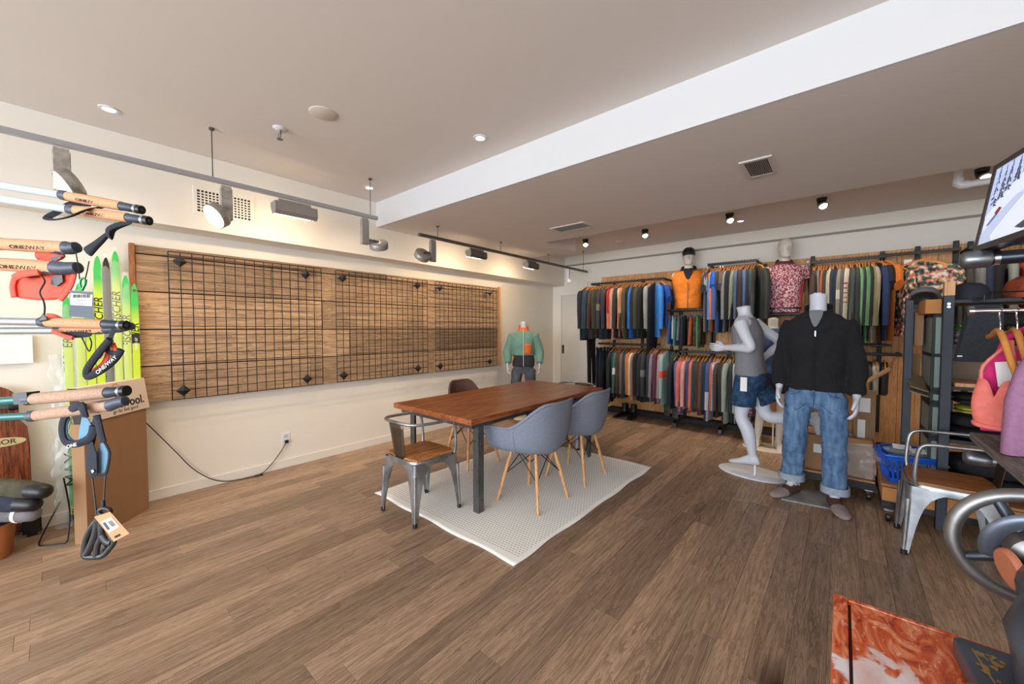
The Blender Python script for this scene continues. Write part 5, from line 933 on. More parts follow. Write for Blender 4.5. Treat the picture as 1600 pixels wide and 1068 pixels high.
for i, (a, b, c, r, nm) in enumerate(((-.06, 0, .1, .2, 'clear bag of black goods at the left of the blue basket'), (.04, -.03, .12, -.3, 'clear bag of black goods at the front of the blue basket'), (.05, .04, .17, .1, 'clear bag with white label on top of the blue basket'), (-.04, .02, .19, -.15, 'clear bag lying over the left rim of the blue basket'))):
    t = thing('plastic_bag', nm, 'bag', (.395+a, 4.06+b, .27+c), R_(12)+r, 'bagged goods in the blue basket')
    obj('goods', wrinkle(MB().box((0, 0, .02), (.11, .08, .035)), .012, 20, i), DKB, t); obj('clear_film', wrinkle(MB().sph((0, 0, .025), .1, 16, 10, (.95, .7, .36)), .022, 24, i*2), CLEAR, t, True); obj('white_label', MB().box((.01, -.012, .056), (.1, .06, .002), R=Mx.Rotation(.35, 3, 'X')), PAPER, t)
# ================================================================ grey table with pipe frame, television, garments on chrome rail
GT = thing('display_table', 'grey weathered board table on black pipe fittings at the right edge', 'table', (.9, 2.2, 0))
GREYW = wood('grey_weathered', (92, 84, 80), (140, 132, 126), 'Y', 1, .7, .1)
for k in range(4): a = .485+.22*k; obj('tabletop_plank', MB().b2((a+.0005, 1.45, .865), (a+.2195, 2.85, .9)), GREYW, GT, W=True, bevel=.003)
PIPE = mat('black_pipe', (62, 66, 74), .32, .85, var=.15, scale=14); FIT = mat('galvanised_fitting', (132, 136, 142), .36, .9, var=.15, scale=20)
def pipe(nm, a, b, r, m=PIPE, par=None): return obj(nm, MB().cyl(a, b, r, n=18), m, par, True, W=True)
pipe('pipe', (.5, 2.74, .80), (1.3, 2.74, .80), .023, PIPE, GT); pipe('pipe', (1.25, 2.74, 0), (1.25, 2.74, .865), .023, PIPE, GT); pipe('pipe', (1.25, 1.55, 0), (1.25, 1.55, .865), .023, PIPE, GT); pipe('pipe', (.62, 1.55, 0), (.62, 1.55, .865), .023, PIPE, GT)
obj('pipe_coupling', MB().lathe([(.001, -.045), (.02, -.045), (.031, -.036), (.033, -.02), (.033, .02), (.03, .036), (.024, .04)], c=(.495, 2.74, .80), ax='X', n=20), FIT, GT, True, W=True); obj('coupling_collar', MB().cyl((.533, 2.74, .80), (.545, 2.74, .80), .029, n=18), FIT, GT, True, W=True)
PS = thing('pipe_stand', 'black iron pipe frame carrying the television above the grey table', 'stand', (1.25, 2.45, .9))
pipe('pipe', (.42, 2.45, 1.683), (1.27, 2.45, 1.683), .0275, PIPE, PS); pipe('upright_pipe', (1.25, 2.45, .9), (1.25, 2.45, 1.7), .0275, PIPE, PS)
obj('pipe_coupling', MB().lathe([(.001, -.045), (.022, -.045), (.034, -.034), (.036, -.02), (.036, .03), (.03, .04)], c=(.415, 2.45, 1.683), ax='X', n=20), FIT, PS, True, W=True); obj('coupling_collar', MB().cyl((.46, 2.45, 1.683), (.475, 2.45, 1.683), .031, n=18), CHROME, PS, True, W=True)
TL, BL = V((.47, 2.53, 2.07)), V((.426, 2.485, 1.722)); u = V((-math.cos(R_(100)), -math.sin(R_(100)), 0)); tv = thing('television', 'flat television tilted down from the top right, showing a snowy ski slope', 'television', (.5, 2.1, 1.9)); L = .62
vv = (BL-TL); n = u.cross(vv).normalized(); n = n if n.x < 0 else -n; H = vv.length; vd = (vv-u*vv.dot(u)).normalized()
Mt = frame(TL, u, n); 
def tvp(a, b, o=0): return TL+u*a*L+vd*b*H+n*o
def slab(a0, a1, b0, b1, o0, o1): return MB().add([tvp(a, b, o) for o in (o0, o1) for b in (b0, b1) for a in (a0, a1)], [(0, 2, 3, 1), (4, 5, 7, 6), (0, 1, 5, 4), (2, 6, 7, 3), (0, 4, 6, 2), (1, 3, 7, 5)])
obj('casing', slab(0, 1, 0, 1, -.045, -.006), BLACKP, tv, W=True, bevel=.004)
mb = MB()
for q in ((0, 1, 0, .06), (0, 1, .93, 1), (0, .035, .06, .93), (.965, 1, .06, .93)): k = slab(*q, -.006, .004); mb.add(k.v, k.f)
obj('bezel', mb, mat('bezel', (58, 52, 48), .35), tv, W=True)
def scrm(nm, c, e): m = mat(nm, c, .3, emit=e); return m
S1 = scrm('screen_snow', (206, 214, 236), .8)
scr = obj('screen', slab(.035, .965, .06, .93, -.005, -.001), S1, tv, W=True)
def poly(pts, o, nm, m): return obj(nm, MB().add([tvp(a, b, o) for a, b in pts]+[tvp(a, b, o-.0008) for a, b in pts], [tuple(range(len(pts))), tuple(range(len(pts), 2*len(pts)))[::-1]]), m, scr, W=True)
poly([(.035, .62), (.2, .42), (.4, .25), (.6, .2), (.965, .12), (.965, .06), (.035, .06)], 0, 'picture_sky', scrm('screen_sky', (176, 190, 226), .8)); poly([(.035, .93), (.035, .8), (.2, .62), (.34, .5), (.5, .45), (.3, .68), (.16, .86), (.2, .93)], .0002, 'picture_slope_shade', scrm('screen_shade', (176, 186, 216), .8))
TREE = scrm('screen_tree', (70, 76, 92), .35); random.seed(3)
mb = MB()
for tx, top, bot, wd in ((.1, .07, .5, .05), (.17, .1, .44, .045), (.23, .06, .38, .045), (.31, .08, .32, .04), (.39, .07, .26, .035)):
    for k in range(16):
        f = k/15; b = top+(bot-top)*f; q = wd*(.15+.85*f)*random.uniform(.7, 1.1)
        for s_ in (-1, 1):
            if random.random() < .85: mb.add([tvp(tx, b-.03, .001), tvp(tx+s_*q, b+.012+random.uniform(-.01, .01), .001), tvp(tx+s_*q*.2, b+.012, .001)], [(0, 1, 2)])
obj('picture_trees', mb, TREE, scr, W=True, kind='stuff')
poly([(.15, .6), (.19, .55), (.22, .57), (.18, .64)], .0012, 'picture_skier', scrm('screen_skier', (120, 40, 48), .5)); poly([(.08, .72), (.16, .62), (.18, .64), (.11, .72)], .0011, 'picture_ski_track', scrm('screen_track', (96, 110, 156), .6)); poly([(.42, .86), (.5, .82), (.7, .8), (.7, .86), (.5, .9)], .0012, 'picture_rock', TREE)
obj('wall_bracket', MB().tube([tvp(.5, .6, -.05), tvp(.5, .8, -.12), V((.72, 2.2, 1.72)), V((.72, 2.45, 1.69))], .02, 10), BLACK, tv, W=True)
# chrome rail and what hangs on it
CR = thing('chrome_clothes_rail', 'thin chrome clothes rail with round end knob above the grey table', 'clothes rail', (1.2, 2.6, .9))
pipe('rail', (.44, 2.6, 1.476), (1.22, 2.6, 1.476), .0085, CHROME, CR); pipe('end_knob', (.425, 2.6, 1.476), (.44, 2.6, 1.476), .022, CHROME, CR); pipe('upright', (1.2, 2.6, .9), (1.2, 2.6, 1.476), .0085, CHROME, CR)
def tilt_hanger(label, x, ang, rz):
    """top-level wooden hanger tipped sideways on the chrome rail"""
    t = thing('wooden_hanger', label, 'hanger', (x, 2.6, 1.476), rz, 'wooden hangers on the chrome rail'); R = Mx.Rotation(ang, 3, 'Y')
    def q(P): return [R @ V(p)+V((0, 0, -.09)) for p in P]
    obj('wooden_bow', MB().tube(q(smoothpts([(-.195, .02, -.115), (-.12, .012, -.07), (-.05, .003, -.018), (0, 0, 0), (.05, .003, -.018), (.12, .012, -.07), (.195, .02, -.115)], 3)), .0115, 8), HANGW, t, True)
    obj('hook', MB().tube(smoothpts([(0, 0, -.09), (0, 0, -.05), (-.012, 0, -.03), (-.016, 0, -.008), (-.008, 0, .01), (.008, 0, .011), (.015, 0, .0)], 3), .0024, 6), CHROME, t, True); return t
tilt_hanger('wooden hanger carrying the coral bra, first from the rail end knob', .515, .42, R_(-88)); tilt_hanger('wooden hanger just behind the coral bra, second from the rail end knob', .56, .5, R_(-90)); tilt_hanger('wooden hanger with pink strap, third from the rail end knob', .6, .55, R_(-90)); tilt_hanger('wooden hanger carrying the mauve tank top', .68, .1, R_(-80))
CORAL = mat('coral_knit', (238, 124, 112), .8, var=.08, scale=40, bump=.2); PINK = mat('hot_pink', (226, 34, 122), .75); MAUVE = mat('mauve_knit', (160, 112, 146), .85, var=.08, scale=60, bump=.15); CORD_ = mat('coral_dark', (196, 70, 76), .8)
br = thing('sports_bra', 'coral sports bra hanging from the wooden hanger with a white card tag', 'bra', (.52, 2.58, 1.2), R_(-38))
def braf(u, v):
    t_ = (u-.5)*2; an = t_*1.9; r = .066+.024*math.exp(-((abs(t_)-.36)/.2)**2)*math.sin(math.pi*min(1, .2+v*.75)); top = -.02-.075*math.exp(-(t_/.13)**2)-.1*ss((abs(t_)-.5)/.4)
    bot = -.2-.012*math.cos(t_*3); return V((r*1.12*math.sin(an), -r*math.cos(an)+.03, bot+(top-bot)*v))
obj('cups', MB().grid(braf, 40, 12), CORAL, br, True, solid=.007, sub=1)
obj('under_band', MB().tube([braf(k/30, 0)+V((0, 0, -.008)) for k in range(31)], .0105, 8), CORAL, br, True)
obj('top_binding', MB().tube([braf(k/40, 1) for k in range(41)], .0055, 6), CORAL, br, True)
obj('dark_lining', MB().grid(lambda u, v: braf(u, v)*.93+V((0, .004, -.008)), 30, 8), CORD_, br, True)
for q in (.33, .67): p = braf(q, 1); obj('strap', MB().tube(smoothpts([p, p+V((0, .01, .06)), V((p.x*.3, .03, .115)), V((p.x*.1, .045, .15))], 3), .0065, 6), CORAL, br, True)
t = thing('white_card_tag', 'blank white card tag hanging in front of the coral bra', 'tag', (.558, 2.6, 1.21), R_(8)); obj('card', MB().box((0, 0, 0), (.1, .002, .105), R=Mx.Rotation(-.12, 3, 'Y')), PAPER, t); obj('card_line', MB().box((.015, -.0014, -.04), (.05, .001, .004), R=Mx.Rotation(-.12, 3, 'Y')), mat('tag_print', (150, 150, 150), .8), t)
t = thing('price_tag', 'small white price tag below the coral bra', 'tag', (.517, 2.6, 1.06), R_(8)); obj('card', MB().box((0, 0, 0), (.05, .002, .06), R=Mx.Rotation(.12, 3, 'Y')), PAPER, t); obj('barcode', MB().box((0, -.0013, .012), (.034, .001, .014), R=Mx.Rotation(.12, 3, 'Y')), mat('barcode_grey', (120, 116, 110), .8), t)
pk = thing('pink_top', 'hot pink top hanging between the coral bra and the mauve tank', 'top', (.605, 2.68, 1.28), R_(-75)); obj('garment', MB().loft([ring(0, z, w, .02, 14, 0, 2) for z, w in ((.03, .08), (-.02, .11), (-.1, .13), (-.22, .14), (-.33, .13))]), PINK, pk, True); obj('strap', MB().tube([(0, -.08, .0), (.0, -.06, .08), (0, .0, .12)], .014, 8), PINK, pk, True)
mv = thing('mauve_tank_top', 'mauve tank top hanging at the right edge over the grey table', 'top', (.645, 2.5, 1.4), R_(-60)); obj('garment', MB().loft([ring(0, z, w, t_, 20, 0, 4) for z, w, t_ in ((-.03, .05, .02), (-.08, .09, .03), (-.16, .13, .04), (-.28, .16, .05), (-.4, .17, .05), (-.495, .175, .05))]), MAUVE, mv, True)
for q in (-1, 1): obj('strap', MB().tube(smoothpts([(0, q*.07, -.07), (.0, q*.085, .0), (0, q*.1, .035)], 3), .02, 8, flat=.6), MAUVE, mv, True)
hj = thing('hanging_trousers', 'dark trousers folded over a hanger between the front post and the coral bra', 'trousers', (.6, 3.33, 1.545), R_(15))
obj('garment', wrinkle(MB().loft([[V((x, y, z)) for x, y in ((a, -.02), ((a+b)/2, -.028), (b, -.02), (b, .02), ((a+b)/2, .028), (a, .02))] for z, a, b in ((-.015, -.05, .06), (-.03, -.062, .065), (-.12, -.075, .07), (-.22, -.09, .06), (-.33, -.11, .045))]), .006, 12, 3), mat('dark_trouser', (40, 44, 50), .85, var=.15, scale=60, bump=.2), hj, True); hb = obj('clip_hanger', MB().tube([(-.07, 0, -.006), (.08, 0, -.006)], .007, 6), BLACK, hj)
obj('hook', MB().tube([(0, 0, 0), (0, 0, .04), (.02, 0, .055), (.5, .0, .055)], .004, 6), BLACK, hb); obj('logo_tab', MB().box((-.1, -.026, -.3), (.02, .003, .008)), PAPER, hj)
# ================================================================ red table and sewing machine
RT = thing('red_painted_table', 'worn orange-red painted table at the bottom right corner', 'table', (.4, .45, 0))
def redpaint():
    m = D.materials.new('worn_red_paint'); m.use_nodes = True; N = m.node_tree.nodes; L = m.node_tree.links; b = N['Principled BSDF']; t = N.new('ShaderNodeTexCoord')
    mp = N.new('ShaderNodeMapping'); mp.inputs['Scale'].default_value = (1, .45, 1); mp.inputs['Rotation'].default_value = (0, 0, .9); L.new(t.outputs['Object'], mp.inputs[0])
    def noise(s, d, dist=0, vec=None): n = N.new('ShaderNodeTexNoise'); n.inputs['Scale'].default_value = s; n.inputs['Detail'].default_value = d; n.inputs['Distortion'].default_value = dist; L.new(vec or mp.outputs[0], n.inputs['Vector']); return n.outputs['Fac']
    def ramp(s, *st):
        r = N.new('ShaderNodeValToRGB'); e = r.color_ramp.elements
        while len(e) < len(st): e.new(.5)
        for q, (p, c) in zip(e, st): q.position = p; q.color = (*c, 1)
        L.new(s, r.inputs[0]); return r.outputs[0]
    base = ramp(noise(30, 10, 2.6), (.32, lin((150, 46, 18))), (.5, lin((214, 92, 44))), (.66, lin((234, 150, 104))))
    pale = ramp(noise(44, 10, 3), (.6, (0, 0, 0)), (.68, (.55,)*3))
    s = N.new('ShaderNodeVectorMath'); s.operation = 'DISTANCE'; L.new(t.outputs['Object'], s.inputs[0]); s.inputs[1].default_value = (-.335, .21, .95)
    ad = N.new('ShaderNodeMath'); ad.operation = 'MULTIPLY_ADD'; L.new(noise(22, 6, 1, t.outputs['Object']), ad.inputs[0]); ad.inputs[1].default_value = .13; L.new(s.outputs['Value'], ad.inputs[2])
    blot = ramp(ad.outputs[0], (.115, (1,)*3), (.122, (0,)*3))
    def mix(a, b_, f):
        x = N.new('ShaderNodeMix'); x.data_type = 'RGBA'; L.new(a, x.inputs[6])
        if isinstance(b_, tuple): x.inputs[7].default_value = (*b_, 1)
        else: L.new(b_, x.inputs[7])
        L.new(f, x.inputs[0]); return x.outputs[2]
    wht = ramp(noise(14, 5), (.4, lin((222, 176, 164))), (.55, lin((238, 232, 236))))
    c = mix(mix(base, lin((242, 206, 180)), pale), wht, blot); L.new(c, b.inputs['Base Color']); b.inputs['Roughness'].default_value = .3; return m
RED = redpaint()
obj('tabletop', MB().b2((.022, .12, .922), (.8, .835, .95)), RED, RT, W=True, bevel=.002)
obj('edge_moulding', MB().b2((0, .12, .915), (.0185, .845, .951)), RED, RT, W=True, bevel=.003); obj('edge_moulding', MB().b2((.0185, .836, .915), (.8, .845, .951)), RED, RT, W=True, bevel=.002); obj('groove', MB().b2((.0185, .12, .918), (.022, .835, .944)), mat('dark_red_groove', (70, 22, 14), .8), RT, W=True)
for a in (.03, .74):
    for b in (.16, .8): obj('leg', MB().tube([(a+.02, b, .92), (a+.02, b, 0)], [.022, .016], 10), BLACK, RT, W=True)
SM = thing('sewing_machine', 'vintage black sewing machine with gold decals and grey handwheel', 'sewing machine', (.2, .65, .95))
JAP = mat('black_japan', (64, 71, 82), .28, .1, var=.25, scale=12); WHEEL = mat('worn_nickel', (134, 132, 130), .42, .85, var=.25, scale=14); COPPER = mat('copper_leather', (176, 106, 76), .6, var=.1, scale=20); GOLD = mat('gold_decal', (186, 152, 84), .4, .6)
bed = obj('bed', MB().loft([[V((x, y, z)) for x, y in ((.127, .79), (.135, .797), (.31, .797), (.31, .36), (.165, .36), (.16, .37))] for z in (.951, .972, .975)]), JAP, SM, W=True, bevel=.002)
random.seed(9); mb = MB()
for k in range(110):
    f = random.random(); py_ = .775-.3*f; px_ = .142+.05*f*.6+random.uniform(.0, .022)+.006*math.sin(f*40); a = random.uniform(0, 6.28); s = random.uniform(.0016, .004)
    mb.add([(px_+s*1.3*math.cos(a+q), py_+s*1.6*math.sin(a+q), .9754+k*4e-6) for q in (0, 1.2, 2.4, 4.2)], [(0, 1, 2, 3)])
mb.tube([(.142, .775, .9752), (.152, .7, .9752), (.165, .6, .9752), (.17, .45, .9752)], .0012, 4)
obj('gold_decal', mb, GOLD, bed, W=True)
def sq(cx, cy, z, a, b): return ell((cx, cy, z), a, b, 20, e=3)
obj('pillar', MB().loft([sq(.232, .7, .972, .068, .08), sq(.225, .715, .985, .058, .066), sq(.216, .735, 1.01, .05, .056), sq(.21, .745, 1.03, .048, .05), sq(.213, .745, 1.06, .042, .048), sq(.215, .74, 1.085, .036, .04), sq(.215, .74, 1.1, .02, .026)]), JAP, SM, True, W=True)
obj('arm', MB().loft([[V((cx+r*math.cos(2*math.pi*k/18), y, z+r*1.15*math.sin(2*math.pi*k/18))) for k in range(18)] for y, r, cx, z in ((.818, .018, .212, 1.074), (.812, .028, .212, 1.073), (.80, .034, .213, 1.072), (.76, .036, .214, 1.072), (.7, .036, .218, 1.075), (.6, .032, .22, 1.08), (.5, .034, .225, 1.085), (.42, .04, .23, 1.08), (.4, .03, .23, 1.075))]), JAP, SM, True, W=True)
obj('head_column', MB().loft([sq(.232, .42, 1.13, .03, .036), sq(.232, .42, 1.04, .03, .034), sq(.232, .42, 1.03, .012, .014), sq(.232, .42, .98, .006, .006)]), JAP, SM, True, W=True)
wc = V((.212, .885, 1.088))
hw = obj('handwheel_rim', MB().tube([wc+V((.075*math.cos(a), 0, .075*math.sin(a))) for a in [2*math.pi*k/40 for k in range(40)]], .0095, 12, closed=True), WHEEL, SM, True, W=True)
for k in range(4): a = R_(28+90*k); obj('spoke', MB().tube([wc+V((.012*math.cos(a), -.012, .012*math.sin(a))), wc+V((.05*math.cos(a), -.006, .05*math.sin(a))), wc+V((.072*math.cos(a), 0, .072*math.sin(a)))], [.011, .0075, .006], 10), mat('spoke_dark', (66, 72, 82), .35, .7) if k == 0 else D.materials['spoke_dark'], hw, True, W=True)
obj('hub', MB().lathe([(.001, -.05), (.02, -.05), (.03, -.044), (.032, -.02), (.026, -.01), (.026, .012), (.016, .018), (.001, .018)], c=wc, ax='Y', n=22), WHEEL, SM, True, W=True)
obj('belt_guard', MB().tube([V((.212, .845, 1.098))+V((.046*math.cos(a), -.01*math.sin(a), .046*math.sin(a))) for a in [R_(205-6*k) for k in range(32)]], [.004]+[.011]*30+[.004], 10, flat=.55, up=(0, 1, 0)), mat('guard_blue_grey', (96, 104, 116), .35, .6, var=.2, scale=20), SM, True, W=True)
obj('hub_cap', MB().lathe([(.001, 0), (.026, 0), (.03, -.006), (.03, -.04)], c=(.205, .828, 1.08), R=V((-.7, -.1, .25)).to_track_quat('Z', 'Y').to_matrix(), n=24), WHEEL, SM, True, W=True)
obj('copper_disc', MB().lathe([(.001, .003), (.024, .003), (.0265, 0), (.0265, -.005), (.001, -.005)], c=(.180, .822, 1.076), R=V((-.93, -.25, -.2)).to_track_quat('Z', 'Y').to_matrix(), n=28), COPPER, SM, True, W=True)
obj('shuttle_plate', MB().b2((.118, .655, .951), (.15, .69, .975)), CHROME, SM, W=True, bevel=.003); obj('thumb_screw', MB().lathe([(.001, 0), (.009, 0), (.009, .012), (.001, .014)], c=(.128, .672, .975), n=14), WHEEL, SM, True, W=True)
# ================================================================ left: cartons, skis, floor pile
e_ = V((-.757, .654, 0)).normalized(); nn = V((-.654, -.757, 0)).normalized(); O = V((-3.695, .092, 0)); LW = .515
bx = thing('cardboard_box', 'big plain brown carton standing against the left wall', 'box', O)
def quad_box(o, w, d, h, z=0, lean=0): 
    p = [o, o+e_*w, o+e_*w+nn*d, o+nn*d]; return MB().add([q+V((0, 0, z)) for q in p]+[q+V((0, 0, z+h))+nn*lean for q in p], [(3, 2, 1, 0), (4, 5, 6, 7), (0, 1, 5, 4), (1, 2, 6, 5), (2, 3, 7, 6), (3, 0, 4, 7)])
obj('carton', quad_box(O, LW, .075, .785), CARD, bx, W=True, bevel=.004)
obj('tape_seam', quad_box(O+e_*.0+nn*.035, LW, .004, .001, .785), mat('seam_brown', (120, 88, 58), .8), bx, W=True)
sg = thing('sign_box', 'cream display box lettered in black standing on the big brown carton', 'sign', O+V((0, 0, .787)))
so = O-e_*.012-nn*.012; sb = obj('box', quad_box(so, LW+.03, .055, .232, .787, .03), mat('sign_cream', (228, 214, 200), .7), sg, W=True, bevel=.003)
obj('dark_side', quad_box(so-e_*.003+nn*.002, .003, .051, .23, .788, .03), mat('sign_side', (52, 42, 38), .7), sg, W=True)
zb = (V((0, 0, .232))+nn*.03).normalized(); fn_ = e_.cross(zb); fn_ = fn_ if fn_.dot(-nn) > 0 else -fn_
INK = mat('black_ink', (26, 26, 28), .7); REDI = mat('red_ink', (206, 54, 34), .7); GREYI = mat('grey_ink', (130, 116, 104), .7)
def sp(a, z): return so+e_*a+zb*z+V((0, 0, .787))+fn_*.0016
text('lettering', 'Smartwool.', .088, frame(sp(.3, .078), e_, fn_), INK, sg, .0006, bold=.012); text('small_lettering', 'go far feel good', .034, frame(sp(.33, .03), e_, fn_), GREYI, sg, .0005)
for a, b in (((.27, .15), (.275, .185)), ((.275, .185), (.262, .2)), ((.275, .182), (.29, .2)), ((.27, .15), (.26, .128)), ((.27, .15), (.284, .13))): obj('red_figure', MB().tube([sp(*a), sp(*b)], .0035, 6), REDI, sg, W=True)
for k in range(5): a = R_(30+30*k); obj('red_spark', MB().tube([sp(.276+.022*math.cos(a), .196+.022*math.sin(a)), sp(.276+.032*math.cos(a), .196+.032*math.sin(a))], .0018, 5), REDI, sg, W=True)
SKI = {}
def skimat(nm, body, tip, z0, z1, tail=None):
    m = D.materials.new(nm); m.use_nodes = True; N = m.node_tree.nodes; L = m.node_tree.links; b = N['Principled BSDF']; t = N.new('ShaderNodeTexCoord'); s = N.new('ShaderNodeSeparateXYZ'); L.new(t.outputs['Object'], s.inputs[0])
    mr = N.new('ShaderNodeMapRange'); mr.inputs[1].default_value = 0; mr.inputs[2].default_value = 2.0; L.new(s.outputs[2], mr.inputs[0]); r = N.new('ShaderNodeValToRGB'); e = r.color_ramp.elements
    st = ([(0, tail), (.2, tail), (.34, body)] if tail else [(0, body), (.3, body)])+[(z0/2, body), (z1/2, tip)]
    while len(e) < len(st): e.new(.5)
    for q, (p, c) in zip(e, st): q.position = p; q.color = (*lin(c), 1)
    L.new(mr.outputs[0], r.inputs[0]); L.new(r.outputs[0], b.inputs['Base Color']); b.inputs['Roughness'].default_value = .25; return m
LIME = (196, 218, 62); GRN = (70, 186, 92)
wrapm = mat('ski_wrap', (235, 242, 230), .15, alpha=.2, bump=1.0, bscale=30)
specs = [(.045, 1.63, LIME, 'lime ski at the far left of the row, its lower end lettered in black', 1, 1), (.105, 1.72, LIME, 'lime ski second from the left behind the hanging black tag', 1, 0), (.152, 1.6, LIME, 'short lime ski third from the left, hidden behind the black tag', 0, 0), (.2, 1.925, LIME, 'lime ski with tall green tip and black lettering, fourth from the left', 0, 1), (.243, 1.92, (52, 46, 42), 'dark wrapped ski between two lime skis', 1, 0), (.292, 1.975, LIME, 'tallest lime ski of the row, in glittering clear wrap', 1, 1), (.342, 1.8, LIME, 'lime ski in clear wrap second from the wooden board', 1, 1), (.388, 1.74, LIME, 'lime ski with a hole in its tip beside the wooden board', 0, 1)]
for i, (yy, top, c, lab, wr, let) in enumerate(specs):
    x0, x1 = (-4.2, -4.135); t = thing('cross_country_ski', lab, 'ski', (x0, yy, 0), 0, 'skis leaning on the left wall'); w = .0235
    tipc = GRN if c == LIME else c
    m = skimat('ski_lacquer', c, tipc, top-.3, top-.16, (40, 190, 110) if i == 0 else None)
    def pt(z, o=0): k = ss(z/.8); return (x0+(x1-x0)*k+o)
    rings = []
    for z, ww, o in [(0, .6, 0), (.02, .95, 0), (.3, 1, 0), (1.0, .95, .006), (top-.25, 1, 0), (top-.1, .95, .004), (top-.04, .7, .012), (top-.012, .4, .016), (top, .1, .018)]:
        a = w*ww; q = pt(z, o); rings.append([V((q-.006, yy-a, z)), V((q-.006, yy+a, z)), V((q+.006, yy+a*.9, z)), V((q+.006, yy-a*.9, z))])
    ski = obj('ski_body', MB().loft(rings), m, t, True, W=True)
    obj('edge_line', MB().b2((pt(.3)-.002, yy-w-.0006, .3), (pt(.3), yy-w, .31)), BLACKP, t, W=True)
    if let:
        zc_ = top-.42; nv = V((1, 0, .0075)).normalized(); text('lettering', 'FISCHER', .062, frame((pt(zc_)+.0078, yy, zc_), (0, 0, 1), nv), INK, t, .0004, italic=.2, bold=.01, sx=1.05)
    if i == 7:
        obj('black_band', MB().b2((pt(1.29)+.004, yy-w*.97, 1.21), (pt(1.29)+.0085, yy+w*.97, 1.36)), INK, t, W=True); text('band_lettering', 'fresh air', .028, frame((pt(1.285)+.0095, yy, 1.285), (0, 0, 1), (1, 0, .0075)), PAPER, t, .0004)
        obj('tip_hole', MB().cyl((pt(top-.06)+.012, yy, top-.05), (pt(top-.06)+.02, yy, top-.05), .011, n=12), mat('hole_red', (120, 60, 40), .7), t, W=True)
    if i == 0:
        obj('black_tail', MB().b2((pt(.12)+.004, yy-w*.97, .01), (pt(.12)+.0085, yy+w*.97, .24)), INK, t, W=True); text('tail_lettering', 'SPEED', .05, frame((pt(.12)+.0095, yy, .13), (0, 0, 1), (1, 0, .0075)), mat('lime_ink', (206, 220, 60), .5), t, .0004, bold=.01)
        text('tail_lettering', 'MAX', .105, frame((pt(.4)+.0085, yy, .4), (0, 0, 1), (1, 0, .0075)), INK, t, .0004, bold=.0, sx=1.1)
        for a, b in (((-.9, .52), (.9, .66)), ((.9, .66), (-.5, .78)), ((.9, .52), (-.9, .66)), ((-.9, .66), (.5, .8))): obj('black_stripe', MB().tube([(pt(a[1])+.007, yy+w*a[0], a[1]), (pt(b[1])+.007, yy+w*b[0], b[1])], .003, 5), INK, t, W=True)
    else:
        obj('size_print', MB().b2((pt(.95)+.0125, yy-w*.4, .9), (pt(.95)+.0132, yy+w*.4, .98)), mat('olive_ink', (120, 136, 40), .6) if 'olive_ink' not in D.materials else D.materials['olive_ink'], t, W=True)
    if wr:
        mb = MB(); 
        def wf(u, v): z = .05+(top+.03-.05)*v; a = u*2*math.pi; p = V((pt(z)+.016*math.sin(a), yy+.031*math.cos(a)*(1 if v < .93 else 1-.5*(v-.93)/.07), z)); return p+mnoise.noise_vector(p*30)*.006
        mb.grid(wf, 14, 46); obj('clear_wrap', mb, wrapm, t, True, W=True)
cw = thing('plastic_sheet', 'strip of crumpled clear plastic hanging left of the skis', 'plastic', (-4.05, .0, 0)); obj('film', MB().grid(lambda u, v: V((-4.06-.1*v+.025*mnoise.noise(V((u*3, v*22, 1))), -.045+.075*u+.02*mnoise.noise(V((3, v*14, u*4))), .02+1.2*v)), 8, 70), CLEAR, cw, True, W=True)
t = thing('white_card', 'blank white card on the left wall beside the skis', 'card', (XL+.03, -.36, 1.16)); obj('card', MB().b2((XL+.028, -.62, 1.165), (XL+.032, -.114, 1.35)), PAPER, t, W=True); obj('holder', MB().b2((XL, -.45, 1.2), (XL+.028, -.25, 1.3)), WHITE, t, W=True)
lb = thing('wooden_longboard', 'red-brown wooden deck with rounded top leaning on the left wall', 'board', (-4.1, -.35, 0)); MAH = wood('mahogany', (70, 30, 16), (140, 74, 42), 'Z', 1, .3, .05)
poly = []; 
for k in range(15): a = math.pi*k/14; poly.append((-.3+.118*math.cos(a), 1.0-.09+.12*math.sin(a)+.0))
out = [(-.142, .1), (-.142, .62), (-.15, .74), (-.182, .8), (-.182, .91)]+poly[1:-1]+[(-.418, .91), (-.418, .8), (-.45, .74), (-.458, .62), (-.458, .1), (-.4, .02), (-.2, .02)]
Mz = Mx(((0, 0, 1, -4.17), (1, 0, 0, 0), (0, 1, 0, 0), (0, 0, 0, 1))); obj('deck', MB().prism(out, .014, Mz), MAH, lb, W=True, bevel=.004)
obj('truck', MB().box((-4.14, -.27, .9), (.045, .12, .05)), DKSTEEL, lb, W=True, bevel=.006); obj('wheel', MB().lathe([(.001, -.02), (.024, -.02), (.028, 0), (.024, .02), (.001, .02)], c=(-4.12, -.2, .89), ax='Y', n=16), BLACKP, lb, True, W=True)
obj('oval_badge', MB().loft([ell((0, 0, z), .115, .026, 28, e=2) for z in (0, .002)]).__class__().loft([[V((-4.162+q, -.27+p.x, .655+p.y)) for p in ell((0, 0, 0), .115, .03, 28, e=2)] for q in (0, .002)]), mat('badge_tan', (190, 172, 124), .6), lb, W=True); text('badge_lettering', 'ARBOR', .045, frame((-4.1592, -.27, .655), (0, 1, 0), (1, 0, 0)), mat('badge_ink', (52, 36, 26), .7), lb, .0003, bold=.01)
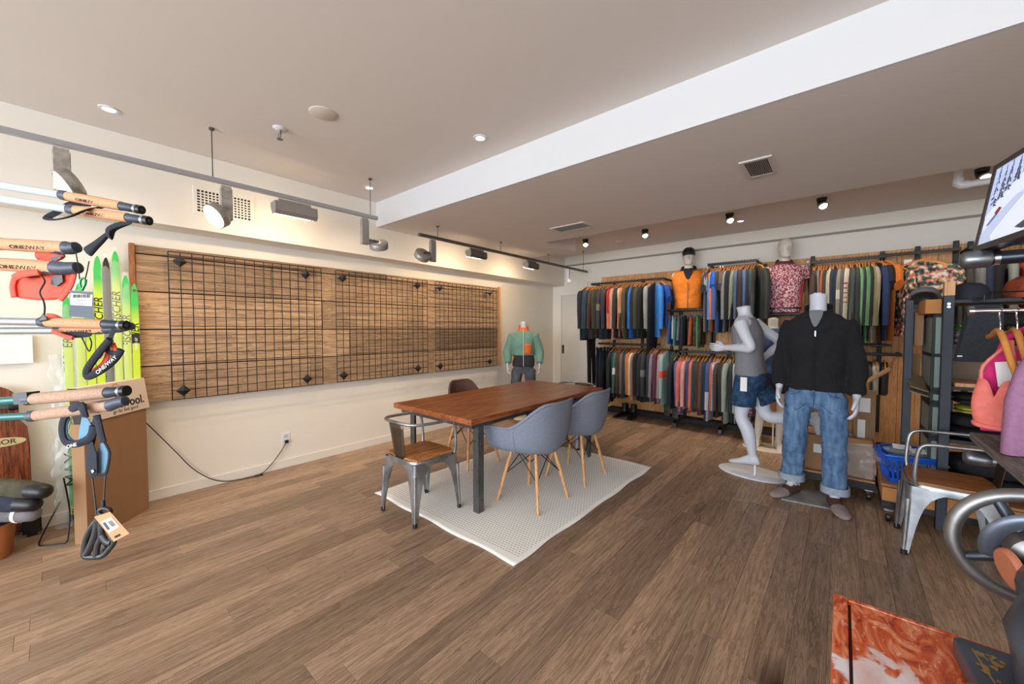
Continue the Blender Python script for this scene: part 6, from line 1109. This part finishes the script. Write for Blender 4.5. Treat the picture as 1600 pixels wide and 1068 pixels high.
# the pile at the left edge
wbk = thing('orange_bin', 'orange-brown wooden bin with a blue cloth at the left edge of the floor', 'bin', (-3.95, -.36, 0)); obj('bin', MB().loft([ell((0, 0, z), a, b, 24, e=3.5) for z, a, b in ((0, .12, .14), (.21, .145, .165), (.21, .13, .15), (.02, .105, .125))]), mat('bin_orange', (176, 104, 58), .5, var=.15, scale=6), wbk, True)
pl = thing('blue_bag', 'blue fabric bag with orange piping lying in the wooden bin', 'bag', (-3.92, -.36, .12)); obj('bag', wrinkle(MB().sph((0, 0, .07), .13, 18, 12, (.95, 1.08, .6)), .014, 12), mat('bag_blue', (32, 66, 130), .8), pl, True); obj('piping', MB().tube(smoothpts([(.118, -.12, .04), (.13, -.02, .075), (.118, .1, .11)], 4), .006, 6), ORF, pl, True); obj('piping', MB().tube(smoothpts([(.112, -.12, .025), (.125, -.02, .058), (.113, .1, .095)], 4), .004, 6), ORF, pl, True)
def slipper(label, loc, rz, mU, mT, L=.3, s=1, mc=None, nm='boot'):
    t = thing(nm, label, nm, loc, rz); R = [[V((x, y*1, z)) for y, z in [(b*math.cos(2*math.pi*k/18), c+h*math.sin(2*math.pi*k/18)) for k in range(18)]] for x, b, c, h in ((-L, .045, .062, .05), (-L*.6, .058, .064, .062), (-L*.2, .056, .056, .052), (0, .05, .05, .046), (.06, .04, .045, .04))]
    obj('upper', wrinkle(MB().loft(R), .006, 16, 2), mU, t, True)
    R2 = [[V((x, b*math.cos(2*math.pi*k/18), c+h*math.sin(2*math.pi*k/18))) for k in range(18)] for x, b, c, h in ((-.015, .0525, .0505, .0485), (.03, .05, .047, .046), (.065, .043, .044, .041), (.085, .025, .042, .026), (.09, .008, .042, .008))]
    q = obj('toe', MB().loft(R2), mT, t, True)
    if mc: obj('heel_patch', MB().sph((.035, .033, .045), .026, 10, 8, (1, .8, .9)), mc, q, True)
    return t
slipper('olive padded bootie with black and orange toe on top of the pile', (-3.70, -.115, .37), R_(40), mat('olive_quilt', (72, 68, 50), .9, var=.2, scale=20, bump=.3), BLACKP, .34, 1, ORF)
slipper('grey felt sock with white band, under the olive bootie', (-3.745, -.165, .235), R_(42), mat('grey_felt', (108, 104, 108), .95, var=.15, scale=60, bump=.3), mat('grey_felt_toe', (122, 117, 120), .95), .3, 1, None, 'sock')
sk_ = [o for o in D.objects if o.name == 'sock'][0]; obj('white_band', MB().tube([(-.012, 0, .052), (.006, 0, .05)], [.058, .0555], 18, flat=1), PAPER, sk_, True)
slipper('dark navy bootie lowest in the pile above the wooden bin', (-3.72, -.16, .30), R_(44), mat('navy_quilt', (40, 44, 60), .9, var=.2, scale=20), BLACKP, .32)
ad = thing('power_adapter', 'square black power adapter with a stub rod at the foot of the left wall', 'adapter', (-4.12, -.15, .0)); obj('body', MB().b2((-4.16, -.19, .02), (-4.12, -.105, .115)), BLACKP, ad, W=True, bevel=.005); obj('rod', MB().cyl((-4.14, -.19, .06), (-4.1, -.33, .05), .008, n=10), BLACKP, ad, True, W=True); obj('foot', MB().b2((-4.15, -.17, 0), (-4.13, -.125, .02)), BLACKP, ad, W=True)
lc = thing('black_lead', 'loop of thin black lead on the floor beside the big carton', 'cord', (-3.9, -.05, 0)); obj('wire', MB().tube(smoothpts([(-4.1, -.02, .2), (-4.05, -.06, .12), (-3.98, -.1, .04), (-3.93, -.115, .005), (-3.88, -.1, .005), (-3.83, -.03, .005), (-3.82, .0, .006), (-3.84, .012, .06), (-3.88, .02, .2), (-3.95, .0, .4)], 5), .0045, 6), BLACKP, lc, True, W=True)
# ================================================================ ski poles in the left foreground
GRIP = mat('grip_slate', (62, 70, 84), .45); ICE = mat('ice_shaft', (196, 210, 214), .3); SIL = mat('silver_shaft', (168, 172, 178), .3, .5); TEAL = mat('teal_shaft', (24, 110, 108), .25); REDO = mat('coral_orange', (240, 84, 58), .7, bump=.2); STRAP = mat('strap_black', (34, 38, 46), .85, bump=.3, bscale=200); SBLUE = mat('strap_blue', (112, 152, 178), .9, bump=.3, bscale=200); STN = mat('strap_navy', (38, 42, 54), .85)
PD = .95
def A(x, y, d=PD): return at(x, y, d)
stn = thing('pole_stand', 'black display upright holding the ski poles just outside the left edge', 'stand', (0, 0, 0)); b0 = at(-330, 500, PD); b0 = V((b0.x, b0.y, 0)); bk_ = ray(800, 513).normalized(); bk_.z = 0; b0 += bk_*.03
stn.location = b0; WM[stn.name] = Mx.Translation(b0); obj('upright', MB().b2((-.02, -.02, .02), (.02, .02, 1.85)), BLACK, stn, bevel=.003); obj('foot_plate', MB().loft([ell((0, 0, z), .2, .2, 28, e=2) for z in (0, .02)]), BLACK, stn)
def pole(label, p0, p1, p2, p3, rs, rg_, ms, mg, d=PD, up=None, word=None, collar=GRIP, hook=0):
    """p0 far end, p1 shaft/grip joint, p2 grip/top joint, p3 tip of the top"""
    a, b, c, e = [A(*p, d) for p in (p0, p1, p2, p3)]; t = thing('ski_pole', label, 'ski pole', b, 0, 'ski poles on the display stand')
    obj('shaft', MB().cyl(a, b, rs, n=16), ms, t, True, W=True); ax = (c-b).normalized(); L = (c-b).length
    obj('collar', MB().tube([b-ax*.014, b-ax*.012, b+ax*.004, b+ax*.005], [rs*1.05, rg_*1.05, rg_*1.05, rg_*.9], 16), collar, t, True, W=True)
    n = 10; pr = [rg_*(1+.06*math.sin(k/n*math.pi)+(.12 if k == n and hook else 0)) for k in range(n+1)]
    g = obj('cork_grip', MB().tube([b+ax*(L*k/n) for k in range(n+1)], pr, 18), mg, t, True, W=True)
    if hook:
        dn = V((0, 0, -1 if hook > 0 else 1)); q = [c-ax*.045+dn*rg_*.7, c-ax*.02+dn*rg_*.5, c, c+(e-c)*.5+dn*.002, e, e+ax*.003]
        obj('thumb_top', MB().tube(q, [rg_*.35, rg_*.7, rg_*1.12, rg_*1.02, rg_*.9, rg_*.3], 14), GRIP, t, True, W=True)
    else:
        obj('grip_top', MB().tube([c, c+(e-c)*.5, c+(e-c)*.56, e-(e-c)*.12, e], [rg_*.92, rg_*.88, rg_*.72, rg_*.72, rg_*.3], 14), GRIP, t, True, W=True); mid = c+(e-c)*.72
        obj('strap_release', MB().tube([mid-ax*.004, mid+ax*.014], rg_*.95, 12), BLACKP, t, True, W=True); obj('release_clip', MB().tube([mid-ax*.002, mid+ax*.004], rg_*1.0, 12), SILVER, t, True, W=True)
    if word:
        nv = (V((0, 0, 1.4))-(b+c)/2).normalized(); nv = (nv-ax*nv.dot(ax)).normalized(); nv = (nv+V((0, 0, -.35))).normalized(); text('lettering', word, rg_*.85, frame(b+ax*L*.5+nv*rg_*1.06, ax, nv), INK, t, .0004, sx=1.5)
    obj('peg', MB().cyl(A(-330, p0[1]+(p1[1]-p0[1])*(-330-p0[0])/(p1[0]-p0[0]), d), A(-330, p0[1]+(p1[1]-p0[1])*(-330-p0[0])/(p1[0]-p0[0]), d)+bk_*.03, .012, n=10), BLACK, t, W=True)
    return t
S = .0016
pole('ice white pole with cork grip, topmost of the foreground ski poles', (-420, 222), (104, 306), (190, 322), (222, 328), .0092, .0112, ICE, CORK, word='ONE/WAY')
p2_ = pole('ice white pole with cork grip, second from the top, black mesh strap hanging below', (-420, 247), (116, 328), (200, 340), (234, 345), .0092, .0112, ICE, CORK, d=.93, word='ONE/WAY')
pole('pole with thick cork grip and slate thumb top, third from the top', (-420, 330), (2, 381), (104, 387), (120, 386), .0095, .0145, SIL, CORK, d=.96, word='ONE/WAY', hook=1)
pole('pole with thick cork grip and red release tab, fourth from the top', (-420, 398), (-8, 412), (86, 418), (122, 418), .0095, .015, SIL, CORK, d=.93, word='ONE/WAY', hook=1)
pole('silver pole with slim cork grip, fifth from the top', (-420, 494), (72, 503), (163, 506), (199, 508), .0095, .0115, SIL, CORK, d=.95)
pole('silver pole with slim cork grip and dark collar, sixth from the top', (-420, 519), (96, 516), (165, 514), (206, 509), .0092, .0105, SIL, CORK, d=.97, word='ONE/WAY', hook=1)
pole('teal pole with pale cork grip, seventh from the top', (-420, 655), (50, 623), (168, 613), (198, 610), .0098, .0138, TEAL, CORK2, d=.95)
pole('teal pole with pale cork grip and hooked black top, lowest of the foreground poles', (-420, 672), (55, 649), (172, 633), (196, 626), .0082, .0128, TEAL, CORK2, d=.93, hook=-1)
t = thing('strap_box', 'small black clamp block on the upper teal pole', 'clamp', A(42, 620)); obj('block', MB().tube([A(31, 622), A(53, 620)], .019, 4, flat=1), BLACKP, t, W=True)
def strip(nm, pts, w, m, t, d=PD, th=.25, n=4):
    P = smoothpts([A(p[0], p[1], p[2] if len(p) > 2 else d) for p in pts], n); r = w if isinstance(w, float) else [w[min(len(w)-1, int(i/n))] for i in range(len(P))]
    return obj(nm, MB().tube(P, r, 8, flat=th, up=_F), m, t, True, W=True)
st = thing('pole_strap', 'black wrist loop behind the two ice white poles', 'strap', A(110, 330)); strip('webbing', [(142, 318, .97), (112, 318, .97), (88, 332, .96), (73, 340, .95), (85, 343, .92), (110, 338, .91), (135, 328, .91), (160, 324, .97), (172, 320, .98)], .008, STRAP, st)
st = thing('pole_strap', 'black mesh hand strap hanging from the second ice white pole', 'strap', A(160, 370)); strip('webbing', [(205, 346, .93), (180, 352, .93), (168, 360, .93), (172, 372, .94), (178, 358, .95), (200, 348, .95)], .006, STRAP, st)
obj('mesh_pad', MB().loft([[A(x+dx, y+dy, PD+dz) for dx, dy, dz in ((-a*.7, -a*.7, 0), (0, 0, -.012), (a*.7, a*.7, 0), (0, 0, .012))] for x, y, a in ((172, 362, 7), (160, 374, 9), (148, 384, 11), (140, 391, 14), (134, 396, 16))]), STRAP, st, True, W=True, sub=1)
oh = thing('orange_hand_strap', 'coral-orange hand harness hanging under the thick cork grips', 'hand strap', A(75, 440))
mb = MB(); 
def pad(pts, d, th): n = len(pts); f = [A(x, y, d-th) for x, y in pts]; bk2 = [A(x, y, d+th) for x, y in pts]; return MB().add(f+bk2, [tuple(range(n)), tuple(range(n, 2*n))[::-1]]+[(k, (k+1) % n, n+(k+1) % n, n+k) for k in range(n)])
obj('palm_pad', pad([(24, 446), (26, 434), (44, 424), (70, 417), (100, 415), (114, 424), (108, 446), (92, 468), (60, 469), (32, 466), (20, 462), (18, 450)], .95, .012), REDO, oh, True, W=True, bevel=.006)
strip('outer_band', [(22, 464), (20, 444), (30, 428), (60, 416), (92, 414), (114, 422), (110, 446), (94, 468)], .007, REDO, oh, .935, .5); strip('upper_band', [(58, 400), (74, 396), (96, 397), (88, 402), (66, 408)], .010, REDO, oh, .97, .5); strip('cuff_band', [(22, 434), (36, 428), (62, 424)], .009, REDO, oh, .92, .5)
obj('thumb_hole', pad([(80, 432), (97, 429), (98, 440), (88, 447), (79, 444)], .935, .003), BLACKP, oh, W=True); obj('dark_lining', pad([(34, 433), (50, 428), (66, 428), (52, 434)], .932, .003), BLACKP, oh, W=True); obj('dark_lining', pad([(78, 402), (96, 398), (94, 404), (82, 409)], .955, .004), BLACKP, oh, W=True)
strip('black_cord', [(64, 430, .925), (70, 440, .925), (62, 456, .92), (68, 470, .925), (70, 482, .93), (68, 498, .94)], .0018, BLACKP, oh, .92, 1); obj('cord_lock', pad([(62, 496), (68, 488), (76, 500), (60, 503)], .94, .006), BLACKP, oh, W=True, bevel=.003)
tg = thing('hang_tag', 'black swing tag with white barcode label on a green carabiner', 'tag', A(128, 475, .9)); obj('card', MB().add([A(x, y, d) for d in (.9, .9015) for x, y in ((108.5, 453), (145.5, 456), (146, 497), (108, 494))], [(0, 1, 2, 3), (7, 6, 5, 4), (0, 4, 5, 1), (1, 5, 6, 2), (2, 6, 7, 3), (3, 7, 4, 0)]), mat('tag_slate', (74, 80, 94), .6), tg, W=True)
obj('top_band', pad([(108.5, 453), (145.5, 456), (145.4, 459), (108.4, 456)], .8988, .0006), BLACKP, tg, W=True); obj('white_label', pad([(110, 457.5), (144.5, 460), (144, 478), (109.6, 476)], .8988, .0005), PAPER, tg, W=True)
random.seed(4); xx = 114
while xx < 140: wd_ = random.uniform(.4, 1.5); obj('barcode_bar', pad([(xx, 459.5), (xx+wd_, 459.6), (xx+wd_, 465), (xx, 464.9)], .898, .0002), INK, tg, W=True); xx += wd_+random.uniform(.5, 1.3)
for k in range(3): obj('print_line', pad([(113, 467.5+3*k), (125+7*((k+1) % 2), 468+3*k), (125+7*((k+1) % 2), 469+3*k), (113, 468.5+3*k)], .898, .0002), GREYI, tg, W=True)
obj('cord', MB().tube([A(119, 396, .93), A(123, 420, .92), A(124.5, 436, .905)], .0012, 5), INK, tg, W=True); obj('cord', MB().tube([A(139, 408, .93), A(136, 424, .92), A(133, 436, .905)], .0012, 5), INK, tg, W=True)
obj('carabiner', MB().tube([A(x, y, .9) for x, y in ((127.5, 453), (125, 444), (125.5, 437), (130, 434.5), (134, 437), (133, 444), (128.5, 453))], .0026, 8, closed=True), mat('green_anodised', (60, 150, 92), .3, .6), tg, True, W=True)
ob = thing('orange_hand_strap', 'orange and black hand strap hanging below the silver poles', 'hand strap', A(162, 560)); strip('black_sling', [(178, 514), (172, 530), (168, 548), (184, 552), (188, 547)], .006, STRAP, ob, .93); strip('black_rim', [(189, 546), (180, 560), (164, 574), (148, 584), (137, 588), (136, 578), (146, 562), (160, 544), (172, 530)], .0085, STRAP, ob, .92, .7)
strip('orange_lining', [(171, 532), (158, 548), (146, 562), (137, 577), (144, 580), (160, 570), (167, 556), (168, 542)], .006, REDO, ob, .935, .6); strip('orange_lining', [(176, 536), (180, 546), (187, 552)], .006, REDO, ob, .935, .6); obj('care_label', pad([(152, 556), (158, 551), (163, 554), (157, 562)], .925, .0008), PAPER, ob, W=True); nv_ = -_F; text('lettering', 'ONE/WAY', .013, frame(A(166, 570, .91), A(184, 555, .91)-A(152, 582, .91), -_F), PAPER, ob, .0004)
og = thing('orange_hand_strap', 'black and orange strap pad tucked under the silver pole grips', 'hand strap', A(115, 515)); obj('black_pad', pad([(86, 517), (122, 514), (145, 521), (142, 526), (130, 527), (114, 528), (100, 522)], .97, .01), STRAP, og, W=True, bevel=.004); strip('orange_edge', [(82, 516), (98, 524), (114, 528)], .005, REDO, og, .95, .6); strip('orange_edge', [(74, 493), (84, 494), (100, 501), (116, 501)], .0065, REDO, og, .97, .6); obj('black_tab', pad([(60, 502), (68, 494), (74, 494), (76, 503)], .97, .004), STRAP, og, W=True); strip('cord_loop', [(128, 527), (136, 544), (140, 548), (143, 536), (140, 527)], .0016, BLACKP, og, .97, 1)
bl = thing('blue_hand_strap', 'navy and pale blue padded wrist loop on the lowest teal pole', 'hand strap', A(118, 655)); strip('navy_loop', [(132, 636, .91), (120, 634, .91), (106, 645), (98, 660), (98, 680), (106, 692), (124, 692), (142, 682), (147, 665)], .0095, STN, bl, .93, .55); strip('navy_wrap', [(126, 632, .91), (130, 640, .905), (133, 650, .91)], .0095, STN, bl, .91, .5); obj('blue_pad', pad([(128, 650), (138, 652), (146, 668), (145, 680), (136, 688), (122, 690), (124, 672)], .94, .005), SBLUE, bl, True, W=True, bevel=.003); strip('blue_lining', [(108, 652), (103, 665), (105, 680), (116, 690), (128, 689)], .004, SBLUE, bl, .945, .6); text('lettering', 'ONE', .012, frame(A(112, 696, .915), A(128, 692, .915)-A(98, 700, .915), -_F), PAPER, bl, .0004)
b2 = thing('blue_hand_strap', 'navy and pale blue strap hanging vertically with a cord below it', 'hand strap', A(152, 700)); strip('navy_webbing', [(151, 648), (154, 662), (158, 680), (161, 690)], .0085, STN, b2, .93, .5); strip('navy_webbing', [(152, 650), (147, 666), (145, 684), (142, 696)], .007, STN, b2, .94, .5); obj('navy_pad', pad([(138, 694), (145, 688), (152, 708), (153, 742), (140, 743), (134, 728), (134, 708)], .93, .006), STN, b2, True, W=True, bevel=.003); obj('blue_pad', pad([(152, 706), (156, 692), (164, 690), (170, 706), (169, 726), (164, 739), (153, 740)], .94, .006), SBLUE, b2, True, W=True, bevel=.003); strip('navy_edge', [(163, 690), (171, 706), (169, 726), (165, 740), (154, 743), (140, 744)], .003, STN, b2, .935, .8); obj('rivet', pad([(142, 735), (145, 733), (147, 736), (144, 739)], .922, .001), PAPER, b2, W=True)
strip('cord', [(144, 744, .935), (148, 776, .93), (151, 806, .925)], .0016, BLACKP, b2, .93, 1); strip('cord', [(165, 741, .935), (163, 770, .93), (162, 796, .925)], .0016, BLACKP, b2, .93, 1); strip('cord_knot', [(161, 781), (162, 788), (161, 793)], .004, BLACKP, b2, .925, 1)
sb_ = thing('snow_basket', 'black plastic pole basket shaped like a leaf hanging on the cord', 'pole basket', A(155, 830, .925)); BKP2 = mat('basket_black', (30, 32, 36), .35)
def bar(nm, pts, r, d=.925): return strip(nm, pts, r, BKP2, sb_, d, .8)
bar('rim', [(152, 812), (142, 824), (134, 842), (131, 860), (132, 869), (146, 870), (160, 868), (170, 858), (178, 846), (172, 838)], .0062); bar('rib', [(152, 814), (148, 836), (140, 856), (134, 866)], .008); bar('rib', [(156, 814), (158, 836), (152, 852), (150, 869)], .007); bar('rib', [(158, 836), (166, 846), (174, 848)], .008); bar('rib', [(166, 852), (160, 860), (162, 868)], .005)
obj('web', pad([(146, 822), (154, 818), (156, 842), (148, 852), (140, 858), (136, 852)], .93, .004), BKP2, sb_, W=True); obj('web', pad([(156, 840), (172, 842), (170, 850), (160, 852)], .93, .004), BKP2, sb_, W=True)
obj('socket_ring', MB().tube([A(164+8.5*math.cos(a), 799+5.5*math.sin(a), .918) for a in [2*math.pi*k/24 for k in range(24)]], .005, 10, closed=True), BKP2, sb_, True, W=True); bar('socket', [(156, 801), (155, 808), (153, 816)], .008)
kt = thing('kraft_tag', 'brown kraft hang tag with white barcode label on the black pole basket', 'tag', A(175, 822, .905)); c4_ = [(147, 807), (172, 799), (202, 833), (178, 846)]; obj('card', pad(c4_, .905, .0008), mat('kraft', (206, 152, 108), .85), kt, W=True); obj('white_label', pad([(157, 815), (174, 807), (187, 822), (170, 832)], .9036, .0004), PAPER, kt, W=True)
obj('barcode', pad([(160, 817), (164, 815), (172, 826), (168, 828)], .903, .0003), mat('barcode_dark', (70, 76, 92), .7), kt, W=True)
for k in range(3): obj('print_line', pad([(168+2*k, 815-k), (174+2*k, 812-k), (181+2*k*.5, 820), (175+k, 823)], .903+.0001*k, .0002) if k == 0 else pad([(178+4*(k-1), 838-2*(k-1)), (182+4*(k-1), 835.5-2*(k-1)), (184+4*(k-1), 838-2*(k-1)), (180+4*(k-1), 840.5-2*(k-1))], .903, .0002), GREYI if k == 0 else INK, kt, W=True)
